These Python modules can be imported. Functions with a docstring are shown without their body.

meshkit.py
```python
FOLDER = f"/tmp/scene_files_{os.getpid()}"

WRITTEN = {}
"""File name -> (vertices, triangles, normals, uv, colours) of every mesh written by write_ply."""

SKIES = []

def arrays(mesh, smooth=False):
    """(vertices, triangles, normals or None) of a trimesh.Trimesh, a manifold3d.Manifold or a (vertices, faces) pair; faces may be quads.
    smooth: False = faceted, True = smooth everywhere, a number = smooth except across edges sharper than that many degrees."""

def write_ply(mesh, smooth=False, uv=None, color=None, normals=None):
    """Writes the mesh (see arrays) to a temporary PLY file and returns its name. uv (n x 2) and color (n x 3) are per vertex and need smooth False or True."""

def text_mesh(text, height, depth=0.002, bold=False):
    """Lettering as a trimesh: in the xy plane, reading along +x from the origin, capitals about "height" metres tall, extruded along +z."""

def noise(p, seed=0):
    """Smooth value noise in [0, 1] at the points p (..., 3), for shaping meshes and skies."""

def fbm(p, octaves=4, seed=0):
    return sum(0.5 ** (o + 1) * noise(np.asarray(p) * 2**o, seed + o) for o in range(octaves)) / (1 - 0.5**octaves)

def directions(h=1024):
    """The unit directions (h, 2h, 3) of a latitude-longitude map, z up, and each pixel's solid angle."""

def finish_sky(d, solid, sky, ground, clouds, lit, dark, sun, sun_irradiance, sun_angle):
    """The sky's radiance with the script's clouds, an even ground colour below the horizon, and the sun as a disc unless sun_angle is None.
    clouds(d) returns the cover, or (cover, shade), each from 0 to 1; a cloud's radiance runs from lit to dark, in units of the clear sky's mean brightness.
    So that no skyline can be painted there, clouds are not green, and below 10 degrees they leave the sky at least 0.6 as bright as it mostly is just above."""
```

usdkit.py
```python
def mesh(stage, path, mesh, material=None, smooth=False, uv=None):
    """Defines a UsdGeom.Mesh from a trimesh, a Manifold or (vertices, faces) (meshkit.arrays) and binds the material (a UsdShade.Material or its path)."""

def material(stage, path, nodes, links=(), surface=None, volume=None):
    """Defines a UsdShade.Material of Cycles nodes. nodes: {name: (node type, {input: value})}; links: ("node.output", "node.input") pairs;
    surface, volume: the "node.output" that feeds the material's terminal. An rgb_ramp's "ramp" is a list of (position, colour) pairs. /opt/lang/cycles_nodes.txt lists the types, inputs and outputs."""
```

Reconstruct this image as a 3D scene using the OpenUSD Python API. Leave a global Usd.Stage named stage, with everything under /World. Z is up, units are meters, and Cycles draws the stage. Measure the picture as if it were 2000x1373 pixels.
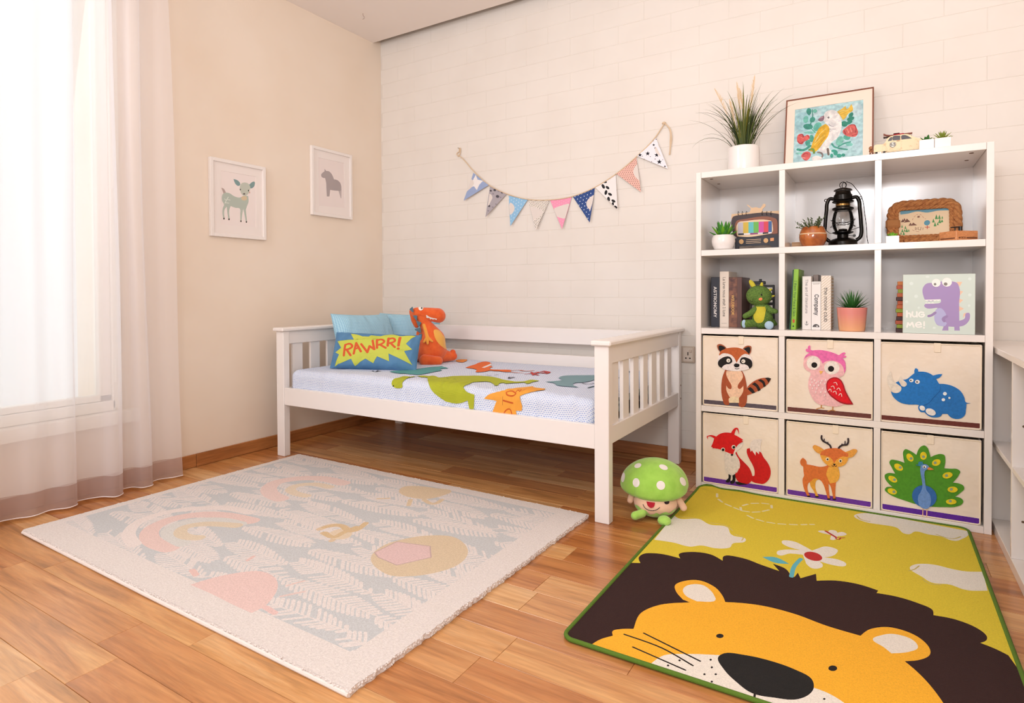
# A child's room: daybed, cube shelf with storage bins, two rugs, curtain; OpenUSD rendered by Cycles.
import math, random
import numpy as np
import trimesh
import manifold3d
import shapely
from shapely.geometry import Polygon, LineString, Point, MultiPolygon
from shapely import affinity
from shapely.ops import unary_union
import usdkit, meshkit
from pxr import Usd, UsdGeom, UsdShade, UsdLux, Gf, Sdf, Vt

stage = Usd.Stage.CreateInMemory()
UsdGeom.SetStageUpAxis(stage, 'Z')
UsdGeom.SetStageMetersPerUnit(stage, 1.0)
world = UsdGeom.Xform.Define(stage, '/World')
rng = random.Random(7)
PI = math.pi

# ---------------------------------------------------------------- camera, sky, lights, exposure
EYE = (3.0795, -3.2360, 0.9098)
YAW, PITCH, ROLL = math.radians(-31.43278), math.radians(-0.89488), math.radians(-0.25742)
FOCAL_PX, HORIZON_PX = 1174.45, 590.11
EXPOSURE = -0.35
cam = UsdGeom.Camera.Define(stage, '/World/camera')
cam.CreateHorizontalApertureAttr(36.0)
cam.CreateVerticalApertureAttr(36.0 * 1373 / 2000)
cam.CreateFocalLengthAttr(36.0 * FOCAL_PX / 2000)
cam.CreateVerticalApertureOffsetAttr(36.0 * (HORIZON_PX - 686.5) / 2000)
cam.CreateExposureAttr(EXPOSURE)
f0 = np.array([math.sin(YAW), math.cos(YAW), 0]); r0 = np.array([math.cos(YAW), -math.sin(YAW), 0]); up = np.array([0, 0, 1.0])
fw = f0 * math.cos(PITCH) + up * math.sin(PITCH); u1 = up * math.cos(PITCH) - f0 * math.sin(PITCH)
rt = r0 * math.cos(ROLL) + u1 * math.sin(ROLL); u2 = u1 * math.cos(ROLL) - r0 * math.sin(ROLL)
cam.AddTransformOp().Set(Gf.Matrix4d(*rt, 0, *u2, 0, *(-fw), 0, *EYE, 1))

dome = UsdLux.DomeLight.Define(stage, '/World/sky_light')
dome.CreateIntensityAttr(0.45)
dome.CreateColorAttr(Gf.Vec3f(0.98, 0.975, 1.0))


def area_light(name, pos, target, w, h, intensity, color):
    l = UsdLux.RectLight.Define(stage, '/World/' + name)
    l.CreateWidthAttr(w); l.CreateHeightAttr(h); l.CreateIntensityAttr(intensity); l.CreateColorAttr(Gf.Vec3f(*color))
    d = np.array(target, float) - np.array(pos, float); d /= np.linalg.norm(d)
    x = np.cross(d, [0, 0, 1.0]); x /= np.linalg.norm(x); y = np.cross(x, d)
    l.AddTransformOp().Set(Gf.Matrix4d(*x, 0, *y, 0, *(-d), 0, *pos, 1))


area_light('studio_light', (0.75, -3.35, 2.35), (1.9, -0.3, 0.7), 0.7, 0.7, 15.0, (0.985, 0.975, 1.0))
area_light('flash_light', (3.0, -3.75, 1.5), (2.2, -0.2, 0.8), 0.6, 0.6, 20.0, (0.985, 0.975, 1.0))
area_light('bounce_flash', (3.1, -2.9, 1.75), (3.0, -2.3, 2.69), 0.5, 0.5, 52.0, (0.985, 0.975, 1.0))
area_light('daylight', (-0.42, -2.25, 1.45), (1.5, -2.0, 0.9), 1.1, 2.0, 1.25, (0.92, 0.97, 1.0))


# ---------------------------------------------------------------- materials
def lin(c):
    if isinstance(c, str):
        c = tuple(int(c[i:i + 2], 16) for i in (0, 2, 4))
        c = tuple(x / 255 for x in c)
        return tuple(x / 12.92 if x <= 0.04045 else ((x + 0.055) / 1.055) ** 2.4 for x in c)
    return tuple(c)


MATS = {}


def mat(name, color='cccccc', rough=0.5, bump=None, vary=None, tint=False, **kw):
    """bump=(scale, strength, distance); vary=(scale, other colour, lo, hi) noise mix; tint = colour from the mesh primvar."""
    key = name
    if key in MATS:
        return MATS[key]
    n = {'p': ('principled_bsdf', {'roughness': rough, **kw})}
    l = []
    src = None
    if tint:
        n['a'] = ('attribute', {'attribute': 'tint'}); src = 'a.color'
    else:
        n['p'][1]['base_color'] = lin(color)
    if vary or bump:
        n['tc'] = ('texture_coordinate', {})
    if vary:
        sc, other, lo, hi = vary[:4]
        n['vn'] = ('noise_texture', {'scale': sc, 'detail': 3.0})
        n['vr'] = ('map_range', {'from_min': lo, 'from_max': hi, 'clamp': True})
        n['vm'] = ('mix_color', {'blend_type': 'multiply' if tint else 'mix', 'b': lin(other)} | ({} if tint else {'a': lin(color)}))
        l += [('tc.object', 'vn.vector'), ('vn.fac', 'vr.value'), ('vr.result', 'vm.fac'), ('vm.result', 'p.base_color')]
        if tint:
            l.append(('a.color', 'vm.a'))
    elif tint:
        l.append(('a.color', 'p.base_color'))
    if bump:
        n['bn'] = ('noise_texture', {'scale': bump[0], 'detail': 2.0})
        n['b'] = ('bump', {'strength': bump[1], 'distance': bump[2]})
        l += [('tc.object', 'bn.vector'), ('bn.fac', 'b.height'), ('b.normal', 'p.normal')]
    MATS[key] = usdkit.material(stage, '/World/Looks/' + name, n, l, surface='p.BSDF')
    return MATS[key]


UsdGeom.Scope.Define(stage, '/World/Looks')

# ---------------------------------------------------------------- scene-graph helpers
USED = {}


def child(parent, name):
    base = '/World' if parent is None else str(parent.GetPath())
    k = USED.get((base, name), 0); USED[(base, name)] = k + 1
    return base + '/' + (name if k == 0 else '%s_%03d' % (name, k))


def tag(p, label=None, cat=None, group=None, kind=None):
    for k, v in (('label', label), ('category', cat), ('group', group), ('kind', kind)):
        if v:
            p.SetCustomDataByKey(k, v)
    return p


def obj(name, mesh, m, parent=None, smooth=32, tints=None, label=None, cat=None, group=None, kind=None):
    path = child(parent, name)
    if isinstance(mesh, (list, tuple)) and len(mesh) and isinstance(mesh[0], trimesh.Trimesh):
        mesh = trimesh.util.concatenate(mesh)
    g = usdkit.mesh(stage, path, mesh, m, smooth=smooth)
    if tints is not None:
        UsdGeom.PrimvarsAPI(g).CreatePrimvar('tint', Sdf.ValueTypeNames.Color3fArray, 'vertex').Set(Vt.Vec3fArray.FromNumpy(np.asarray(tints, np.float32)))
    return tag(g.GetPrim(), label, cat, group, kind)


def thing(name, label, cat, loc=(0, 0, 0), rotz=0, group=None, scale=None, kind=None):
    x = UsdGeom.Xform.Define(stage, child(None, name))
    x.AddTranslateOp().Set(Gf.Vec3d(*loc))
    if rotz:
        x.AddRotateZOp().Set(math.degrees(rotz))
    if scale:
        x.AddScaleOp().Set(Gf.Vec3f(*scale))
    return tag(x.GetPrim(), label, cat, group, kind)


# ---------------------------------------------------------------- mesh helpers
def M4(loc=(0, 0, 0), rx=0, ry=0, rz=0, s=1):
    t = trimesh.transformations
    m = t.translation_matrix(loc) @ t.rotation_matrix(rz, [0, 0, 1]) @ t.rotation_matrix(ry, [0, 1, 0]) @ t.rotation_matrix(rx, [1, 0, 0])
    m[:3, :3] *= s
    return m


def mv(mesh, loc=(0, 0, 0), rx=0, ry=0, rz=0, s=1):
    mesh = mesh.copy(); mesh.apply_transform(M4(loc, rx, ry, rz, s)); return mesh


def box(x0, x1, y0, y1, z0, z1, r=0.002):
    """A box with chamfered edges."""
    a, b = np.array([min(x0, x1), min(y0, y1), min(z0, z1)]), np.array([max(x0, x1), max(y0, y1), max(z0, z1)])
    if r <= 0:
        m = trimesh.creation.box(b - a); m.apply_translation((a + b) / 2); return m
    r = min(r, (b - a).min() * 0.45)
    pts = []
    for sx in (0, 1):
        for sy in (0, 1):
            for sz in (0, 1):
                c = np.where([sx, sy, sz], b, a); i = np.where([sx, sy, sz], -r, r)
                for k in range(3):
                    q = c + i; q[k] = c[k]; pts.append(q)
    return trimesh.convex.convex_hull(np.array(pts))


def tube(pts, rad, sides=8, cap=True, closed=False):
    p = np.asarray(pts, float); n = len(p)
    rad = np.broadcast_to(np.asarray(rad, float), (n,))
    t = (np.roll(p, -1, 0) - np.roll(p, 1, 0)) if closed else np.gradient(p, axis=0)
    t /= np.linalg.norm(t, axis=1, keepdims=True) + 1e-12
    a = np.zeros_like(p); ref = np.array([0, 0, 1.0]) if abs(t[0][2]) < 0.9 else np.array([1.0, 0, 0])
    v = np.cross(t[0], ref); v /= np.linalg.norm(v)
    for i in range(n):
        v = v - t[i] * (v @ t[i]); v /= np.linalg.norm(v) + 1e-12; a[i] = v
    b = np.cross(t, a); ang = np.arange(sides) * 2 * PI / sides
    V = (p[:, None] + rad[:, None, None] * (np.cos(ang)[None, :, None] * a[:, None] + np.sin(ang)[None, :, None] * b[:, None])).reshape(-1, 3)
    F = []
    for i in range(n if closed else n - 1):
        for j in range(sides):
            k = (j + 1) % sides; i2 = (i + 1) % n
            F += [[i * sides + j, i * sides + k, i2 * sides + k], [i * sides + j, i2 * sides + k, i2 * sides + j]]
    if cap and not closed:
        V = np.vstack([V, p[0], p[-1]]); c0, c1 = len(V) - 2, len(V) - 1
        for j in range(sides):
            k = (j + 1) % sides
            F += [[c0, k, j], [c1, (n - 1) * sides + j, (n - 1) * sides + k]]
    return trimesh.Trimesh(V, np.array(F), process=False)


def lathe(profile, sides=32):
    m = trimesh.creation.revolve(np.asarray(profile, float), sections=sides)
    return m


def spline(P, n=8, closed=True):
    """Catmull-Rom through points; a point with a third value is a corner."""
    P = [tuple(p) for p in P]; N = len(P); out = []
    for i in range(N if closed else N - 1):
        p1, p2 = P[i], P[(i + 1) % N]
        p0 = P[i - 1] if (closed or i > 0) else p1
        p3 = P[(i + 2) % N] if (closed or i + 2 < N) else p2
        c1, c2 = len(p1) > 2, len(p2) > 2
        a, b = np.array(p1[:2], float), np.array(p2[:2], float)
        L = np.linalg.norm(b - a)
        def tang(q0, q1, q2, corner, other):
            if corner:
                return (b - a) * 0.6
            u, w = np.array(q1[:2]) - np.array(q0[:2]), np.array(q2[:2]) - np.array(q1[:2])
            lu, lw = np.linalg.norm(u) + 1e-9, np.linalg.norm(w) + 1e-9
            d = u / lu * lw + w / lw * lu
            d = d / (np.linalg.norm(d) + 1e-9)
            return d * L
        t1, t2 = tang(p0, p1, p2, c1, b), tang(p1, p2, p3, c2, a)
        if c1 and c2:
            out.append(a); continue
        k = max(2, min(n, int(n)))
        for s in np.arange(k) / k:
            h = 2 * s**3 - 3 * s**2 + 1, s**3 - 2 * s**2 + s, -2 * s**3 + 3 * s**2, s**3 - s**2
            out.append(h[0] * a + h[1] * t1 + h[2] * b + h[3] * t2)
    if not closed:
        out.append(np.array(P[-1][:2], float))
    return np.array(out)


def parse(s):
    return [tuple(float(v) for v in w.rstrip('!').split(',')) + ((1,) if w.endswith('!') else ()) for w in s.split()]


def shape(spec, k=1.0, n=6):
    """'P pts' closed outline, 'L width pts' stroke -> shapely polygon scaled by k."""
    kind, rest = spec[0], spec[2:]
    if kind == 'P':
        g = Polygon(spline(parse(rest), n)).buffer(0)
    else:
        w, rest = rest.split(' ', 1)
        g = LineString(spline(parse(rest), n, closed=False)).buffer(float(w) / 2, quad_segs=3)
    return affinity.scale(g, k, k, origin=(0, 0))


def polys(g):
    return [p for p in getattr(g, 'geoms', [g]) if isinstance(p, Polygon) and p.area > 1e-12]


def tri2d(g, maxedge=None):
    V, F, n = [], [], 0
    for p in polys(g):
        v, f = trimesh.creation.triangulate_polygon(p, engine='earcut')
        v3 = np.c_[v, np.zeros(len(v))]
        if maxedge:
            v3, f = trimesh.remesh.subdivide_to_size(v3, f, maxedge, max_iter=12)
        V.append(v3[:, :2]); F.append(np.asarray(f) + n); n += len(v3)
    if not V:
        return np.zeros((0, 2)), np.zeros((0, 3), int)
    return np.vstack(V), np.vstack(F)


def flatmesh(g, fn, maxedge=None):
    """2-D shape lifted by fn(u, v) -> xyz; oriented so that the triangles run counter-clockwise in (u, v)."""
    v, f = tri2d(g, maxedge)
    a = v[f[:, 1]] - v[f[:, 0]]; b = v[f[:, 2]] - v[f[:, 0]]
    s = a[:, 0] * b[:, 1] - a[:, 1] * b[:, 0]
    f = np.where((s < 0)[:, None], f[:, ::-1], f)
    return trimesh.Trimesh(fn(v[:, 0], v[:, 1]), f, process=False)


def slab(g, h, M=None):
    """Extrudes a 2-D shape along +z by h."""
    ms = [trimesh.creation.extrude_polygon(p, h, engine='earcut') for p in polys(g)]
    m = trimesh.util.concatenate(ms)
    if M is not None:
        m.apply_transform(M)
    return m


def grid(fn, us, vs, closed_u=False):
    U, V = np.meshgrid(us, vs, indexing='ij'); P = fn(U, V); nu, nv = U.shape
    P = P.reshape(-1, 3); F = []
    iu = np.arange(nu if closed_u else nu - 1); jv = np.arange(nv - 1)
    I, J = np.meshgrid(iu, jv, indexing='ij'); I, J = I.ravel(), J.ravel(); I2 = (I + 1) % nu
    a, b, c, d = I * nv + J, I2 * nv + J, I2 * nv + J + 1, I * nv + J + 1
    return trimesh.Trimesh(P, np.vstack([np.c_[a, b, c], np.c_[a, c, d]]), process=False)


def ell(c, r, rot=(0, 0, 0), sub=3):
    m = trimesh.creation.icosphere(sub, 1.0); m.apply_scale(r); m.apply_transform(M4(c, *rot)); return m


def blob(balls, chains=(), edge=0.01, smooth_it=6):
    """One smooth skin around ellipsoids and tapered chains of spheres [(p, r), ...]."""
    parts = []
    for c, r, rot in balls:
        parts.append(man(ell(c, r, rot, 3)))
    for ch in chains:
        for (p, r), (q, s) in zip(ch[:-1], ch[1:]):
            a = trimesh.creation.icosphere(2, r); a.apply_translation(p); b = trimesh.creation.icosphere(2, s); b.apply_translation(q)
            parts.append(man(trimesh.convex.convex_hull(np.vstack([a.vertices, b.vertices]))))
    M = parts[0]
    for p in parts[1:]:
        M = M + p
    M = M.refine_to_length(edge)
    k = M.to_mesh(); t = trimesh.Trimesh(k.vert_properties[:, :3], k.tri_verts, process=True)
    trimesh.smoothing.filter_taubin(t, lamb=0.5, nu=0.51, iterations=smooth_it)
    return t


def man(t):
    return manifold3d.Manifold(manifold3d.Mesh(np.asarray(t.vertices, np.float32), np.asarray(t.faces, np.uint32)))


def text2d(s, h, bold=False):
    """Flat lettering as a shapely shape, capitals h tall, from the origin along +x."""
    m = meshkit.text_mesh(s, h, 0.01, bold)
    f = m.faces[(m.vertices[m.faces][:, :, 2].max(1) < 1e-6)]
    return unary_union([Polygon(m.vertices[t][:, :2]).buffer(1e-6) for t in f])


def frame_matrix(o, x, y):
    """4x4 with local x, y axes and z = x cross y."""
    x = np.asarray(x, float); y = np.asarray(y, float); m = np.eye(4)
    m[:3, 0], m[:3, 1], m[:3, 2], m[:3, 3] = x, y, np.cross(x, y), o
    return m


def lettering(name, s, h, M, m, parent, bold=False, depth=0.0006, fit=None, label=None):
    """Raised lettering placed by matrix M (x along the line); fit = total width."""
    t = meshkit.text_mesh(s, h, depth, bold)
    w = t.bounds[1][0] - t.bounds[0][0]
    if fit:
        t.apply_scale([fit / w, 1, 1])
    t.apply_transform(M)
    return obj(name, t, m, parent, smooth=False, label=label)

# ================================================================ THE ROOM
RX, RY = 4.35, -4.2          # right wall, floor's near end
CEIL = 2.69
plank_tones = ['c68a52', 'bd7f49', 'd09a62', 'b87643', 'cb9158', 'd6a36c', 'c3854e']


def wood_mat(name, c1, c2, rough=0.3, along=0, scale=1.0, coat=0.35):
    """Streaky oak grain along axis 0 = x or 1 = y; each plank shifted by object_info.random."""
    if name in MATS:
        return MATS[name]
    st = [14, 14, 14]; st[along] = 1.1
    dk = tuple(a * 0.62 for a in lin(c1))
    n = {
        'g': ('geometry', {}), 'oi': ('object_info', {}),
        'off': ('math', {'math_type': 'multiply', 'value2': 37.0}),
        'cx': ('combine_xyz', {}), 'add': ('mix_vector', {'fac': 0.5}),
        'mp': ('mapping', {'scale': [s * scale * 2 for s in st]}),
        'n1': ('noise_texture', {'scale': 1.0, 'detail': 4.0, 'roughness': 0.6, 'distortion': 1.6}),
        'n2': ('noise_texture', {'scale': 7.0, 'detail': 3.0, 'roughness': 0.65, 'distortion': 0.3}),
        'r1': ('rgb_ramp', {'ramp': [(0.28, dk), (0.45, lin(c1)), (0.7, lin(c2))]}),
        'r2': ('map_range', {'from_min': 0.35, 'from_max': 0.62, 'to_min': 0.86, 'to_max': 1.04, 'clamp': True}),
        'mul': ('mix_color', {'blend_type': 'multiply', 'fac': 1.0}),
        'b': ('bump', {'strength': 0.06, 'distance': 0.002}),
        'p': ('principled_bsdf', {'roughness': rough, 'coat_weight': coat, 'coat_roughness': 0.18}),
    }
    l = [('oi.random', 'off.value1'), ('off.value', 'cx.x'), ('off.value', 'cx.y'), ('off.value', 'cx.z'), ('g.position', 'add.a'), ('cx.vector', 'add.b'),
         ('add.result', 'mp.vector'), ('mp.vector', 'n1.vector'), ('mp.vector', 'n2.vector'), ('n1.fac', 'r1.fac'), ('n2.fac', 'r2.value'),
         ('r1.color', 'mul.a'), ('r2.result', 'mul.b'), ('mul.result', 'p.base_color'), ('n2.fac', 'b.height'), ('b.normal', 'p.normal')]
    MATS[name] = usdkit.material(stage, '/World/Looks/' + name, n, l, surface='p.BSDF')
    return MATS[name]


PLANKS = [wood_mat('oak_plank_%s' % 'abcdefg'[i], c, d) for i, (c, d) in enumerate([
    ('bd7f46', 'd69c62'), ('b5733c', 'cd8f55'), ('cc9256', 'dfae78'), ('ad6a37', 'c58449'), ('c4884e', 'd9a468'), ('d09c64', 'e3b884'), ('b97a45', 'd1955c')])]
m_gap = mat('floor_gap', '5a3416', 0.8)
fl = thing('floor', 'honey brown oak plank floor running along the bed', 'floor', kind='structure')
obj('underlay', box(-0.3, RX, RY, 0.02, -0.04, -0.0045, 0), m_gap, fl)
PITCH_P = 0.1180
fixed = {0: [0.593, 1.341, 2.05, 2.90, 3.62], 1: [0.712, 1.559, 2.31, 3.02], -1: [0.60, 1.457, 2.22, 3.0], -2: [0.72, 1.342, 2.12, 2.95], 2: [0.360, 1.02, 1.75, 2.48, 3.21],
         4: [0.52, 1.30, 2.268, 3.05], 7: [0.45, 1.33, 2.181, 2.93]}
prev = []
for k in range(-15, 21):
    y0 = -2.478 + PITCH_P * k; y1 = y0 + PITCH_P
    y1 = min(y1, -0.001)
    if y0 > -0.02 or y1 < RY:
        continue
    if k in fixed:
        cuts = fixed[k] + [3.95]
    else:
        cuts, x = [], rng.uniform(0.25, 0.75)
        while x < RX - 0.15:
            cuts.append(x); x += rng.uniform(0.55, 0.86)
    if y0 < -3.6:
        cuts = cuts[::2]
    xs = [0.001] + cuts + [RX]
    for a, b in zip(xs[:-1], xs[1:]):
        if b - a < 0.05:
            continue
        dz = rng.uniform(-0.0004, 0.0)
        g = 0.0004
        tone = rng.choices(range(7), [4, 3, 3, 2, 4, 2, 3])[0]
        if a < 1.4 and y1 < -2.45:
            tone = rng.choice([2, 5, 4, 5])
        obj('plank', box(a + g, b - g, y0 + g, y1 - g, -0.012, dz, 0.0008), PLANKS[tone], fl, smooth=False)

# walls
m_left = mat('cream_plaster', 'eee0d0', 0.7, bump=(70, 0.08, 0.004), vary=(2.2, 'ead9c6', 0.35, 0.75))
m_back = mat('white_brick_paper', 'e6dfd7', 0.62, bump=(55, 0.10, 0.004), vary=(3.0, 'e1d9d0', 0.4, 0.8))
m_joint = mat('brick_joint', 'ddd5cc', 0.7)
m_ceil = mat('ceiling_paint', 'efe5de', 0.75)
m_white = mat('white_paint', 'efe8e3', 0.35, coat_weight=0.15, coat_roughness=0.25)
m_trim = mat('window_paint', 'efe9dd', 0.4)

WY1, WY0, WZ0, WZ1 = -1.80, -2.75, 0.385, 2.62       # window opening
wl = thing('wall_left', 'cream plaster wall with the curtained window and two framed prints', 'wall', kind='structure')
T = 0.36
obj('plaster', [box(-T, 0, WY1, 0.12, -0.05, 2.95, 0), box(-T, 0, RY, WY0, -0.05, 2.95, 0), box(-T, 0, WY0, WY1, -0.05, WZ0, 0), box(-T, 0, WY0, WY1, WZ1, 2.95, 0)], m_left, wl, smooth=False)
wb = thing('wall_back', 'off-white embossed brick wall behind the bed and cube shelf', 'wall', kind='structure')
obj('plaster', box(0, RX, 0.0, 0.12, -0.05, 2.95, 0), m_joint, wb, smooth=False)
BH, BW, BZ = 0.1022, 0.300, 0.777 - 0.1022 * 8
n_b = 0
rest = []
for r in range(0, 29):
    z0 = BZ + BH * r; z1 = z0 + BH
    if z1 < 0.07:
        continue
    off = 0.0 if r % 2 else 0.15
    x = 0.017 + off - 0.3 - 0.003
    while x < RX - 0.4:
        a, b = max(x, 0.0), min(x + BW, RX)
        x += BW
        if b - a < 0.02:
            continue
        e, d = 0.0008, 0.0010
        zz0, zz1 = max(z0, 0.06) + e, min(z1, 2.72) - e
        if zz1 - zz0 < 0.01:
            continue
        br = box(a + e, b - e, 0.004, -d + rng.uniform(-0.0002, 0.0002), zz0, zz1, 0.0009)
        hidden = (2.42 < a and b < 3.42 and z1 < 1.42) or a > 3.75
        if hidden or n_b >= 295:
            rest.append(br)
        else:
            obj('brick', br, m_back, wb, smooth=False); n_b += 1
if rest:
    obj('brick_rest', rest, m_back, wb, smooth=False, kind='stuff')
wr = thing('wall_right', 'plain cream wall outside the right edge of the picture', 'wall', kind='structure')
obj('plaster', box(RX, RX + 0.1, RY, 0.12, -0.05, 2.95, 0), m_left, wr, smooth=False)
# ceiling: a dropped board that stops short of the back wall, leaving a shadow gap
ce = thing('ceiling', 'flat pale dropped ceiling with a shadow gap along the back wall', 'ceiling', kind='structure')
obj('board', box(0.0, RX, RY, -0.075, CEIL, CEIL + 0.03, 0.001), m_ceil, ce, smooth=False)
obj('slab', box(-T, RX + 0.1, RY, 0.12, 2.95, 3.02, 0), m_ceil, ce, smooth=False)
hk = thing('ceiling_hook', 'tiny metal hook hanging from the pale ceiling near the corner', 'hook', (0.27, -0.44, CEIL))
obj('hook', tube([(0, 0, 0.004), (0, 0, -0.012), (0.006, 0, -0.018), (0.012, 0, -0.026), (0.008, 0, -0.036), (-0.002, 0, -0.036)], 0.0016, 6), mat('hook_metal', 'a89488', 0.4, metallic=0.6), hk)

# baseboards: oak lengths butted end to end
for side, cuts in (('left', [-4.2, -2.6, -1.412, 0.0]), ('back', [0.0, 1.35, 2.345, 3.9])):
    bb = thing('baseboard_' + side, 'brown oak baseboard along the %s wall' % side, 'baseboard', kind='structure')
    bm = wood_mat('oak_base_' + side, 'a86a38', 'c08049', 0.4, 1 if side == 'left' else 0, 1.0, 0.2)
    for a, b in zip(cuts[:-1], cuts[1:]):
        q = box(0.0005, 0.012, a + 0.0008, b - 0.0008, 0.001, 0.068, 0.0015) if side == 'left' else box(a + 0.0008, b - 0.0008, -0.012, -0.0022, 0.001, 0.068, 0.0015)
        obj('board', q, bm, bb, smooth=False)

# window with frame, opening sash, hinges, inner sill
w = thing('window_1', 'tall white casement window behind the sheer curtain', 'window', kind='structure')
fx0, fx1 = -0.05, 0.012
fr = []
for (a, b, c, d) in ((WY1 - 0.012, WY1 + 0.03, WZ0 - 0.01, WZ1), (WY0 - 0.03, WY0 + 0.02, WZ0 - 0.01, WZ1), (WY0, WY1, WZ0 - 0.02, WZ0 + 0.028), (WY0, WY1, WZ1 - 0.03, WZ1 + 0.03)):
    fr.append(box(fx0, fx1, a, b, c, d, 0.003))
obj('window_frame', fr, m_trim, w)
sy0, sy1, sz0, sz1 = WY0 + 0.02, WY1 - 0.012, WZ0 + 0.03, WZ1 - 0.03
sash = [box(-0.055, 0.0, sy1 - 0.05, sy1, sz0, sz1, 0.003), box(-0.055, 0.0, sy0, sy0 + 0.05, sz0, sz1, 0.003), box(-0.055, 0.0, sy0, sy1, sz0, sz0 + 0.028, 0.003), box(-0.055, 0.0, sy0, sy1, sz1 - 0.05, sz1, 0.003)]
obj('sash', sash, m_trim, w)
pane_m = usdkit.material(stage, '/World/Looks/window_glass', {'t': ('transparent_bsdf', {'color': (0.97, 0.99, 0.98)}), 'g': ('glossy_bsdf', {'roughness': 0.02, 'color': (1, 1, 1)}), 'f': ('fresnel', {'IOR': 1.45}), 'm': ('mix_closure', {})},
                         [('f.fac', 'm.fac'), ('t.BSDF', 'm.closure1'), ('g.BSDF', 'm.closure2')], surface='m.closure')
obj('pane', box(-0.034, -0.028, sy0 + 0.045, sy1 - 0.045, sz0 + 0.02, sz1 - 0.045, 0), pane_m, w, smooth=False)
obj('sill', box(-0.01, 0.055, WY0 - 0.06, WY1 + 0.09, 0.303, 0.363, 0.004), m_trim, w)
for z in (0.55, 1.46, 2.3):
    obj('hinge', [tube([(0.016, sy1 + 0.012, z - 0.045), (0.016, sy1 + 0.012, z + 0.045)], 0.006, 8), ell((0.016, sy1 + 0.012, z + 0.05), (0.008, 0.008, 0.008), sub=2), ell((0.016, sy1 + 0.012, z - 0.05), (0.008, 0.008, 0.008), sub=2)], m_trim, w)

# sheer curtain: an open net of thread, so light and the window show through it
prof = [(-2.62, .12), (-2.56, .17), (-2.50, .105), (-2.43, .12), (-2.375, .185), (-2.325, .19), (-2.275, .115), (-2.235, .125), (-2.19, .155), (-2.12, .135), (-2.06, .165), (-2.025, .15), (-2.005, .105), (-1.965, .105), (-1.915, .13), (-1.875, .185),
        (-1.845, .165), (-1.825, .10), (-1.79, .105), (-1.755, .165), (-1.725, .165), (-1.700, .112), (-1.655, .105), (-1.60, .135), (-1.553, .14)]
pp = np.array(prof)
cs = spline([(a, b) for a, b in prof], 8, closed=False)
sl = np.r_[0, np.cumsum(np.linalg.norm(np.diff(cs, axis=0), axis=1))]; sl /= sl[-1]


def curtain(u, v):
    """u along the cloth, v height."""
    y = np.interp(u, sl, cs[:, 0]); x = np.interp(u, sl, cs[:, 1])
    t = np.clip((v - 0.012) / 2.66, 0, 1)
    y2 = -1.56 + (y + 1.56) * (1 - 0.05 * t) - 0.055 * t * np.clip((y + 2.2) / 0.65, 0, 1)
    x2 = 0.13 + (x - 0.13) * (1 - 0.30 * t) + 0.006 * np.sin(9 * y + 2.2 * v)
    return np.stack([x2, y2 + 0.007 * np.sin(2.3 * v + 14 * y), v], -1)


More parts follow.
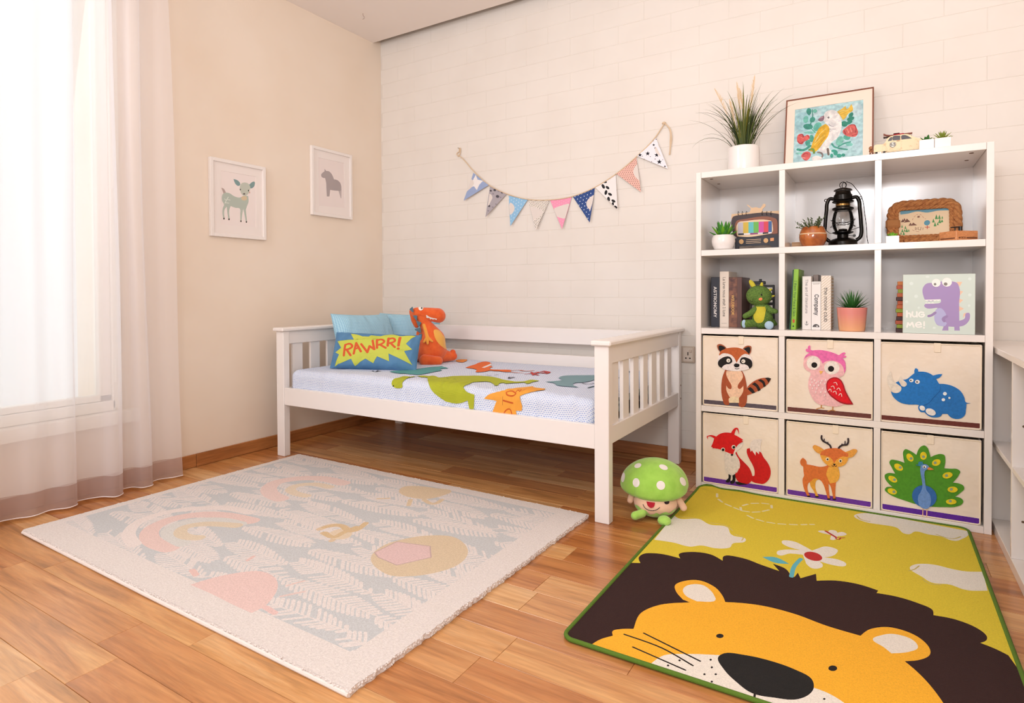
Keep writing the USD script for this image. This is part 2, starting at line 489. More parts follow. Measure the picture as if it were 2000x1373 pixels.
def sheer(name, dens, col):
    n = {'t': ('transparent_bsdf', {'color': (1, 1, 1)}), 'd': ('diffuse_bsdf', {'color': lin(col)}), 'l': ('translucent_bsdf', {'color': lin(col)}), 'x': ('mix_closure', {'fac': 0.55}),
         'lw': ('layer_weight', {'blend': 0.5}), 'mr': ('map_range', {'from_min': 0.0, 'from_max': 1.0, 'to_min': dens, 'to_max': min(1.0, dens + 0.42), 'clamp': True}), 'm': ('mix_closure', {})}
    return usdkit.material(stage, '/World/Looks/' + name, n, [('d.BSDF', 'x.closure1'), ('l.BSDF', 'x.closure2'), ('lw.facing', 'mr.value'), ('mr.result', 'm.fac'), ('t.BSDF', 'm.closure1'), ('x.closure', 'm.closure2')], surface='m.closure')


cu = thing('curtain', 'sheer off-white floor-length curtain hanging over the window', 'curtain')
us = np.linspace(0, 1, 260)
obj('sheer_cloth', grid(curtain, us, np.r_[np.linspace(0.105, 2.67, 40)]), sheer('sheer_voile', 0.58, 'fbf7f8'), cu, smooth=True)
obj('hem', grid(curtain, us, np.linspace(0.012, 0.105, 5)), sheer('sheer_hem', 0.66, 'd9c7c2'), cu, smooth=True)
obj('hem_cord', tube(curtain(us, np.full(260, 0.012)), 0.0022, 6), mat('hem_thread', 'efe6e4', 0.8), cu)

# double socket plate on the back wall
so = thing('wall_socket', 'square metal wall socket beside the bed end', 'socket', (2.2085, 0, 0.5755))
m_sock = mat('socket_metal', 'cdbdae', 0.35, metallic=0.35)
obj('plate', box(-0.036, 0.036, -0.012, 0.0, -0.044, 0.044, 0.003), m_sock, so)
obj('socket_face', box(-0.026, 0.026, -0.014, -0.012, -0.036, 0.036, 0.001), mat('socket_face', 'dccfc2', 0.35, metallic=0.2), so)
obj('switch', box(0.006, 0.020, -0.017, -0.014, 0.012, 0.026, 0.001), m_sock, so)
m_hole = mat('socket_hole', '17100c', 0.6)
for a, b, c, d in ((-0.0025, 0.0025, -0.004, 0.014), (-0.015, -0.006, -0.022, -0.016), (0.006, 0.015, -0.022, -0.016)):
    obj('socket_hole', box(a, b, -0.0146, -0.0138, c, d, 0), m_hole, so, smooth=False)

# ================================================================ FURNITURE
# ---- daybed
bed = thing('daybed', 'white slatted wooden daybed standing in the corner', 'bed')
B0, B1, C0, C1 = 0.186, 2.181, -1.046, -0.042
LW, LD = 0.061, 0.040
for x0 in (B0, B1 - LW):
    for y0 in (C0, C1 - LD):
        obj('post', box(x0, x0 + LW, y0, y0 + LD, 0, 0.70, 0.002), m_white, bed, smooth=False)
for i, x0 in enumerate((B0, B1 - LW)):
    obj('cap_rail', box(x0 - 0.012, x0 + LW + 0.014, C0 - 0.016, C1 + 0.02, 0.70, 0.720, 0.005), m_white, bed, smooth=False)
    xa, xb = (x0 + 0.016, x0 + 0.050)
    if i == 1:
        xa, xb = x0 + 0.022, x0 + 0.057
    obj('end_rail', box(xa, xb, C0 + LD, C1 - LD, 0.628, 0.70, 0.002), m_white, bed, smooth=False)
    obj('end_rail', box(xa, xb, C0 + LD, C1 - LD, 0.309, 0.380, 0.002), m_white, bed, smooth=False)
    edges = [(-0.987, -0.909), (-0.858, -0.789), (-0.734, -0.666), (-0.606, -0.544), (-0.488, -0.417), (-0.369, -0.298), (-0.242, -0.175)] if i else [(-0.967, -0.898), (-0.841, -0.773), (-0.716, -0.648), (-0.591, -0.523), (-0.466, -0.398), (-0.341, -0.273), (-0.216, -0.148)]
    for a, b in edges:
        obj('slat', box(xa + 0.009, xb - 0.009, a, b, 0.378, 0.630, 0.0015), m_white, bed, smooth=False)
obj('side_rail', box(B0 + LW, B1 - LW, C0 + 0.003, C0 + 0.027, 0.289, 0.385, 0.002), m_white, bed, smooth=False)
obj('side_rail', box(B0 + LW, B1 - LW, C1 - 0.030, C1 - 0.006, 0.289, 0.385, 0.002), m_white, bed, smooth=False)
obj('back_board', box(B0 + LW, B1 - LW, C1 - 0.034, C1 - 0.012, 0.609, 0.700, 0.002), m_white, bed, smooth=False)
obj('back_board', box(B0 + LW, B1 - LW, C1 - 0.034, C1 - 0.012, 0.43, 0.543, 0.002), m_white, bed, smooth=False)
obj('slat_base', box(B0 + LW, B1 - LW, C0 + 0.03, C1 - 0.034, 0.296, 0.316, 0.002), mat('pine_slats', 'c8ab84', 0.6), bed, smooth=False)
m_bolt = mat('bolt_dark', '8a7a6c', 0.4, metallic=0.5)
for z in (0.345, 0.415):
    obj('bolt', mv(trimesh.creation.cylinder(0.004, 0.003, sections=10), (B1 + 0.0005, C1 - 0.012, z), ry=PI / 2), m_bolt, bed)

# ---- cube shelf
SX, SW, SF, SB, SH = 2.353, 1.0864, -0.412, -0.004, 1.46
TP, TB = 0.0235, 0.0265
CELL = (SW - 4 * TP) / 3
ROW = (SH - 5 * TB) / 4
m_lam = mat('white_laminate', 'ece4de', 0.22, coat_weight=0.3, coat_roughness=0.12)
sh = thing('cube_shelf', 'tall white three by four cube shelf against the brick wall', 'shelf')
cx = [SX + TP + i * (CELL + TP) for i in range(3)]           # left of each cell
rz = [TB + k * (ROW + TB) for k in range(4)]                 # floor of each row, from below
obj('side_panel', box(SX, SX + TP, SF, SB, 0, SH, 0.0012), m_lam, sh, smooth=False)
obj('side_panel', box(SX + SW - TP, SX + SW, SF, SB, 0, SH, 0.0012), m_lam, sh, smooth=False)
for k in range(5):
    z = k * (ROW + TB)
    obj('top_board' if k == 4 else 'bottom_board' if k == 0 else 'shelf_board', box(SX + TP + 0.0005, SX + SW - TP - 0.0005, SF + 0.001, SB, z, z + TB, 0.001), m_lam, sh, smooth=False)
for k in range(4):
    for i in (1, 2):
        obj('divider', box(cx[i] - TP, cx[i], SF + 0.0015, SB, rz[k] + 0.0003, rz[k] + ROW - 0.0003, 0.001), m_lam, sh, smooth=False)
obj('back_panel', box(SX + TP, SX + SW - TP, -0.030, -0.022, TB, SH - TB, 0), m_lam, sh, smooth=False)
m_cam = mat('cam_cover', '6b5542', 0.6)
for i in (0, 2):
    for y in (SF + 0.05, SF + 0.20):
        xx = cx[0] + 0.035 if i == 0 else cx[2] + CELL - 0.04
        obj('fitting', mv(trimesh.creation.cylinder(0.007, 0.0015, sections=14), (xx, y, SH - TB - 0.0004)), m_cam, sh)

# ---- low white bookcase beside it, facing the room
LX, LZ = 3.449, 0.700
lo = thing('low_bookcase', 'low white open bookcase cut off by the right edge', 'bookcase')
LY1, LY0 = -0.30, -1.70
obj('top_board', [box(LX - 0.004, LX + 0.40, LY0, LY1, LZ - 0.022, LZ, 0.0015)], m_lam, lo, smooth=False)
obj('bottom_board', box(LX, LX + 0.38, LY0, LY1, 0.0, 0.035, 0.001), m_lam, lo, smooth=False)
obj('shelf_board', box(LX + 0.002, LX + 0.38, LY0, LY1, 0.318, 0.336, 0.001), m_lam, lo, smooth=False)
for y in (LY1, -0.705, -1.10, -1.50):
    obj('divider', box(LX + 0.001, LX + 0.38, y - 0.018, y, 0.0352, LZ - 0.0222, 0.001), m_lam, lo, smooth=False)
obj('back_panel', box(LX + 0.38, LX + 0.386, LY0, LY1, 0.0, LZ - 0.022, 0), m_lam, lo, smooth=False)
obj('wall_ledge', box(LX + 0.0, LX + 0.40, LY1 + 0.0005, -0.004, LZ - 0.022, LZ, 0.001), m_lam, lo, smooth=False)
obj('side_leg', box(LX + 0.36, LX + 0.40, -0.06, -0.02, 0, LZ - 0.0222, 0.001), m_lam, lo, smooth=False)
for z in (0.16, 0.47):
    obj('fitting', mv(trimesh.creation.cylinder(0.004, 0.0015, sections=12), (LX + 0.03, -0.7232, z), rx=PI / 2), m_cam, lo)
ART = {
 'raccoon': [
  ('tail', 'b0552f', 'P 25743,4466! 25756,4768 25974,5058 26229,5226 26531,5310 26761,5291! 26681,5111 26456,4891 26179,4680 25975,4567 25795,4484!'),
  ('tail_stripe', '1d1210', 'P 25897,4856! 26000,4788 26108,4627! 26000,4580! 25898,4670 25789,4771!'),
  ('tail_stripe', '1d1210', 'P 26089,5080! 26229,4968 26336,4760! 26235,4692! 26153,4868 25979,4988!'),
  ('tail_stripe', '1d1210', 'P 26342,5242! 26481,5150 26552,4953! 26462,4892! 26406,5063 26224,5171!'),
  ('tail_stripe', '1d1210', 'P 26518,5301! 26631,5327 26761,5291! 26656,5103! 26606,5213!'),
  ('body', 'a9502c', 'P 24834,5558! 24727,5273 24666,4877 24666,4514 24728,4184 24809,3981 24903,3957 25009,3986! 25014,4181! 25431,4219! 25432,3971 25536,3925 25653,3964 25731,4108 25769,4413 25763,4769 25716,5121 25638,5390 25534,5575!'),
  ('belly', 'f3c9a8', 'P 24888,5506! 24875,5366 24928,5203 24995,5069 25075,4936 25115,4800 25075,4700 24995,4708 24929,4772 24875,4851! 24889,4616 24942,4481 25036,4322! 25431,4329! 25535,4476 25613,4674 25618,4894! 25535,4792 25457,4731 25391,4767 25378,4876 25430,4990 25535,5135 25599,5305 25573,5440 25508,5546!'),
  ('leg_gap', 'eed6ae', 'P 24996,4263 25115,4351 25300,4373 25426,4328! 25437,4109! 25009,4070!'),
  ('ear', 'a85a38', 'P 24618,6341! 24497,6517 24483,6671 24578,6717 24726,6681 24847,6588 24900,6507!'),
  ('ear_inner', '15100e', 'P 24632,6356! 24545,6506 24564,6638 24686,6648 24852,6547! 24753,6445'),
  ('ear', 'a85a38', 'P 25559,6510! 25688,6652 25817,6699 25933,6663 25946,6527 25882,6333 25805,6289!'),
  ('ear_inner', '15100e', 'P 25598,6511! 25740,6614 25882,6633 25915,6526 25856,6327!'),
  ('face', 'efe3dd', 'P 24565,6241! 24497,6013 24511,5818 24687,5633 24874,5555 25193,5526 25508,5551 25716,5608 25896,5693 25998,5877 25993,6040 25934,6200 25856,6291! 25688,6488 25297,6586 24847,6505!'),
  ('forehead', 'c0602f', 'P 24565,6241! 24632,6384 24820,6504 25033,6563 25245,6589 25454,6571 25637,6505 25792,6389 25864,6284! 25715,6325 25572,6269 25442,6119 25324,5906! 25232,6108 25086,6253 24900,6307 24726,6299 24578,6191!'),
  ('mask', '181110', 'P 24516,5813 24546,5946 24659,6064 24820,6148 25007,6166 25113,6074 25134,5937 25034,5843 24874,5811 24767,5749 24673,5632! 24565,5709'),
  ('mask', '181110', 'P 25473,6011 25520,6123 25637,6171 25792,6146 25947,6051 25993,5904 25947,5737 25870,5673! 25819,5784 25689,5859 25534,5872 25476,5929'),
  ('eye', 'efe6d8', 'P 25060,5994 25049,5949 25018,5915 24975,5900 24933,5910 24901,5941 24890,5985 24901,6030 24932,6064 24975,6078 25018,6068 25049,6038'),
  ('eye', 'efe6d8', 'P 25700,5996 25689,5952 25658,5918 25617,5904 25575,5913 25545,5944 25533,5987 25544,6031 25575,6065 25616,6079 25658,6070 25688,6039'),
  ('pupil', '3a2a1c', 'P 25015,5980 25012,5968 25003,5958 24991,5954 24979,5957 24970,5965 24967,5978 24970,5990 24979,6000 24991,6004 25003,6001 25012,5993'),
  ('pupil', '3a2a1c', 'P 25614,5986 25611,5973 25602,5964 25591,5960 25579,5963 25570,5971 25567,5983 25570,5996 25579,6005 25591,6009 25602,6007 25611,5998'),
  ('nose', '120c0b', 'P 25214,5790 25251,5855 25351,5872 25442,5836 25442,5762 25351,5707 25259,5718'),
  ('mouth', '1c1210', 'L 19 25259,5654 25351,5627 25442,5671'),
 ],
 'owl': [
  ('leg', 'bf8038', 'L 35 28727,4368 28722,4210'),
  ('foot', 'bf8038', 'L 27 28536,4120 28676,4191 28829,4194'),
  ('leg', 'bf8038', 'L 35 29156,4308 29149,4151'),
  ('foot', 'bf8038', 'L 27 28969,4076 29144,4139 29244,4115'),
  ('body', 'f2bcbd', 'P 28076,6221! 28046,5930 28143,5762 28312,5657 28248,5364 28236,5016 28315,4734 28445,4486 28625,4344 28879,4319 29131,4291 29380,4329 29553,4422 29724,4656 29575,5009 29476,5339 29401,5525 29524,5610 29585,5769 29609,6023 29546,6216 29324,6401 28822,6547 28361,6525'),
  ('cap', 'ea6fae', 'P 28050,6177! 28128,6369 28297,6522! 28180,6530 28127,6615 28159,6659 28218,6642 28270,6592! 28210,6691 28223,6763 28283,6809 28304,6738 28314,6623 28387,6598! 28618,6629 28922,6603 29199,6522 29373,6446! 29496,6551 29570,6574 29607,6542 29521,6459! 29595,6443 29639,6412 29607,6365 29497,6348! 29583,6218 29616,6023 29597,5770 29561,5697! 29555,5851 29498,6016 29349,6149 29175,6210 28974,6198 28823,6119 28772,6059! 28721,6170 28619,6308 28439,6385 28258,6361 28128,6276'),
  ('eye', 'f1e6dc', 'P 28683,6088 28649,5943 28556,5832 28428,5786 28299,5816 28203,5916 28168,6059 28203,6205 28297,6316 28426,6361 28555,6329 28649,6229'),
  ('eye', 'f1e6dc', 'P 29392,5925 29355,5785 29254,5677 29114,5630 28973,5658 28870,5754 28831,5891 28869,6033 28972,6141 29112,6186 29252,6157 29354,6061'),
  ('pupil', '120c0c', 'P 28569,5995 28554,5937 28514,5893 28458,5874 28403,5886 28362,5926 28347,5982 28362,6041 28402,6085 28458,6104 28513,6092 28554,6052'),
  ('pupil', '120c0c', 'P 29196,5874 29181,5813 29140,5767 29084,5748 29027,5760 28986,5801 28970,5860 28985,5920 29027,5967 29083,5986 29139,5973 29181,5932'),
  ('beak', 'eeb45c', 'P 28641,5759! 28794,5746! 28697,5602!'),
  ('wing', 'a5121f', 'P 28907,5155 28957,5358 29097,5490 29277,5525 29433,5440 29535,5265 29610,5017 29733,4747 29895,4454! 29651,4431 29424,4480 29225,4604 29044,4758 28933,4957'),
  ('wing_inner', 'dd0a1e', 'P 28947,5158 28997,5338 29115,5449 29265,5476 29401,5404 29496,5242 29568,4994 29687,4737 29822,4497! 29663,4483 29449,4533 29260,4649 29084,4799 28973,4975'),
  ('feather_mark', 'f3cfc8', 'L 29 29190,5290 29265,5309 29310,5208'),
  ('feather_mark', 'f3cfc8', 'L 29 29091,5118 29166,5155 29211,5050'),
  ('feather_mark', 'f3cfc8', 'L 29 29303,5024 29365,5085 29428,4983'),
  ('feather_mark', 'f3cfc8', 'L 30 28998,4957 29054,5024 29099,4914'),
  ('feather_mark', 'f3cfc8', 'L 29 29167,4899 29241,4948 29287,4830'),
  ('feather_mark', 'f3cfc8', 'L 29 29374,4789 29440,4866 29483,4748'),
  ('chest_dot', 'fbe6e4', 'P 28375,5388 28372,5369 28363,5354 28352,5349 28340,5353 28332,5366 28328,5384 28331,5403 28340,5418 28352,5423 28363,5419 28372,5406'),
  ('chest_dot', 'fbe6e4', 'P 28491,5338 28488,5319 28479,5305 28468,5299 28456,5304 28448,5317 28445,5335 28448,5354 28456,5368 28468,5374 28479,5370 28488,5357'),
  ('chest_dot', 'fbe6e4', 'P 28401,5260 28398,5241 28390,5227 28378,5221 28366,5225 28358,5238 28355,5256 28358,5275 28366,5290 28378,5296 28389,5291 28398,5278'),
  ('chest_dot', 'fbe6e4', 'P 28632,5306 28629,5287 28621,5272 28609,5267 28598,5271 28589,5284 28586,5302 28589,5321 28597,5335 28609,5341 28620,5337 28629,5324'),
  ('chest_dot', 'fbe6e4', 'P 28772,5359 28769,5340 28761,5326 28749,5320 28738,5324 28729,5337 28726,5355 28729,5374 28738,5388 28749,5394 28760,5390 28769,5377'),
  ('chest_dot', 'fbe6e4', 'P 28911,5383 28908,5364 28900,5350 28889,5344 28877,5348 28869,5361 28866,5380 28869,5399 28877,5413 28888,5418 28900,5414 28908,5401'),
  ('chest_dot', 'fbe6e4', 'P 28721,5255 28718,5236 28710,5222 28699,5216 28687,5220 28679,5233 28676,5251 28679,5270 28687,5285 28698,5290 28710,5286 28718,5273'),
  ('chest_dot', 'fbe6e4', 'P 28555,5243 28552,5224 28544,5209 28532,5203 28521,5208 28512,5221 28509,5239 28512,5258 28521,5272 28532,5278 28544,5274 28552,5261'),
  ('chest_dot', 'fbe6e4', 'P 28337,5140 28334,5121 28325,5106 28314,5100 28302,5105 28293,5118 28290,5136 28293,5155 28302,5170 28313,5175 28325,5171 28334,5158'),
  ('chest_dot', 'fbe6e4', 'P 28479,5122 28476,5103 28467,5089 28456,5083 28444,5087 28436,5100 28432,5118 28435,5137 28444,5152 28455,5157 28467,5153 28476,5140'),
  ('chest_dot', 'fbe6e4', 'P 28645,5149 28642,5130 28634,5116 28622,5110 28611,5114 28602,5127 28599,5145 28602,5164 28611,5179 28622,5184 28634,5180 28642,5167'),
  ('chest_dot', 'fbe6e4', 'P 28874,5238 28871,5219 28863,5205 28851,5199 28840,5203 28831,5216 28828,5234 28831,5253 28840,5267 28851,5273 28862,5269 28871,5256'),
  ('chest_dot', 'fbe6e4', 'P 28799,5018 28796,4999 28787,4985 28776,4979 28764,4983 28756,4996 28753,5014 28756,5033 28764,5047 28776,5053 28787,5049 28795,5036'),
  ('chest_dot', 'fbe6e4', 'P 28415,5002 28412,4983 28403,4968 28392,4962 28380,4966 28371,4979 28368,4998 28371,5017 28380,5031 28391,5037 28403,5033 28412,5020'),
  ('chest_dot', 'fbe6e4', 'P 28582,5000 28579,4982 28570,4967 28559,4961 28547,4965 28539,4978 28536,4997 28539,5016 28547,5030 28559,5036 28570,5032 28579,5019'),
  ('chest_dot', 'fbe6e4', 'P 28544,4854 28541,4835 28532,4820 28521,4815 28509,4819 28501,4832 28498,4850 28501,4869 28509,4883 28521,4889 28532,4885 28541,4872'),
  ('chest_dot', 'fbe6e4', 'P 28735,4870 28732,4851 28724,4836 28713,4830 28701,4834 28693,4847 28690,4866 28693,4885 28701,4899 28712,4905 28724,4901 28732,4888'),
  ('chest_dot', 'fbe6e4', 'P 28900,4897 28897,4879 28889,4864 28878,4858 28866,4862 28858,4875 28855,4894 28858,4912 28866,4927 28877,4933 28889,4929 28897,4916'),
  ('chest_dot', 'fbe6e4', 'P 28875,4753 28872,4734 28864,4720 28853,4714 28841,4718 28833,4730 28830,4749 28833,4768 28841,4782 28853,4788 28864,4784 28872,4771'),
 ],
 'rhino': [
  ('body', '2474be', 'P 32740,5513! 32965,5516 33232,5441 33431,5293 33552,5058 33608,4872 33742,4852! 33619,4827! 33605,4600 33567,4379 33459,4259 33305,4215 33150,4254 33038,4380! 32881,4364! 32815,4260 32656,4202 32497,4213 32359,4311 32313,4362 32197,4365 32122,4455 32115,4595 32195,4673 32379,4788 32561,5055 32673,5342'),
  ('body_seam', '1b5fa3', 'L 23 32803,5477 32807,5292 32704,5111 32593,4958 32476,4777 32357,4669 32196,4614'),
  ('head', '2177c4', 'P 31199,5096! 31296,5039 31440,5068 31558,5254! 31534,5280 31438,5387 31347,5446! 31450,5516 31533,5565 31723,5621 31863,5758 31980,5878! 31979,5991 32021,6067 32072,6047 32101,5943! 32327,5943 32465,5897 32580,5821! 32716,5872 32866,5898! 32806,5781 32676,5697! 32740,5569 32797,5462 32798,5296 32697,5122 32584,4973 32471,4796 32357,4688 32196,4631 32056,4646 31916,4633 31727,4630 31513,4681 31345,4808 31248,4943'),
  ('horn', 'e9ddcd', 'P 31183,5912! 31220,5800 31233,5629 31318,5492 31438,5387 31546,5281 31547,5196 31488,5092 31368,5045 31247,5086 31162,5223 31089,5389 31071,5589 31111,5764'),
  ('horn', 'e9ddcd', 'P 31520,5734! 31561,5624 31652,5545 31723,5465 31719,5380 31641,5317 31558,5339 31498,5448 31457,5531 31480,5632'),
  ('eye', 'f0ebe6', 'P 31949,5589 31939,5553 31914,5525 31879,5513 31843,5520 31817,5544 31808,5579 31817,5615 31843,5643 31878,5655 31913,5648 31939,5624'),
  ('eye', 'f0ebe6', 'P 32152,5548 32141,5508 32114,5477 32075,5463 32037,5471 32009,5498 31998,5536 32008,5576 32036,5607 32075,5621 32113,5613 32141,5586'),
  ('pupil', '171210', 'P 31881,5584 31878,5571 31870,5561 31860,5557 31849,5560 31841,5569 31838,5581 31841,5594 31849,5604 31859,5608 31870,5605 31878,5597'),
  ('pupil', '171210', 'P 32087,5540 32084,5526 32075,5515 32063,5510 32052,5513 32043,5523 32040,5537 32043,5551 32052,5562 32063,5566 32075,5563 32083,5554'),
  ('spot', 'eef3f5', 'P 33014,5154 33006,5120 32984,5094 32954,5083 32924,5089 32901,5112 32893,5144 32901,5178 32923,5204 32953,5215 32983,5209 33006,5186'),
  ('spot', 'eef3f5', 'P 33128,5004 33124,4983 33111,4967 33093,4960 33075,4964 33062,4978 33057,4998 33062,5019 33075,5035 33092,5042 33110,5038 33123,5025'),
  ('spot', 'eef3f5', 'P 32961,4921 32954,4891 32934,4868 32906,4858 32878,4863 32857,4883 32849,4911 32857,4941 32877,4964 32905,4974 32933,4969 32954,4949'),
  ('toe', 'f2ece6', 'P 32318,4469 32286,4438 32241,4431 32196,4451 32161,4491 32147,4542 32158,4588 32190,4619 32234,4626 32280,4606 32314,4566 32328,4515'),
  ('toe', 'f2ece6', 'P 32662,4343 32622,4292 32552,4270 32469,4284 32397,4330 32354,4396 32352,4465 32392,4517 32463,4538 32545,4524 32617,4477 32660,4411'),
 ],
 'fox': [
  ('body', 'cd1010', 'P 25760,1937 25768,2075! 25889,2124! 25928,1960! 25979,2035! 26133,1824! 26145,2016! 26273,1897! 26285,2035! 26361,1991! 26462,1788 26613,1593 26726,1366 26752,1154 26715,933 26615,755 26439,612 26262,603 26084,615 25955,663! 25904,586 25775,496 25567,504 25384,571 25305,683 25265,844 25304,1016 25409,1198 25409,1447 25330,1630 25264,1829! 25316,1883! 25408,1696 25566,1525 25748,1358 25877,1213 25955,1032 25996,888! 26058,898 26096,1027 26083,1189 26006,1396 25877,1624 25799,1791'),
  ('tail_tip', 'ecdfd6', 'P 25889,2119! 25927,2356 26029,2492 26208,2555 26411,2580! 26348,2369 26336,2150 26361,1991! 26285,2035! 26273,1897! 26145,2016! 26133,1824! 25979,2035! 25928,1960!'),
  ('chest', 'eadfd4', 'P 24825,1783! 24803,1500 24825,1168 24852,920 24986,801 25146,797 25278,887 25317,963! 25344,925! 25409,1087 25435,1161! 25456,1136! 25477,1319 25435,1534 25330,1713 25250,1868!'),
  ('muzzle', 'eee3da', 'P 24255,1876! 24582,1905 24825,1833 25118,1678! 25198,1709 25303,1875 25539,2128 25622,2326! 25408,2249 24771,2056'),
  ('head', 'dc0f10', 'P 24208,1969! 24268,2104 24350,2368! 24172,2445 24062,2417 24070,2299! 24015,2412 24131,2482 24282,2501 24432,2462! 24581,2593 24770,2677 25091,2709! 25170,2857 25275,2958 25367,2963 25412,2857 25423,2693! 25386,2827 25333,2904 25276,2814 25223,2641! 25407,2567 25609,2454! 25525,2416! 25609,2385! 25434,2252 25316,2104 25237,1922 25176,1733! 24958,1796 24771,1854 24582,1905 24269,1914! 24277,1963!'),
  ('eye', 'efe4d4', 'P 24830,1915 24818,1866 24784,1827 24739,1808 24693,1815 24659,1845 24647,1891 24659,1940 24693,1980 24738,1998 24784,1992 24818,1961'),
  ('eye', 'efe4d4', 'P 25292,2096 25280,2047 25248,2008 25203,1990 25158,1996 25125,2027 25112,2072 25125,2121 25157,2160 25202,2178 25247,2172 25280,2141'),
  ('pupil', '120c0b', 'P 24803,1906 24795,1874 24773,1849 24744,1837 24714,1841 24693,1861 24685,1890 24693,1922 24714,1948 24744,1960 24773,1955 24795,1936'),
  ('pupil', '120c0b', 'P 25271,2085 25263,2053 25242,2028 25213,2016 25184,2020 25163,2040 25155,2070 25163,2101 25184,2126 25213,2138 25242,2134 25263,2114'),
  ('nose', '120c0b', 'P 25184,1726 25177,1704 25158,1686 25132,1677 25105,1679 25086,1692 25078,1712 25085,1733 25105,1751 25131,1761 25158,1759 25177,1746'),
  ('leg', '120c0b', 'P 24986,823! 25085,774! 25066,618 25040,502 24960,442 24866,460 24893,540 24973,631'),
  ('leg', '120c0b', 'P 25159,786! 25270,878! 25278,651 25252,508 25173,418 25067,423 25058,477 25146,575'),
  ('foot', '120c0b', 'P 25286,486 25410,539 25541,513 25793,499! 25567,440 25384,416'),
 ],
 'deer': [
  ('far_leg', 'e5a338', 'P 28300,1006! 28429,1172 28557,1244 28699,1185! 28558,1105 28507,924 28520,724 28637,432! 28534,402! 28456,626 28326,836'),
  ('body', 'db7434', 'P 28180,1728! 28401,1717 28659,1697 28888,1754 29001,1834! 29240,1726 29391,1352 29292,1166 29268,991 29256,704 29265,444! 29182,429! 29143,685 29054,985 29004,1048! 29023,722 29061,408! 28981,394! 28904,702 28814,974 28724,1117 28583,1181 28455,1161 28352,1038 28248,934 28209,788 28223,616 28307,398! 28210,375! 28105,596 28039,847 28025,1079 28077,1233 28058,1405 28050,1607! 27958,1681 27926,1823 27989,1948 28036,1990! 28154,1884'),
  ('hoof', '1a1210', 'P 28330,393 28321,377 28296,362 28263,352 28229,350 28204,357 28195,370 28204,386 28229,401 28262,410 28296,412 28321,406'),
  ('hoof', '1a1210', 'P 28650,428 28640,412 28614,397 28578,387 28542,384 28516,390 28506,403 28516,419 28542,435 28578,445 28614,447 28640,441'),
  ('hoof', '1a1210', 'P 29082,406 29073,390 29050,376 29019,366 28987,365 28964,371 28955,384 28964,400 28987,414 29019,424 29050,425 29073,419'),
  ('hoof', '1a1210', 'P 29292,437 29283,422 29258,407 29225,397 29191,395 29166,401 29157,414 29166,429 29191,444 29224,454 29258,456 29283,450'),
  ('chest', 'efae45', 'P 28939,1538 29014,1764! 29340,1812! 29402,1609 29406,1382 29317,1184 29062,1057! 28965,1285 28919,1421'),
  ('antler', '33252a', 'L 65 29100,2518 29062,2641 28935,2739 28795,2807 28737,2915 28744,3016'),
  ('antler_tine', '33252a', 'L 38 28828,2797 28841,2893'),
  ('antler_tine', '33252a', 'L 38 28960,2728 28973,2773'),
  ('antler', '33252a', 'L 64 29357,2538 29411,2644 29534,2731 29670,2768 29718,2867 29718,3013'),
  ('antler_tine', '33252a', 'L 37 29603,2753 29608,2895'),
  ('antler_tine', '33252a', 'L 37 29485,2702 29492,2767'),
  ('ear', 'e9a346', 'P 28847,2427! 28630,2557 28450,2582 28407,2513 28464,2391 28580,2285 28708,2251!'),
  ('ear', 'e9a346', 'P 29585,2427! 29781,2537 29926,2613 30028,2598 29975,2424 29855,2281 29733,2236!'),
  ('face', 'eea840', 'P 28682,2247! 28835,2440 29087,2530 29337,2558 29560,2480 29732,2390! 29721,2192 29636,1983 29464,1839 29240,1789 29039,1788 28862,1894 28734,2076'),
  ('forehead', 'dc7236', 'P 28733,2355! 28936,2488 29187,2555 29436,2554 29585,2461 29720,2417! 29720,2290 29536,2265 29388,2173 29264,2042 29214,1927! 29139,2082 29038,2167 28912,2193 28688,2219!'),
  ('eye', 'f4e4c6', 'P 29026,2080 29017,2043 28994,2014 28963,2000 28931,2005 28908,2028 28899,2062 28908,2099 28931,2128 28962,2142 28994,2137 29017,2114'),
  ('eye', 'f4e4c6', 'P 29505,2077 29497,2040 29474,2011 29443,1997 29412,2002 29389,2025 29381,2059 29389,2096 29412,2125 29443,2139 29474,2133 29496,2111'),
  ('pupil', '150f0d', 'P 29000,2071 28996,2051 28984,2036 28968,2029 28951,2032 28939,2043 28935,2061 28939,2081 28951,2096 28968,2103 28984,2100 28996,2089'),
  ('pupil', '150f0d', 'P 29478,2070 29473,2051 29462,2036 29446,2029 29429,2031 29418,2043 29413,2061 29417,2080 29429,2095 29445,2102 29461,2100 29473,2088'),
  ('nose', '150f0d', 'P 29159,1908! 29277,1919! 29220,1848!'),
  ('mouth', '150f0d', 'L 16 29127,1838 29177,1805 29220,1851 29260,1812 29310,1856'),
 ],
 'peacock': [
  ('leg', 'eebc98', 'L 32 32281,672 32273,283'),
  ('leg', 'eebc98', 'L 32 32408,695 32403,296'),
  ('tail', '4f9420', 'P 31984,736! 31689,802 31339,890 31111,1000 31009,1119 31060,1217 31275,1268! 31135,1395 31007,1616 31007,1706 31082,1784 31360,1820! 31233,2071 31164,2255 31207,2342 31383,2361 31669,2298! 31626,2544 31630,2753 31691,2841 31827,2809 32060,2663! 32120,2877 32216,3022 32312,3069 32408,3003 32469,2836 32518,2639! 32671,2747 32836,2805 32942,2784 32978,2645 32945,2266! 33166,2284 33350,2298 33435,2239 33397,2076 33215,1761! 33422,1752 33548,1687 33564,1576 33469,1431 33287,1228! 33471,1203 33540,1116 33495,979 33335,864 32941,772 32468,706!'),
  ('feather_eye', 'e8cf1e', 'P 31926,2615 31957,2538 31959,2461 31931,2403 31879,2382 31819,2401 31765,2457 31733,2535 31732,2613 31760,2670 31812,2691 31872,2671'),
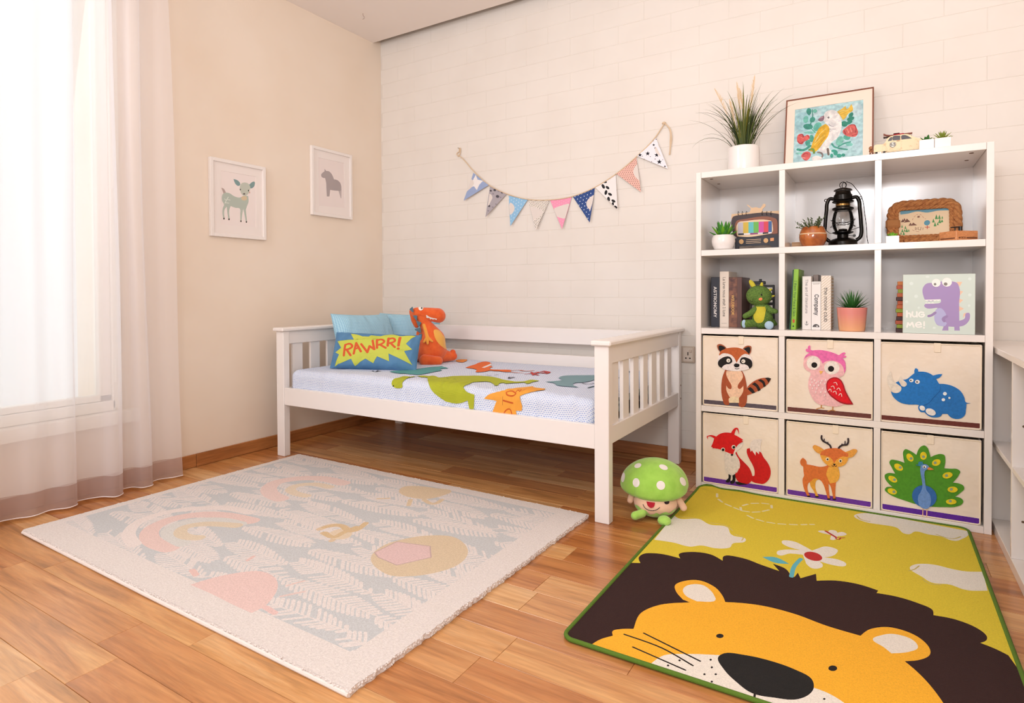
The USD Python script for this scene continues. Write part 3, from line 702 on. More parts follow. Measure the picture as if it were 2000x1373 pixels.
  ('feather_pupil', '8aa08a', 'P 31934,2513 31928,2486 31910,2464 31885,2453 31861,2457 31843,2474 31836,2500 31842,2527 31860,2549 31885,2560 31909,2556 31927,2539'),
  ('feather_eye', 'e8cf1e', 'P 32391,2680 32377,2600 32337,2538 32283,2510 32229,2523 32189,2574 32174,2650 32188,2729 32228,2792 32282,2820 32336,2806 32376,2755'),
  ('feather_pupil', '8aa08a', 'P 32333,2637 32327,2609 32310,2588 32286,2577 32261,2581 32244,2598 32237,2623 32243,2650 32261,2672 32285,2683 32309,2679 32327,2662'),
  ('feather_eye', 'e8cf1e', 'P 32829,2539 32829,2474 32793,2405 32731,2351 32660,2327 32599,2338 32563,2382 32564,2447 32600,2516 32662,2570 32733,2595 32794,2583'),
  ('feather_pupil', '8aa08a', 'P 32708,2454 32702,2427 32685,2405 32661,2395 32638,2398 32620,2415 32614,2440 32620,2467 32637,2489 32661,2499 32685,2496 32702,2479'),
  ('feather_eye', 'e8cf1e', 'P 31609,2018 31565,1974 31495,1964 31419,1991 31357,2047 31325,2117 31333,2182 31378,2226 31448,2235 31524,2209 31585,2153 31617,2083'),
  ('feather_pupil', '8aa08a', 'P 31578,2107 31572,2079 31554,2057 31529,2046 31504,2049 31486,2066 31479,2092 31485,2120 31504,2142 31528,2153 31553,2149 31572,2133'),
  ('feather_eye', 'e8cf1e', 'P 31420,1518 31379,1477 31310,1468 31233,1492 31168,1542 31132,1607 31136,1667 31177,1707 31246,1717 31323,1693 31388,1642 31423,1578'),
  ('feather_pupil', '8aa08a', 'P 31386,1591 31380,1563 31361,1541 31336,1530 31311,1533 31293,1550 31286,1575 31292,1603 31311,1626 31336,1637 31361,1634 31379,1617'),
  ('feather_eye', 'e8cf1e', 'P 31418,1068 31383,1016 31315,986 31234,988 31159,1020 31113,1074 31106,1135 31142,1187 31210,1216 31292,1214 31366,1182 31412,1128'),
  ('feather_pupil', '8aa08a', 'P 31371,1105 31364,1077 31346,1054 31321,1042 31296,1045 31277,1062 31270,1088 31277,1116 31295,1138 31320,1150 31346,1147 31364,1130'),
  ('feather_eye', 'e8cf1e', 'P 33205,2087 33194,2024 33145,1960 33071,1913 32991,1895 32927,1912 32896,1958 32907,2021 32956,2085 33031,2132 33111,2150 33174,2133'),
  ('feather_pupil', '8aa08a', 'P 33067,2019 33061,1993 33044,1971 33021,1960 32998,1964 32980,1980 32974,2005 32980,2032 32997,2053 33020,2064 33044,2061 33061,2044'),
  ('feather_eye', 'e8cf1e', 'P 33368,1529 33347,1471 33290,1421 33212,1393 33133,1395 33075,1425 33054,1476 33075,1534 33132,1584 33211,1611 33289,1610 33347,1579'),
  ('feather_pupil', '8aa08a', 'P 33216,1517 33210,1491 33193,1469 33170,1458 33147,1461 33130,1477 33124,1502 33130,1529 33146,1551 33170,1561 33193,1558 33210,1542'),
  ('feather_eye', 'e8cf1e', 'P 33334,1056 33313,1002 33254,955 33173,927 33092,926 33032,952 33010,998 33032,1053 33091,1100 33172,1128 33253,1129 33312,1102'),
  ('feather_pupil', '8aa08a', 'P 33189,1059 33183,1032 33166,1010 33143,999 33119,1002 33102,1018 33096,1043 33102,1070 33119,1091 33142,1103 33165,1100 33182,1084'),
  ('back', '3169b0', 'P 32695,984 32588,788 32408,671 32205,663 32031,769 31935,961 31943,1186 32054,1383 32235,1499 32439,1502 32610,1395 32703,1205'),
  ('crest', '3a86a6', 'P 32277,2357 32266,2311 32236,2275 32195,2257 32154,2263 32124,2290 32113,2333 32124,2378 32154,2415 32195,2433 32236,2427 32266,2399'),
  ('crest', '3a86a6', 'L 27 32220,2275 32158,2407'),
  ('crest', '3a86a6', 'L 27 32195,2257 32062,2281'),
  ('crest', '3a86a6', 'L 27 32244,2308 32248,2420'),
  ('bird', '6c93cf', 'P 32184,2182 32219,2290 32316,2348 32412,2332 32465,2253 32413,2166 32346,2112 32317,1997 32331,1765 32356,1535 32393,1336 32489,1206 32533,981 32504,771 32421,633 32300,611 32179,683 32118,878 32129,1086 32201,1245 32253,1459 32234,1720 32197,1949'),
  ('eye', 'eef0ee', 'P 32376,2260 32368,2230 32346,2205 32316,2193 32286,2196 32264,2214 32256,2242 32264,2273 32286,2297 32316,2310 32346,2306 32368,2288'),
  ('pupil', '14110f', 'P 32335,2239 32332,2224 32324,2212 32312,2207 32299,2209 32291,2218 32287,2232 32290,2247 32299,2259 32311,2265 32323,2263 32332,2253'),
  ('beak', 'e5893a', 'P 32412,2207! 32460,2252 32556,2222 32613,2187! 32508,2154 32425,2153!'),
 ],
 'lion': [
  ('flight', 'e9e4b8', 'L 106 24648,-4818 24745,-5254'),
  ('flight', 'e9e4b8', 'L 101 24864,-5526 25078,-5801'),
  ('flight', 'e9e4b8', 'L 98 25246,-5964 25505,-6132'),
  ('flight', 'e9e4b8', 'L 95 25654,-6232 25862,-6358'),
  ('flight', 'e9e4b8', 'L 93 26023,-6446 26269,-6421'),
  ('flight', 'e9e4b8', 'L 92 26408,-6399 26640,-6200'),
  ('flight', 'e9e4b8', 'L 93 26745,-6078 26930,-5784'),
  ('flight', 'e9e4b8', 'L 96 27004,-5493 26946,-5148'),
  ('flight', 'e9e4b8', 'L 99 26803,-5039 26572,-5079'),
  ('flight', 'e9e4b8', 'L 100 26421,-5169 26191,-5338'),
  ('flight', 'e9e4b8', 'L 98 26055,-5516 25920,-5789'),
  ('flight', 'e9e4b8', 'L 96 25880,-6067 25964,-6420'),
  ('flight', 'e9e4b8', 'L 90 26297,-6880 26540,-7081'),
  ('flight', 'e9e4b8', 'L 87 26687,-7136 26937,-7211'),
  ('flight', 'e9e4b8', 'L 86 27091,-7229 27340,-7218'),
  ('flight', 'e9e4b8', 'L 85 27484,-7187 27720,-7101'),
  ('flight', 'e9e4b8', 'L 85 27876,-7035 28107,-6924'),
  ('flight', 'e9e4b8', 'L 86 28259,-6834 28424,-6709'),
  ('flight', 'e9e4b8', 'L 86 28546,-6636 28668,-6564'),
  ('cloud', 'eee8dc', 'P 23834,-11116! 23737,-8343! 23996,-8595 24728,-8272 25256,-8622 25744,-8492 26237,-9272 26649,-9318 26661,-9689 26373,-9954 26314,-10444 25906,-10732 25432,-10745 25108,-11052 24521,-11012'),
  ('cloud_line', 'd8c878', 'L 52 24026,-8375 24807,-8226'),
  ('cloud_line', 'd8c878', 'L 50 25211,-8431 25724,-8397 26098,-8778'),
  ('cloud_line', 'd8c878', 'L 47 26248,-9118 26557,-9252 26573,-9554'),
  ('cloud', 'eee8dc', 'P 29960,-4788 30253,-4292 30811,-4137! 33749,-4398! 33424,-5279 33083,-5696 32761,-5457 32343,-5461 32064,-5351 31687,-5851 31338,-5267 30888,-5269 30413,-5280'),
  ('cloud_line', 'c9b868', 'L 56 30062,-4699 30270,-5088 30504,-5116'),
  ('cloud_line', 'c9b868', 'L 51 32632,-5313 33031,-5514 33371,-5118'),
  ('cloud', 'eee8dc', 'P 31676,-9135 31919,-8564 32431,-8356 32793,-8429 33093,-8438 33665,-8171! 33604,-9635! 33011,-9908 32686,-9752 32213,-9880 31970,-9569'),
  ('cloud_line', 'c9b868', 'L 40 31639,-9308 31769,-9136 31944,-8706'),
  ('cloud_line', 'c9b868', 'L 38 31984,-9756 32149,-9988 32445,-9896'),
  ('mane', '33140f', 'P 23741,-13352! 24042,-13192! 23854,-12816 23905,-12449 24381,-12165 25080,-12167! 24950,-11847 25293,-11449 25888,-11329 26346,-11614! 26318,-11199 26890,-11065 27507,-11279 28077,-11456! 27819,-10994! 28188,-11143 28456,-11688! 28549,-11633! 28598,-11275! 28715,-11641! 29103,-11065! 29163,-11567! 29652,-11257 30333,-11160 30799,-11298! 30758,-11501! 31224,-11445 31782,-11572 32088,-11758 32113,-12127! 32598,-12084 33029,-12290 33212,-12598 33168,-12929 33033,-13117! 33339,-13259 33550,-13424! 33674,-14129! 33910,-15457! 34230,-17293! 32081,-18067! 23770,-18893! 23538,-18180!'),
  ('face', 'e6a01c', 'P 24488,-18577! 24658,-17943 24858,-17651! 24773,-17438 24925,-17245 25211,-17060! 25118,-16153 25433,-15482 26191,-14862! 27018,-14351 27938,-14026 28782,-14027 29655,-14250 30408,-14319! 31347,-15009 31693,-15520 31922,-16043 32056,-16488 32133,-17469! 30937,-18825! 24478,-19030!'),
  ('ear', 'e6a01c', 'P 25922,-14855! 25612,-14486 25470,-14071 25608,-13729 26023,-13411 26477,-13553 26843,-13990 27044,-14442! 26472,-14934'),
  ('ear_inner', 'eee6da', 'P 26292,-14741! 25954,-14602 25750,-14239 25826,-13875 26156,-13660 26484,-13882 26726,-14296! 26739,-14412'),
  ('ear', 'e6a01c', 'P 30383,-14383! 30661,-13776 31135,-13440 31593,-13533 31871,-13909 31902,-14370 31636,-14803 31323,-15045! 30916,-15160'),
  ('ear_inner', 'eee6da', 'P 31089,-14814! 30919,-14598 30692,-14392 30871,-14017 31181,-13768 31532,-13815 31666,-14149 31458,-14514'),
  ('muzzle', 'eee6da', 'P 26085,-18343! 26280,-17782 26756,-17440 27454,-17077! 27682,-17632 28539,-18170! 29474,-17240! 29851,-17290 30222,-17508 30583,-18330! 29417,-19742! 27440,-18832!'),
  ('nose', '12100f', 'P 27440,-17140 27535,-16939 27991,-16754 28564,-16682 29083,-16738 29469,-16907 29555,-17191 29462,-17615 29215,-17923 28858,-18067 28394,-18168 28003,-17935 27682,-17632'),
  ('eye', '1c120e', 'P 27348,-16169 27348,-16224 27325,-16278 27287,-16316 27243,-16327 27205,-16310 27183,-16268 27183,-16212 27205,-16157 27244,-16119 27288,-16108 27327,-16126'),
  ('eye', '1c120e', 'P 29969,-16174 29961,-16241 29931,-16304 29887,-16346 29842,-16357 29806,-16334 29791,-16282 29799,-16214 29829,-16151 29873,-16107 29919,-16097 29954,-16121'),
  ('whisker', '1c120e', 'L 51 25094,-17435 26141,-17526 26987,-17843'),
  ('whisker', '1c120e', 'L 51 25518,-17118 27095,-17576'),
  ('whisker', '1c120e', 'L 48 25485,-17862 26883,-18112'),
  ('mouth', '1c120e', 'L 47 28447,-18136 28481,-18513'),
  ('stem', '62b8c8', 'L 133 28454,-11672 28448,-10834 28575,-10120'),
  ('leaf', '62b8c8', 'P 27436,-10636! 27777,-10432 28291,-10732! 27910,-10881'),
  ('petal', 'f0ebe0', 'P 28593,-9735! 28211,-9857 27890,-10197 27811,-9880 28033,-9595 28484,-9370! 28070,-9284 27855,-9070 27858,-8788 28113,-8683 28592,-8973 28831,-9207! 28956,-8978 29287,-8558 29542,-8629 29564,-9049 29411,-9414 29216,-9614! 29625,-9534 29869,-9690 29849,-9997 29521,-10096 29107,-10005! 29222,-10176 29182,-10549 28993,-10701 28767,-10448!'),
  ('flower_centre', 'c42a28', 'P 29182,-9731 29144,-9905 29044,-10022 28908,-10053 28771,-9988 28669,-9844 28629,-9657 28665,-9476 28767,-9354 28908,-9324 29047,-9394 29147,-9544'),
  ('butterfly_wing', 'eee6da', 'P 29323,-7360! 28977,-7316 28873,-7252 28997,-7051 29190,-7063! 29253,-6847 29405,-6808 29492,-7010! 29672,-6827 29790,-6957 29690,-7215 29511,-7370! 29490,-7672 29352,-7850 29301,-7617'),
  ('butterfly_body', 'b8322e', 'L 99 29113,-7058 29465,-7495'),
  ('butterfly_body', 'b8322e', 'L 48 29465,-7495 29528,-7697 29626,-7447'),
  ('butterfly_body', 'b8322e', 'L 48 29465,-7495 29627,-7470 29749,-7374'),
  ('freckle', '1c120e', 'P 27327,-17372 27328,-17393 27323,-17412 27312,-17424 27299,-17426 27287,-17418 27279,-17401 27278,-17380 27283,-17361 27294,-17348 27307,-17346 27320,-17355'),
  ('freckle', '1c120e', 'P 27422,-17664 27423,-17685 27417,-17703 27407,-17715 27394,-17717 27382,-17709 27375,-17693 27374,-17673 27379,-17654 27390,-17642 27403,-17640 27415,-17648'),
  ('freckle', '1c120e', 'P 27335,-18022 27336,-18042 27331,-18060 27320,-18071 27308,-18074 27296,-18066 27289,-18050 27288,-18031 27293,-18013 27303,-18001 27316,-17999 27328,-18007'),
  ('freckle', '1c120e', 'P 27563,-17886 27564,-17905 27558,-17923 27547,-17935 27535,-17937 27523,-17929 27516,-17914 27515,-17894 27521,-17876 27532,-17864 27544,-17862 27556,-17870'),
  ('freckle', '1c120e', 'P 27547,-18209 27548,-18228 27543,-18245 27532,-18257 27520,-18259 27509,-18252 27502,-18237 27501,-18218 27506,-18200 27517,-18189 27529,-18187 27540,-18194'),
  ('freckle', '1c120e', 'P 26683,-17791 26685,-17812 26680,-17830 26669,-17843 26656,-17845 26643,-17837 26635,-17820 26633,-17800 26638,-17781 26648,-17769 26662,-17767 26675,-17775'),
  ('freckle', '1c120e', 'P 26502,-18134 26504,-18154 26499,-18172 26489,-18184 26475,-18186 26463,-18179 26454,-18163 26452,-18143 26457,-18125 26467,-18113 26480,-18111 26493,-18119'),
  ('freckle', '1c120e', 'P 29813,-17537 29811,-17556 29804,-17573 29793,-17584 29782,-17586 29773,-17578 29769,-17563 29771,-17544 29778,-17527 29789,-17516 29800,-17514 29809,-17522'),
 ],
 'fawn': [
  ('paper', 'efe4e0', 'P -12549,15834! -10375,15855! -10412,12922! -12587,12892!'),
  ('tail', 'b5a39d', 'P -12520,14901! -12408,14884 -12246,14669! -12387,14578!'),
  ('body', 'b4bfb4', 'P -12438,14571 -12257,14672 -12049,14672 -11788,14554 -11415,14516 -11197,14634 -10883,14676! -10871,14341 -10973,14081 -11042,13876! -10979,13232! -11061,13223! -11128,13571 -11206,13906! -11275,13604 -11323,13232! -11399,13224! -11400,13591 -11423,13891 -11690,13908 -11980,13970! -12061,13759 -12046,13256! -12130,13233! -12178,13554 -12215,13908! -12346,13726 -12375,13484 -12337,13226! -12425,13217! -12477,13521 -12448,13809 -12378,14008 -12479,14186 -12496,14421'),
  ('chest', 'd8c3a2', 'P -10957,14538 -10983,14470 -11052,14414 -11145,14385 -11238,14390 -11305,14428 -11329,14489 -11303,14556 -11235,14611 -11142,14641 -11049,14636 -10981,14598'),
  ('fern', 'dfe4da', 'L 35 -12316,14087 -12199,14317 -12115,14448'),
  ('fern', 'dfe4da', 'L 30 -12236,14240 -12338,14323'),
  ('fern', 'dfe4da', 'L 30 -12184,14319 -12002,14294'),
  ('fern', 'dfe4da', 'L 30 -12305,14112 -12082,14116'),
  ('ear', '7f9c9c', 'P -11787,15496! -11564,15468 -11404,15347 -11379,15244 -11514,15155 -11684,15256'),
  ('ear', '7f9c9c', 'P -10860,15173 -10746,15398 -10453,15523 -10455,15393 -10609,15170 -10777,15131'),
  ('head', 'c2c7ba', 'P -11407,15103 -11296,15324 -11077,15407 -10858,15367 -10749,15200 -10808,14943 -10949,14726 -11142,14641 -11277,14706 -11383,14911'),
  ('cheek', 'd9b5a8', 'P -10753,14892 -10759,14861 -10776,14837 -10798,14826 -10820,14831 -10836,14850 -10842,14879 -10835,14910 -10819,14934 -10796,14945 -10774,14940 -10758,14921'),
  ('eye', '3b3a38', 'P -11344,14975 -11349,14950 -11361,14931 -11377,14922 -11393,14926 -11405,14942 -11409,14966 -11404,14991 -11392,15011 -11376,15019 -11360,15015 -11348,14999'),
  ('eye', '3b3a38', 'P -10829,14990 -10834,14964 -10846,14945 -10863,14936 -10880,14940 -10892,14956 -10896,14980 -10891,15006 -10879,15026 -10862,15035 -10845,15030 -10833,15014'),
  ('nose', '5b5352', 'P -11075,14768 -11084,14745 -11108,14725 -11141,14715 -11174,14716 -11197,14729 -11206,14750 -11197,14773 -11173,14793 -11140,14803 -11107,14802 -11083,14789'),
  ('hoof', '4c4643', 'P -12342,13240 -12349,13213 -12366,13192 -12389,13183 -12412,13187 -12429,13205 -12435,13230 -12428,13257 -12411,13278 -12388,13288 -12365,13283 -12348,13265'),
  ('hoof', '4c4643', 'P -12041,13232 -12048,13205 -12066,13184 -12089,13175 -12113,13179 -12129,13197 -12135,13223 -12129,13250 -12111,13271 -12088,13280 -12064,13276 -12047,13258'),
  ('hoof', '4c4643', 'P -11318,13198 -11324,13171 -11340,13149 -11362,13140 -11384,13145 -11399,13163 -11405,13189 -11399,13217 -11382,13238 -11361,13248 -11339,13243 -11324,13224'),
  ('hoof', '4c4643', 'P -10974,13193 -10980,13165 -10996,13143 -11018,13134 -11040,13139 -11056,13157 -11062,13184 -11056,13212 -11039,13233 -11017,13243 -10995,13238 -10979,13219'),
 ],
 'pony': [
  ('paper', 'ece0dc', 'P -5848,17810! -3685,17840! -3643,14845! -5815,14729!'),
  ('leg', 'bfb2b2', 'P -4201,15990! -3912,16090! -3935,15460! -3988,15453!'),
  ('body', 'aca1a1', 'P -5615,16737 -5507,16889 -5348,17006! -5332,17177! -5204,17064! -4965,17071 -4747,16937 -4552,16626! -4269,16613 -4007,16452 -3926,16204 -3974,15965 -4277,15910 -4884,15881! -4948,15446! -5166,15417! -5196,15904 -5227,16350 -5296,16581! -5475,16581 -5595,16640'),
 ],
 'cockatoo': [
  ('sky', 'b3d9dc', 'P 366,3313! 3215,3311! 3231,366! 381,523!'),
  ('cloud', 'c6dfe2', 'P 3182,2700 3103,2560 2979,2499 2844,2534 2733,2655 2677,2831 2690,3015 2770,3156 2895,3216 3031,3179 3141,3056 3196,2881'),
  ('cloud', 'a5d2d8', 'P 1162,2555 1117,2315 983,2157 793,2120 599,2218 451,2424 391,2684 436,2928 573,3088 765,3122 960,3020 1104,2813'),
  ('cloud', 'c3dde0', 'P 1528,2955 1497,2868 1406,2816 1281,2813 1154,2860 1059,2945 1023,3045 1054,3133 1146,3185 1272,3187 1399,3139 1493,3054'),
  ('cloud', 'bcdde2', 'P 3235,1148 3210,890 3135,709 3032,653 2926,737 2847,941 2816,1210 2841,1471 2916,1654 3021,1709 3126,1622 3205,1416'),
  ('leaf', '3a9180', 'P 892,3162 965,3290 1082,3222 1111,3060 1026,2898! 948,2989'),
  ('leaf', '6fbda8', 'P 1346,3119 1350,3066 1330,3022 1292,2997 1245,2998 1203,3026 1177,3072 1173,3125 1193,3170 1232,3195 1278,3193 1320,3165'),
  ('stem', '3a9180', 'L 40 1146,3194 1170,2832 1100,2488'),
  ('leaf', '74c3b2', 'P 990,2685 964,2598 917,2545 861,2540 811,2585 780,2668 777,2767 802,2855 850,2908 906,2912 956,2867 987,2784'),
  ('leaf', '3f9884', 'P 1251,2757 1278,2692 1274,2619 1241,2558 1188,2525 1128,2528 1077,2568 1050,2633 1053,2707 1086,2768 1140,2801 1200,2797'),
  ('leaf', '37907e', 'P 1193,2275 1163,2210 1086,2176 984,2183 883,2230 811,2304 787,2385 817,2451 895,2485 997,2477 1098,2429 1169,2356'),
  ('leaf', '68bda9', 'P 1496,2124 1415,2053 1325,2036 1250,2079 1210,2169 1217,2283 1268,2390 1349,2461 1439,2478 1514,2435 1553,2345 1546,2231'),
  ('leaf', '7cc6b8', 'P 1289,1975 1258,1949 1171,1940 1051,1951 930,1978 841,2014 808,2050 840,2076 928,2085 1048,2074 1168,2047 1256,2011'),
  ('stem', '3f9884', 'L 34 1087,2506 1146,2188 1301,1979'),
  ('leaf', '2f8a74', 'P 2803,2560 2756,2521 2707,2512 2668,2536 2649,2587 2657,2650 2688,2709 2735,2748 2785,2757 2824,2732 2842,2682 2835,2619'),
  ('leaf', '2f8a74', 'P 2876,2482 2871,2427 2830,2375 2763,2340 2688,2333 2625,2355 2591,2400 2596,2456 2638,2508 2705,2542 2780,2549 2843,2527'),
  ('leaf', '2f8a74', 'P 2805,2322 2802,2274 2764,2224 2701,2185 2631,2167 2572,2176 2539,2209 2542,2257 2580,2308 2643,2347 2713,2364 2773,2355'),
  ('leaf', '2f8a74', 'P 2619,2177 2593,2114 2539,2082 2471,2088 2408,2132 2367,2201 2358,2277 2385,2340 2439,2373 2507,2366 2570,2322 2611,2253'),
  ('leaf', '48a08c', 'L 70 2272,1126 2461,1232 2732,1287'),
  ('leaf', '48a08c', 'L 76 2004,1298 2104,1135 2249,1055 2608,930'),
  ('leaf', '7cc2b0', 'P 2437,1298 2372,1209 2291,1173 2217,1197 2169,1277 2160,1390 2193,1506 2259,1595 2340,1631 2414,1606 2461,1526 2470,1413'),
  ('leaf', '57ad98', 'P 2741,1516 2723,1452 2672,1411 2601,1404 2529,1432 2476,1489 2456,1559 2474,1623 2526,1664 2597,1671 2669,1642 2721,1585'),
  ('leaf', '7cc6b8', 'P 2840,1147 2822,1109 2770,1086 2700,1085 2629,1106 2576,1144 2557,1188 2575,1227 2627,1250 2698,1250 2769,1229 2821,1191'),
  ('leaf', '3aa08a', 'P 2066,695 2059,644 2036,609 2005,599 1974,617 1950,658 1940,712 1948,762 1970,797 2001,807 2033,789 2057,748'),
  ('leaf', '3aa08a', 'P 2244,819 2233,752 2203,706 2160,694 2116,718 2083,772 2071,842 2081,909 2112,955 2155,967 2198,943 2231,888'),
  ('leaf', '3aa08a', 'P 2404,650 2391,601 2355,570 2305,563 2255,583 2217,624 2203,676 2216,725 2252,757 2302,763 2352,743 2389,702'),
  ('leaf', '3aa08a', 'P 2545,666 2536,629 2509,605 2471,600 2433,615 2404,647 2394,686 2403,723 2431,748 2468,753 2507,737 2535,705'),
  ('leaf', '3aa08a', 'P 2184,921 2172,888 2135,867 2085,864 2034,881 1996,912 1982,950 1995,983 2031,1004 2082,1007 2133,990 2170,959'),
  ('leaf', '3f9884', 'L 113 577,1214 820,1150 1105,1323'),
  ('leaf', '4ba791', 'P 1106,1475 1094,1393 1057,1337 1005,1322 951,1352 911,1419 894,1506 906,1588 943,1644 996,1659 1049,1628 1090,1561'),
  ('leaf', '8accbc', 'P 951,965 922,941 839,933 725,941 610,964 525,995 494,1027 524,1050 607,1059 722,1051 836,1028 920,996'),
  ('leaf', '4ba791', 'P 1246,1682 1235,1593 1200,1531 1150,1514 1099,1546 1061,1619 1045,1713 1056,1803 1091,1865 1141,1882 1192,1849 1230,1776'),
  ('protea', 'd8605a', 'P 527,1775 605,1995 746,1998 851,1865 976,1913 1074,1739 1009,1651 859,1587 761,1458 601,1539'),
  ('protea_mark', 'a5313f', 'L 40 620,1931 746,1973 801,1842'),
  ('protea_mark', 'a5313f', 'L 40 578,1629 709,1502 783,1568'),
  ('protea_mark', 'a5313f', 'L 34 977,1876 1057,1741'),
  ('protea_mark', 'ef8a7e', 'L 34 700,1826 804,1749'),
  ('protea', 'd9675f', 'P 2427,1892 2545,2023 2709,2146 2875,2139 2976,1953 3026,1649 2952,1528 2788,1532 2550,1634'),
  ('protea_mark', 'a9383f', 'L 43 2733,2127 2875,2118 2948,1958 2945,1751'),
  ('protea_mark', 'a9383f', 'L 35 2475,1914 2549,1694'),
  ('protea_mark', 'a9383f', 'L 35 2811,1594 2998,1624'),
  ('protea_mark', 'f09a8c', 'L 35 2593,1955 2667,1765'),
  ('protea_mark', 'f09a8c', 'L 35 2735,1992 2785,1776'),
  ('protea', 'd9635e', 'P 740,872 824,1012 999,1055 1132,940 1108,732 961,595 807,711'),
  ('protea_mark', 'a5313f', 'L 34 802,894 901,972 1028,924'),
  ('protea_mark', 'f1b0a6', 'L 34 780,775 908,728'),
  ('crest', 'e6bc48', 'P 2182,2901! 2338,2989 2529,3136! 2567,2978 2763,3184! 2801,2821 2654,2726 2495,2476 2419,2428! 2319,2657'),
  ('crest_mark', 'f1d57c', 'L 28 2267,2885 2484,2907 2652,2908'),
  ('crest_mark', 'c99a2a', 'L 22 2318,2724 2510,2782 2700,2869'),
  ('bird', 'f0eae5', 'P 1631,2783 1702,2955 1873,3032 2095,2977 2219,2833 2338,2539 2380,2170 2333,1817 2193,1539 2003,1388 1886,1136 1964,881 1746,851 1523,977 1469,1165 1613,1325 1779,1602 1846,1954 1815,2263 1663,2471 1597,2635'),
  ('feather', 'd9cfe0', 'L 19 2153,2449 2225,2498 2275,2368'),
  ('feather', '8e8594', 'L 22 1863,2300 1938,2212 2061,2177'),
  ('feather', 'a59aa0', 'L 19 1868,2072 1942,2045'),
  ('feather', 'a59aa0', 'L 19 2015,2033 2136,2029'),
  ('feather', 'a59aa0', 'L 17 1883,1933 1944,1923'),
  ('feather', 'e8cfd8', 'L 22 1520,1098 1619,1054'),
  ('wing', 'e5b02a', 'P 1351,1971 1495,2223 1715,2355! 1833,2229 1831,1715 1660,1439 1494,1161 1325,998 1099,1060! 1167,1359'),
  ('wing_mark', 'f2d477', 'L 33 1359,1665 1502,1887 1720,2095'),
  ('wing_mark', 'f0cd66', 'L 33 1267,1345 1460,1559 1678,1768'),
  ('wing_mark', 'f4e0a0', 'L 28 1288,1493 1455,1772'),
  ('wing_mark', 'c98f1c', 'L 25 1417,1293 1633,1563 1752,1727'),
  ('beak', '8a6a78', 'P 1391,2603! 1483,2732 1648,2802! 1659,2655 1600,2527 1488,2525'),
  ('beak', 'c9a7ae', 'L 25 1459,2690 1608,2726'),
  ('eye', '3c3540', 'P 1881,2648 1876,2623 1861,2606 1840,2603 1819,2613 1803,2635 1797,2662 1802,2687 1817,2704 1838,2707 1859,2697 1875,2675'),
  ('eye', 'efe8e6', 'P 1864,2645 1862,2634 1856,2628 1847,2626 1838,2631 1832,2640 1829,2651 1831,2661 1838,2668 1846,2669 1855,2665 1861,2656'),
  ('branch', '8a7a74', 'L 72 1425,960 1574,895 1631,753 1531,602'),
  ('branch', '75685f', 'L 93 1834,1069 1874,780'),
  ('flower', 'f3e8e2', 'P 1184,686 1379,786 1504,740 1609,642 1508,560 1262,547'),
  ('leaf', '7a9a3a', 'L 95 1072,1130 1210,1141 1276,951'),
 ],
 'rawrr': [
  ('burst', 'c6cd52', 'P -1529,1170! -1108,1074! -694,893! -345,912! -236,1063! 302,990! 595,1133 962,1218 1302,1110! 1405,1073! 2253,1230! 1859,499! 2245,152! 1831,-33! 2323,-905! 972,-272! 1065,-807! 353,-518! 154,-990! -299,-717! -938,-1209! -1138,-758! -2197,-1240! -1934,-465! -2269,-260! -1895,29! -2243,529! -1186,642!'),
  ('letter', 'd2582a', 'L 139 -1617,-534! -1637,219!'),
  ('letter', 'd2582a', 'L 133 -1646,219! -1328,293 -1200,137 -1316,-47 -1602,-138!'),
  ('letter', 'd2582a', 'L 140 -1497,-114! -1201,-522!'),
  ('letter', 'd2582a', 'L 142 -1027,-397! -991,368!'),
  ('letter', 'd2582a', 'L 143 -991,368! -619,-231!'),
  ('letter', 'd2582a', 'L 117 -992,-55! -777,34!'),
  ('letter', 'd2582a', 'L 137 -676,301! -232,-271! -171,180! 131,-33! -53,597!'),
  ('letter', 'd2582a', 'L 140 274,75! 185,671!'),
  ('letter', 'd2582a', 'L 130 186,630! 472,706 614,567 512,396 318,296!'),
  ('letter', 'd2582a', 'L 130 399,328! 766,107!'),
  ('letter', 'd2582a', 'L 143 862,265! 818,829!'),
  ('letter', 'd2582a', 'L 132 819,766! 1103,844 1214,681 1108,540 925,465!'),
  ('letter', 'd2582a', 'L 132 975,492! 1276,198!'),
  ('letter', 'd2582a', 'L 161 1458,927! 1474,320!'),
  ('letter', 'd2582a', 'P 1576,105 1564,65 1532,34 1488,22 1444,31 1411,59 1399,98 1410,139 1442,169 1486,182 1530,173 1563,145'),
 ],
 'hug': [
  ('snow', 'dce8e2', 'P 31925,9389 31917,9356 31893,9332 31860,9324 31827,9333 31803,9357 31794,9390 31802,9423 31826,9447 31859,9455 31892,9446 31916,9422'),
  ('snow', 'dce8e2', 'P 32076,8889 32068,8856 32046,8832 32016,8823 31985,8832 31962,8856 31954,8889 31962,8922 31984,8946 32015,8955 32046,8946 32068,8922'),
  ('snow', 'dce8e2', 'P 31757,8678 31751,8651 31733,8632 31709,8625 31685,8632 31667,8651 31660,8677 31667,8704 31684,8723 31709,8730 31733,8723 31751,8704'),
  ('snow', 'dce8e2', 'P 32443,9642 32435,9622 32412,9607 32379,9602 32347,9608 32323,9624 32315,9645 32323,9665 32347,9680 32379,9685 32411,9679 32435,9663'),
  ('snow', 'dce8e2', 'P 33742,9544 33735,9516 33717,9496 33692,9489 33667,9497 33648,9517 33641,9545 33648,9573 33666,9593 33691,9600 33716,9592 33735,9572'),
  ('snow', 'dce8e2', 'P 33748,8938 33741,8910 33722,8890 33695,8883 33669,8890 33650,8910 33642,8938 33649,8966 33669,8986 33695,8994 33721,8986 33740,8966'),
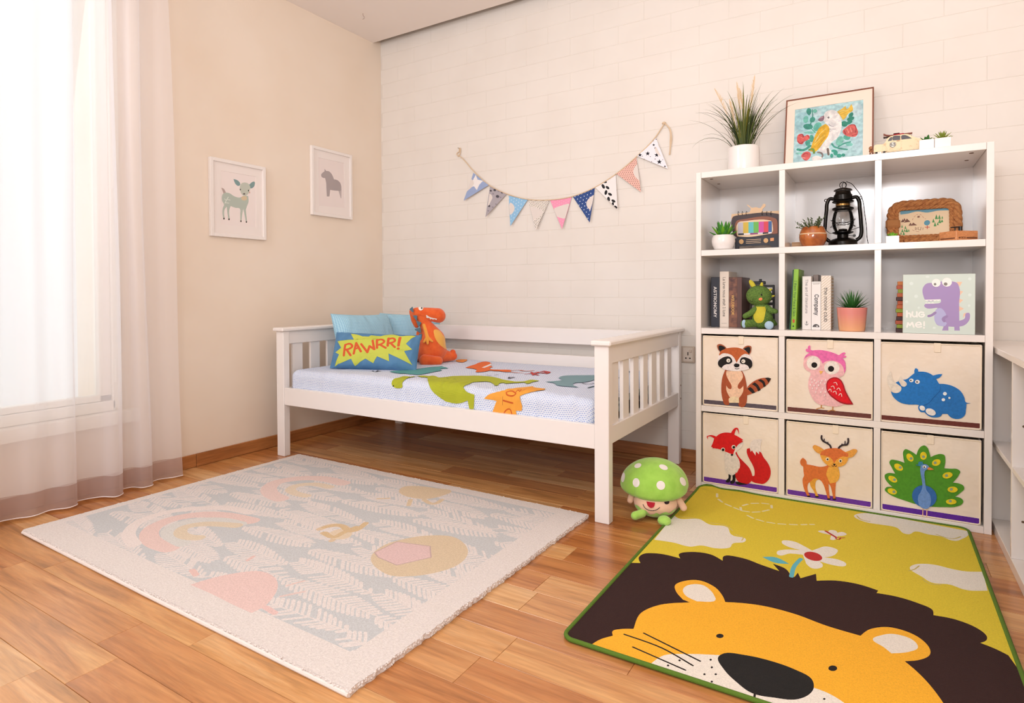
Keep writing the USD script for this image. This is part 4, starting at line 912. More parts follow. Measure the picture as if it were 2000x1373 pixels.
  ('snow', 'dce8e2', 'P 32654,7671 32647,7650 32629,7634 32603,7628 32578,7633 32559,7648 32552,7668 32559,7689 32577,7705 32603,7711 32628,7706 32647,7691'),
  ('snow', 'dce8e2', 'P 32144,8444 32139,8420 32124,8403 32105,8396 32085,8402 32071,8419 32065,8443 32071,8467 32085,8484 32104,8490 32124,8484 32138,8467'),
  ('snow', 'dce8e2', 'P 33714,8534 33709,8511 33696,8494 33678,8488 33659,8494 33646,8510 33641,8533 33646,8556 33659,8573 33677,8579 33695,8573 33709,8556'),
  ('spike', 'eac3a6', 'P 33284,9436! 33465,9434! 33388,9257!'),
  ('spike', 'eac3a6', 'P 33364,9104! 33495,9073! 33400,8926!'),
  ('spike', 'eac3a6', 'P 33366,8799! 33497,8748! 33392,8620!'),
  ('spike', 'eac3a6', 'P 33367,8518! 33519,8418! 33383,8315!'),
  ('spike', 'eac3a6', 'P 33497,8062! 33618,8267! 33516,8240!'),
  ('dinosaur', 'a68fc0', 'P 32263,9280 32348,9378 32530,9407! 33160,9456 33309,9393 33367,9257 33375,8633! 33385,7958! 33538,8037 33598,8254 33659,8265 33704,8078 33640,7900 33499,7770 33392,7741! 33402,7589! 33233,7584! 33232,7725! 33049,7733! 33050,7579! 32853,7573! 32899,7729! 32709,7776 32623,7929 32611,8163 32674,8384! 32705,8449! 32321,8450 32277,8523 32320,8597! 32619,8603! 32799,8656 32809,8759! 32298,8758 32269,8836'),
  ('belly', 'b4b2da', 'P 32674,8397 32790,8434 32916,8322 32984,8168! 32918,7961 33003,7860! 32940,7751 32793,7747 32655,7852 32601,8059 32621,8241'),
  ('arm', '9a83b3', 'L 90 32632,8254 32494,8140 32426,8121'),
  ('arm', '9a83b3', 'L 98 32991,8117 32887,8012 32918,7941'),
  ('tooth', 'f2f1ec', 'P 32293,8753! 32798,8772! 32788,8733! 32725,8702! 32672,8733! 32619,8702! 32555,8733! 32491,8701! 32427,8727! 32373,8701! 32319,8722!'),
  ('tooth', 'f2f1ec', 'P 32303,8607! 32341,8654! 32384,8618! 32438,8654! 32492,8618! 32545,8655! 32619,8614!'),
  ('eye', 'f3f1ec', 'P 32795,9404 32777,9327 32727,9271 32658,9251 32589,9272 32538,9330 32519,9408 32538,9485 32588,9541 32657,9561 32726,9539 32776,9482'),
  ('eye', 'f3f1ec', 'P 33146,9425 33126,9341 33071,9280 32995,9258 32918,9281 32862,9344 32841,9429 32861,9514 32917,9575 32993,9597 33069,9573 33125,9510'),
  ('pupil', '827c76', 'P 32664,9354 32659,9331 32643,9314 32622,9308 32601,9314 32585,9332 32579,9355 32585,9378 32600,9395 32622,9401 32643,9395 32658,9377'),
  ('pupil', '827c76', 'P 33011,9355 33003,9325 32982,9302 32953,9294 32924,9303 32902,9326 32894,9357 32902,9387 32923,9410 32952,9418 32981,9409 33003,9386'),
  ('letter', 'f4f3ee', 'L 58 31717,8313! 31718,8075!'),
  ('letter', 'f4f3ee', 'L 53 31722,8170 31788,8229 31830,8177 31840,8077'),
  ('letter', 'f4f3ee', 'L 53 31905,8278 31901,8138 31954,8087 32037,8127'),
  ('letter', 'f4f3ee', 'L 53 32040,8280! 32050,8080!'),
  ('letter', 'f4f3ee', 'L 52 32262,8256 32160,8266 32110,8186 32139,8103 32247,8099 32279,8178 32193,8177'),
  ('letter', 'f4f3ee', 'L 58 31725,7678! 31753,7845! 31819,7741! 31893,7862! 31951,7684!'),
  ('letter', 'f4f3ee', 'L 53 32032,7765! 32188,7784! 32147,7867 32068,7860 32012,7780 32054,7694 32195,7706'),
  ('letter', 'f4f3ee', 'L 52 32281,7891! 32281,7745!'),
  ('letter', 'f4f3ee', 'P 32310,7662 32306,7646 32294,7634 32278,7629 32261,7633 32250,7644 32245,7660 32249,7676 32261,7688 32277,7692 32294,7688 32305,7677'),
 ],
 'map': [
  ('sea', '6a9fb2', 'P 542,1653! 2291,1602! 2290,1502! 1856,1516 1507,1461 1154,1541 819,1466 553,1443!'),
  ('sea', '6a9fb2', 'P 790,384! 1004,478 1239,450 1471,421 1517,344! 1376,201! 789,232!'),
  ('mountain', '7b5344', 'P 564,1081! 642,1230! 702,1084!'),
  ('mountain', '7b5344', 'P 654,1130! 698,1276! 745,1149!'),
  ('mountain', '7b5344', 'P 685,1060! 787,1238! 913,1081!'),
  ('mountain', '7b5344', 'P 845,907! 917,1044! 983,898!'),
  ('mountain', '7b5344', 'P 935,901! 1008,1038! 1149,905!'),
  ('hut', '8a6250', 'P 1163,1248! 1164,1325! 1247,1340! 1246,1257!'),
  ('lake', '5d9cb2', 'P 1602,1035 1603,974 1577,919 1530,884 1476,878 1428,904 1400,953 1399,1014 1425,1070 1472,1105 1527,1111 1574,1085'),
  ('cross', 'c8503c', 'L 30 1434,795! 1582,786!'),
  ('cross', 'c8503c', 'L 27 1511,863! 1503,718!'),
  ('trail', 'b06a58', 'L 14 985,1153 1009,1228'),
  ('trail', 'b06a58', 'L 14 1045,1287 1093,1352'),
  ('trail', 'b06a58', 'L 14 1129,1389 1188,1400'),
  ('trail', 'b06a58', 'L 14 1247,1401 1306,1360'),
  ('trail', 'b06a58', 'L 14 1341,1302 1387,1231'),
  ('trail', 'b06a58', 'L 13 1422,1192 1457,1171'),
  ('trail', 'b06a58', 'L 14 982,708 1052,658'),
  ('trail', 'b06a58', 'L 14 1099,634 1217,597'),
  ('writing', '7b5344', 'L 16 1089,824 1081,702'),
  ('writing', '7b5344', 'L 16 1148,805 1123,700'),
  ('writing', '7b5344', 'L 16 1207,816 1194,695 1253,691'),
  ('writing', '7b5344', 'L 16 1289,811 1264,676'),
  ('writing', '7b5344', 'L 16 1359,776 1346,686'),
  ('tree', '579a58', 'P 1772,1142! 1830,1357! 1882,1134!'),
  ('tree', '579a58', 'P 1880,1142! 1933,1338! 1981,1135!'),
  ('tree', '579a58', 'P 1675,997! 1724,1176! 1767,991!'),
  ('tree', '579a58', 'P 1884,953! 1942,1166! 1994,945!'),
  ('tree', '579a58', 'P 1978,984! 2022,1144! 2060,978!'),
  ('tree', '579a58', 'P 1726,820! 1779,1016! 1827,814!'),
  ('tree', '579a58', 'P 1832,866! 1871,1008! 1906,861!'),
  ('tree', '579a58', 'P 1997,1149! 2031,1273! 2061,1144!'),
  ('tree', '579a58', 'P 693,772! 732,918! 770,768!'),
  ('tree', '579a58', 'P 578,834! 612,961! 645,829!'),
  ('tree', '579a58', 'P 731,617! 780,798! 826,611!'),
  ('tree', '579a58', 'P 580,618! 624,782! 666,613!'),
  ('tree', '579a58', 'P 817,634! 851,761! 884,630!'),
  ('tree', '579a58', 'P 627,492! 671,655! 714,487!'),
  ('tree', '579a58', 'P 541,513! 575,640! 608,509!'),
  ('tree', '579a58', 'P 674,643! 708,770! 741,639!'),
 ],
 'tv': [
  ('back_board', 'e0bb92', 'P 24787,12534! 24795,12772! 25598,12800! 25659,12959 25537,13097 25488,13161 25557,13138 25699,13007 25901,13017 26061,12962 26160,13077 26188,13126 26279,13131 26299,13045 26188,12927 26149,12794! 26905,12780! 26906,12391!'),
  ('case', '3d2c2c', 'P 24808,12467 24879,12636 25045,12689! 26731,12663 26874,12615 26910,12453! 26915,11657! 25046,11649! 24901,11765!'),
  ('lower_case', '28272f', 'P 25034,11663! 26915,11666! 26917,11062! 26625,11049! 26499,11232! 25047,11228!'),
  ('wood_front', '8a5036', 'P 24963,12240 25066,12441 25293,12486! 26614,12482 26770,12400 26825,12207! 26826,11738! 25067,11691!'),
  ('bezel', 'e3c6a4', 'P 25058,12234 25149,12366 25375,12395! 26418,12377 26568,12325 26623,12136! 26600,11800 26498,11739! 25294,11671 25096,11720 25054,11887'),
  ('colour_bar', 'bab4bc', 'P 25107,12339! 25342,12335! 25343,11827! 25108,11828!'),
  ('colour_bar', 'd0b03a', 'P 25342,12335! 25579,12331! 25579,11826! 25343,11827!'),
  ('colour_bar', '5cb9bd', 'P 25579,12331! 25797,12327! 25798,11826! 25579,11826!'),
  ('colour_bar', '66b048', 'P 25797,12327! 26022,12323! 26023,11825! 25798,11826!'),
  ('colour_bar', 'c8479c', 'P 26022,12323! 26241,12319! 26242,11825! 26023,11825!'),
  ('colour_bar', 'd43b48', 'P 26241,12319! 26438,12316! 26439,11824! 26242,11825!'),
  ('colour_bar', '375f95', 'P 26438,12316! 26583,12313! 26584,11824! 26439,11824!'),
  ('colour_bar', '2b2a33', 'P 25121,11828! 25376,11827! 25376,11758! 25121,11750!'),
  ('colour_bar', 'e8e4e6', 'P 25376,11827! 25653,11826! 25653,11758! 25376,11749!'),
  ('colour_bar', '8a3f74', 'P 25653,11826! 25991,11825! 25991,11757! 25653,11749!'),
  ('colour_bar', 'cfcbd0', 'P 25991,11825! 26202,11825! 26202,11757! 25991,11749!'),
  ('colour_bar', '2b2a33', 'P 26202,11825! 26439,11824! 26439,11757! 26202,11748!'),
  ('colour_bar', 'd8d2d6', 'P 26439,11824! 26584,11824! 26584,11756! 26439,11748!'),
  ('knob', 'd2a56e', 'P 25364,11438 25350,11383 25313,11344 25261,11331 25210,11348 25172,11391 25158,11448 25172,11504 25210,11543 25261,11556 25312,11538 25350,11495'),
  ('knob', 'd2a56e', 'P 26432,11438 26419,11384 26383,11345 26334,11333 26284,11350 26248,11392 26234,11448 26248,11502 26284,11541 26333,11553 26383,11536 26419,11494'),
  ('button', 'dd955e', 'P 26522,11543! 26675,11556! 26675,11413! 26522,11400!'),
  ('speaker_line', 'c9a98a', 'L 29 25490,11514! 26111,11517!'),
  ('speaker_line', 'c9a98a', 'L 29 25478,11433! 26111,11437!'),
  ('speaker_line', 'c9a98a', 'L 29 25478,11355! 26111,11360!'),
 ],
 'pennant': [
  ('flag', 'x', 'P 8147,16923! 9391,16004! 7464,15158!'),
  ('flag', 'x', 'P 9438,15921! 10733,15334! 9189,13973!'),
  ('flag', 'x', 'P 10851,15208! 12231,14822! 11058,13267!'),
  ('flag', 'x', 'P 12275,14803! 13738,14665! 12890,12914!'),
  ('flag', 'x', 'P 13788,14676! 15223,14751! 14666,12863!'),
  ('flag', 'x', 'P 15303,14780! 16708,15132! 16456,13149!'),
  ('flag', 'x', 'P 16739,15179! 17997,15753! 18163,13754!'),
  ('flag', 'x', 'P 18049,15810! 19209,16599! 19532,14628!'),
  ('flag', 'x', 'P 19280,16645! 20327,17533! 21039,15736!'),
  ('star', 'e9e4e2', 'P 8341,16783! 8504,16448! 8946,16324! 8656,16115! 8480,15758! 8239,16036! 7797,15982! 8074,16251! 8174,16521!'),
  ('cord', 'x', 'L 73 6965,18225 7165,18079 8148,17082 9391,16020 10779,15314 12249,14858 13746,14694 15263,14769 16716,15167 18019,15807 19251,16648 20313,17569 20791,18219'),
  ('tail_cord', 'x', 'L 54 20804,18230 21060,17981 21193,17500 21140,16914 21073,16513'),
  ('tail_cord', 'x', 'L 54 20872,18220 21100,17843 21126,17179 21099,16522'),
  ('loop', 'x', 'L 73 6965,18201 6834,18298 6896,18396 7017,18437 7079,18672 7117,18409 7035,18216 6914,18126'),
  ('leaf', '1c1b1f', 'P 17468,15395 17453,15370 17414,15354 17361,15353 17309,15366 17271,15391 17257,15419 17272,15445 17311,15460 17364,15461 17416,15448 17454,15423'),
  ('leaf', '1c1b1f', 'P 17324,15044 17278,15045 17224,15081 17177,15141 17149,15209 17148,15268 17174,15301 17220,15300 17274,15264 17321,15204 17349,15136 17350,15077'),
  ('leaf', '1c1b1f', 'P 17615,14987 17577,14975 17522,14990 17464,15029 17419,15081 17399,15132 17409,15168 17447,15180 17502,15165 17560,15126 17605,15074 17625,15023'),
  ('leaf', '1c1b1f', 'P 17395,14670 17358,14698 17338,14756 17340,14826 17364,14891 17404,14933 17448,14941 17485,14913 17505,14855 17503,14785 17479,14720 17439,14678'),
  ('leaf', '1c1b1f', 'P 17792,14605 17758,14586 17702,14592 17639,14621 17586,14665 17556,14713 17559,14751 17594,14770 17650,14763 17713,14734 17766,14690 17795,14643'),
  ('leaf', '1c1b1f', 'P 17626,14265 17582,14280 17543,14329 17519,14398 17517,14469 17538,14523 17575,14545 17619,14529 17658,14480 17681,14411 17683,14341 17663,14287'),
  ('leaf', '1c1b1f', 'P 18013,14203 17979,14185 17924,14190 17861,14219 17808,14262 17780,14310 17782,14348 17816,14366 17872,14360 17935,14332 17987,14288 18016,14241'),
  ('leaf', '1c1b1f', 'P 17868,13992 17835,14010 17811,14052 17803,14109 17812,14164 17836,14203 17868,14215 17901,14197 17925,14155 17933,14098 17924,14043 17900,14005'),
  ('leaf', '1c1b1f', 'P 18135,13837 18103,13826 18054,13839 18003,13872 17964,13917 17946,13962 17955,13994 17988,14006 18036,13993 18087,13959 18127,13914 18144,13870'),
  ('navy_star', '1a1a24', 'P 19443,16815! 19474,16731! 19563,16716! 19493,16671! 19517,16585! 19442,16642! 19368,16603! 19392,16683! 19321,16746! 19411,16738!'),
  ('navy_star', '1a1a24', 'P 19884,16854! 19918,16761! 20016,16745! 19940,16695! 19966,16601! 19884,16663! 19802,16621! 19828,16709! 19751,16778! 19850,16770!'),
  ('navy_star', '1a1a24', 'P 20395,16710! 20429,16617! 20525,16601! 20450,16552! 20475,16458! 20395,16520! 20314,16478! 20340,16565! 20264,16633! 20361,16626!'),
  ('navy_star', '1a1a24', 'P 20552,16323! 20589,16222! 20694,16205! 20612,16151! 20640,16048! 20552,16115! 20463,16068! 20492,16165! 20409,16239! 20515,16231!'),
  ('navy_star', '1a1a24', 'P 20210,17235! 20230,17179! 20288,17169! 20243,17140! 20258,17083! 20210,17121! 20161,17096! 20177,17149! 20131,17190! 20190,17185!'),
  ('navy_star', '1a1a24', 'P 19724,17131! 19738,17093! 19777,17087! 19746,17067! 19757,17029! 19724,17054! 19691,17037! 19702,17073! 19671,17100! 19710,17097!'),
  ('navy_star', '1a1a24', 'P 20299,17036! 20316,16990! 20364,16981! 20327,16957! 20340,16910! 20299,16941! 20259,16920! 20272,16964! 20234,16998! 20282,16994!'),
  ('navy_star', '1a1a24', 'P 20870,15954! 20887,15908! 20935,15901! 20897,15876! 20910,15829! 20870,15860! 20831,15838! 20843,15882! 20806,15915! 20854,15912!'),
  ('navy_star', '1a1a24', 'P 20176,17427! 20186,17399! 20215,17394! 20192,17379! 20200,17351! 20176,17370! 20151,17358! 20159,17384! 20136,17405! 20165,17402!'),
  ('navy_star', '1a1a24', 'P 20348,17497! 20359,17465! 20393,17459! 20367,17442! 20376,17409! 20348,17431! 20319,17417! 20328,17447! 20302,17471! 20336,17468!'),
  ('navy_star', '1a1a24', 'P 19912,17221! 19919,17202! 19939,17199! 19923,17189! 19929,17170! 19912,17182! 19896,17174! 19901,17192! 19886,17206! 19906,17204!'),
  ('navy_star', '1a1a24', 'P 20484,17152! 20493,17129! 20517,17125! 20498,17112! 20504,17089! 20484,17105! 20464,17094! 20471,17116! 20452,17133! 20476,17131!'),
  ('navy_star', '1a1a24', 'P 19583,16642! 19592,16618! 19617,16614! 19597,16602! 19604,16578! 19583,16594! 19563,16583! 19569,16605! 19550,16623! 19575,16621!'),
  ('navy_star', '1a1a24', 'P 20037,16566! 20045,16543! 20070,16539! 20051,16527! 20057,16503! 20037,16518! 20016,16508! 20023,16530! 20004,16547! 20028,16545!'),
  ('navy_star', '1a1a24', 'P 20312,16405! 20323,16378! 20352,16373! 20329,16358! 20337,16330! 20312,16348! 20288,16336! 20296,16362! 20273,16382! 20302,16380!'),
  ('navy_star', '1a1a24', 'P 19688,16474! 19697,16450! 19722,16446! 19702,16434! 19709,16410! 19688,16426! 19668,16415! 19674,16437! 19655,16454! 19680,16452!'),
  ('navy_star', '1a1a24', 'P 20119,16274! 20128,16251! 20152,16247! 20133,16235! 20140,16211! 20119,16227! 20099,16216! 20106,16238! 20087,16255! 20111,16253!'),
  ('navy_star', '1a1a24', 'P 20735,16302! 20744,16279! 20768,16275! 20749,16262! 20755,16239! 20735,16254! 20715,16244! 20722,16266! 20703,16282! 20727,16281!'),
  ('navy_star', '1a1a24', 'P 20347,16863! 20354,16844! 20373,16841! 20358,16831! 20363,16812! 20347,16825! 20331,16816! 20336,16834! 20321,16847! 20340,16846!'),
  ('bloom', '4a464e', 'P 9591,15608 9569,15586 9531,15579 9488,15588 9451,15611 9431,15641 9432,15671 9454,15692 9492,15699 9535,15690 9572,15668 9592,15637'),
  ('bloom', '4a464e', 'P 9908,15612 9881,15586 9835,15578 9783,15589 9739,15616 9714,15653 9715,15689 9743,15715 9788,15723 9840,15713 9885,15685 9910,15648'),
  ('bloom', '4a464e', 'P 10164,15176 10130,15143 10072,15132 10006,15145 9950,15180 9919,15226 9920,15272 9955,15305 10013,15316 10079,15303 10135,15268 10166,15222'),
  ('bloom', '8f8890', 'P 9769,15399 9749,15380 9715,15373 9677,15381 9645,15401 9627,15428 9628,15454 9648,15473 9681,15479 9719,15472 9751,15452 9769,15425'),
  ('bloom', '4a464e', 'P 10445,15413 10423,15392 10387,15385 10345,15394 10309,15416 10289,15446 10290,15475 10312,15496 10349,15503 10390,15494 10426,15472 10446,15442'),
  ('bloom', '4a464e', 'P 9560,15179 9538,15158 9500,15150 9457,15159 9420,15181 9400,15212 9401,15241 9423,15263 9461,15270 9504,15261 9541,15239 9561,15209'),
  ('bloom', '4a464e', 'P 9518,14631 9494,14607 9452,14598 9404,14607 9363,14632 9340,14665 9341,14698 9366,14722 9408,14731 9456,14721 9497,14697 9520,14664'),
  ('bloom', '8f8890', 'P 9782,14537 9762,14518 9729,14511 9691,14518 9659,14538 9640,14564 9641,14591 9661,14610 9695,14617 9733,14609 9765,14590 9783,14563'),
  ('bloom', '8f8890', 'P 10008,14717 9991,14701 9962,14695 9929,14701 9900,14718 9885,14741 9885,14764 9903,14781 9932,14787 9965,14780 9993,14763 10009,14740'),
  ('bloom', '8f8890', 'P 9443,14330 9425,14313 9396,14307 9362,14314 9334,14331 9318,14354 9319,14377 9336,14394 9366,14400 9399,14394 9428,14377 9444,14353'),
  ('bloom', '8f8890', 'P 10334,15118 10317,15102 10288,15096 10256,15102 10228,15120 10212,15143 10213,15166 10230,15182 10259,15188 10292,15181 10319,15164 10335,15141'),
  ('bloom', '8f8890', 'P 10143,15526 10128,15512 10104,15507 10075,15513 10051,15528 10038,15548 10039,15568 10053,15582 10078,15586 10106,15581 10130,15566 10144,15546'),
 ],
 'bedding_a': [
  ('stego', '559d9d', 'P 8265,8020! 8297,7319 8575,6811 8753,6172 8867,5367 9270,4759! 10116,5222! 9908,5702 10379,6143 10420,6968 10397,7536 10107,8115 9451,8265 9005,8325'),
  ('patch', 'e58a3a', 'P 8823,2565 8160,1366 8499,1177! 9169,2371 9193,2701'),
  ('sauropod', 'abb227', 'P 10237,10032 10199,9858 10225,9558 10167,8852 10692,8463 11383,8161 11963,8483! 12102,7903 12534,7266 13160,6880 14046,6888 14990,7360 15633,7732 15849,7689! 16086,8078! 15580,8289 15757,8997 15404,8698 14801,8340 14353,8595 14450,9319 14522,9881! 14754,10054 15244,10167! 15187,10823! 14989,10823! 14884,10451! 14542,10597 14134,10657 13637,10603 13217,10422 12873,10209 12576,9948 12223,9595 11480,8902 10949,8767 10768,9104 10966,9761 10933,9980! 11008,10159 10867,10222! 10495,10226 10313,10153'),
  ('eye', '1b1d18', 'P 10425,10144 10422,10164 10408,10179 10388,10186 10366,10182 10349,10169 10341,10151 10343,10131 10353,10115 10372,10109 10395,10112 10415,10125'),
  ('script', '4a4a52', 'L 87 7237,8262 7587,8403 7404,7996'),
  ('script', '4a4a52', 'L 84 7725,8492 7648,8030'),
 ],
 'bedding_b': [
  ('sauropod_tail', 'abb227', 'P 15003,7408! 15679,7571 16247,7515 16438,6812 16848,6851! 16760,7381 16759,7924 16485,7720 16238,7965 16003,8099 15886,8295 15535,8053!'),
  ('rex', 'e56c2a', 'P 10747,4497! 10603,3817 10461,3107 10170,2238 10180,1633 11063,2240! 11258,2780 11873,3373! 12073,4009 12406,4294! 13474,3976! 14049,4915! 13593,4907 12591,4790! 12637,5279 12450,5620 11676,4777 11284,4637'),
  ('jaw', 'efe6e4', 'P 11558,4040! 10978,2204! 11425,2766! 11754,4041!'),
  ('rex_line', 'dc7f62', 'L 137 13586,4159 13850,3835 14421,4033 14645,3561'),
  ('rex_line', 'dc7f62', 'L 114 14019,4866 14528,4971 14754,4908'),
  ('writing', 'c23a36', 'L 124 15095,5193! 15312,4912!'),
  ('writing', 'c23a36', 'L 130 14968,4329! 15657,5341!'),
  ('writing', 'c23a36', 'L 129 15183,4438 15252,4234 15447,4677 15449,4835 15868,5221'),
  ('writing', 'c23a36', 'L 130 15224,4184! 15335,3989!'),
  ('writing', 'c23a36', 'L 126 15561,4612! 15615,4421!'),
  ('writing', 'c23a36', 'L 131 15307,3938 15396,3618 15678,4060 15741,4510'),
  ('writing', 'c23a36', 'L 134 15244,3499 15735,3762 15969,4540'),
  ('burst', 'eaa03c', 'P 15770,10298! 16152,9973! 16716,9814! 17153,9179! 17451,8538! 17657,8890! 18333,9004! 18518,9491! 18115,9785! 17610,10043! 17760,10456! 17723,10650! 17421,10680! 17471,10917! 16168,10925! 16436,10344!'),
  ('letter', 'c45a1e', 'L 55 16806,10885 16955,10689 17138,10633 17254,10862'),
  ('letter', 'c45a1e', 'L 75 16802,10289! 17278,10352!'),
  ('letter', 'a3612a', 'L 20 16754,10127! 16764,10487!'),
  ('letter', 'c45a1e', 'L 61 16881,9921 17034,9856 17268,9885 17364,9955 17292,10039 17079,10067 16935,10014 16881,9937'),
  ('letter', 'c45a1e', 'L 44 17338,9864! 17355,9706! 17485,9796! 17474,9586!'),
  ('letter', 'c45a1e', 'L 68 17630,9681! 17546,9411 17571,9170 17736,9075'),
  ('crested', '7a9ca4', 'P 17276,5692! 17153,4826 17388,4481 18486,3736! 19024,4979! 18926,6431 18730,6798! 18849,7352 19397,7870! 19046,7909 18583,7985 17862,7294! 17265,7066! 17581,6754 17764,6437'),
  ('script', '4a4a52', 'L 85 15129,6913 15040,6530 15288,6593'),
  ('script', '4a4a52', 'L 84 15236,7051 15234,6710'),
  ('script', '56565e', 'L 64 18972,6609 19367,6761 19508,6430'),
  ('script', '2c5058', 'L 104 19794,7712 19850,7212'),
  ('script', '3b3b44', 'L 61 13891,6281 13979,6076'),
  ('script', '3b3b44', 'L 61 13567,6526 13848,6550'),
 ],
 'bedding_c': [
  ('script', '24404a', 'P 19488,1862! 19461,1618 19734,2105 19947,2726! 19708,2245!'),
  ('script', '4a5a66', 'L 78 19843,4292 19844,4068 19710,3572'),
  ('script', '24404a', 'P 21732,2995! 21757,2868! 22009,3713!'),
 ],
 'rug_a': [
  ('rainbow_pink', 'e3b5ad', 'L 637 9565,-20750 8727,-20772 7887,-20571 7086,-19975 6865,-19181 7217,-18435 8104,-17908 9752,-17653'),
  ('rainbow_grey', 'c8cec9', 'L 523 9571,-20268 8601,-20146 7797,-19773 7602,-19212 7968,-18644 8633,-18248 9663,-18101'),
  ('rainbow_gold', 'd6bd92', 'L 459 9554,-19680 9097,-19850 8521,-19774 8121,-19358 8356,-18879 8944,-18529 9691,-18244'),
  ('rainbow_white', 'e9dcd6', 'L 454 8152,-21212 6848,-20771 6008,-19928 5907,-18887 6508,-18012 7772,-17261 8873,-17124'),
  ('rainbow_pink', 'e6bdb5', 'L 703 8584,-15401 7665,-15207 6889,-14732 6464,-13990 6816,-13156 7744,-12537 9291,-12487'),
  ('rainbow_gold', 'dcc7a0', 'L 463 9229,-14579 8459,-14585 7857,-14318 7695,-13864 8138,-13337 9182,-13213'),
  ('bow', 'cfab72', 'L 290 13143,-17021 13920,-16975 13614,-16309 12805,-16344 12722,-16840'),
  ('bow', 'cfab72', 'L 224 13944,-17365 13769,-16647 13983,-16089'),
  ('bow_fill', 'd8bd90', 'P 13331,-16909 13359,-16460 13882,-16366 14238,-16989 13871,-17208'),
  ('strawberry', 'e3b1ac', 'P 12753,-21886! 12926,-21266 13259,-20684 13785,-20212 14452,-20202 15129,-20536 15611,-21072 15846,-21571 15839,-21940! 15030,-21935 13810,-21882'),
  ('strawberry_leaf', 'e0aaa5', 'L 188 15894,-21542 16403,-21603'),
  ('strawberry_leaf', 'd9b5b0', 'L 108 15760,-20916 16117,-20364'),
  ('flower_red', 'dfa8a0', 'L 197 11848,-21290 12285,-21421'),
  ('flower_red', 'dfa8a0', 'L 136 12760,-19919 12663,-19629'),
  ('flower_red', 'dfb1a8', 'L 76 15360,-20398 15567,-19911'),
 ],
 'rug_b': [
  ('pear', 'd9bf94', 'P 12314,-11992 12116,-11377 12623,-11012 13499,-10817 14362,-10778 14388,-11520 14112,-12121 13446,-12372 12821,-12301'),
  ('pear', 'd9bf94', 'L 199 13537,-12605 13912,-13160'),
  ('pear', 'd9bf94', 'L 232 14046,-12304 14713,-12467 14699,-11916'),
  ('bow', 'cfab72', 'L 248 12734,-16612 13035,-16208 13916,-16346 13798,-15525'),
  ('bow', 'cfab72', 'L 237 13177,-17000 13768,-17065 13741,-16664 13762,-16000'),
  ('cookie', 'd3bb90', 'P 16108,-17572 15851,-16620 16104,-15877 16644,-15207 17439,-14836 18292,-15163 18895,-15907 19004,-16690 18705,-17427 18160,-18015 17647,-18260 17062,-18173'),
  ('gem', 'dcb5b4', 'P 15984,-17288! 16036,-16217! 17305,-15905! 17903,-16587! 17311,-17619! 16372,-17501!'),
  ('gem_line', 'b4938c', 'L 45 15984,-17288! 16036,-16217! 17305,-15905! 17903,-16587! 17311,-17619! 16372,-17501! 15984,-17288!'),
  ('fleck', 'd9bf94', 'L 135 12213,-13248 12600,-12932'),
 ],
}

# ================================================================ FLAT ARTWORK HELPERS
m_tint = mat('printed_cloth', rough=0.8, tint=True)
m_print = mat('printed_paper', rough=0.55, tint=True)
m_felt = {}


def felt(c):
    if c not in m_felt:
        m_felt[c] = mat('felt_' + c, c, 0.85, bump=(900, 0.25, 0.001), vary=(120, '%02x%02x%02x' % tuple(int(int(c[i:i + 2], 16) * 0.92) for i in (0, 2, 4)), 0.4, 0.7))
    return m_felt[c]


def layers(name, k=1e-4, n=6, dx=0.0, dy=0.0):
    """The artwork's shapes in metres (the table holds tenths of a millimetre), shifted by dx, dy."""
    return [(nm, c, affinity.translate(shape(sp, k, n), dx, dy)) for nm, c, sp in ART[name]]


def paint(ls, base=None, base_col=None):
    """Painter's order -> pieces that do not overlap, so that a print is one flat surface."""
    out, above = [], None
    for nm, c, g in reversed(ls):
        if base is not None:
            g = g.intersection(base)
        v = g if above is None else g.difference(above)
        above = g if above is None else above.union(g)
        if not v.is_empty:
            out.append((v, c))
    if base is not None and base_col:
        v = base if above is None else base.difference(above)
        out.append((v, base_col))
    return out


def tinted(pieces, fn, maxedge=None):
    ms, ts = [], []
    for g, c in pieces:
        if not polys(g):
            continue
        m = flatmesh(g, fn, maxedge); ms.append(m); ts.append(np.tile(lin(c), (len(m.vertices), 1)))
    return trimesh.util.concatenate(ms), np.vstack(ts)


def printed(name, pieces, fn, parent, m=None, maxedge=None, **kw):
    me, ti = tinted(pieces, fn, maxedge)
    return obj(name, me, m or m_print, parent, smooth=maxedge is not None, tints=ti, **kw)


def part(parent, name):
    return UsdGeom.Xform.Define(stage, child(parent, name)).GetPrim()


# ================================================================ STORAGE BINS
m_canvas = mat('bin_canvas', 'efe0cf', 0.85, bump=(26, 0.25, 0.012), vary=(6, 'e9d7c2', 0.4, 0.7))
m_rimc = mat('bin_rim', 'f0dfc8', 0.8)


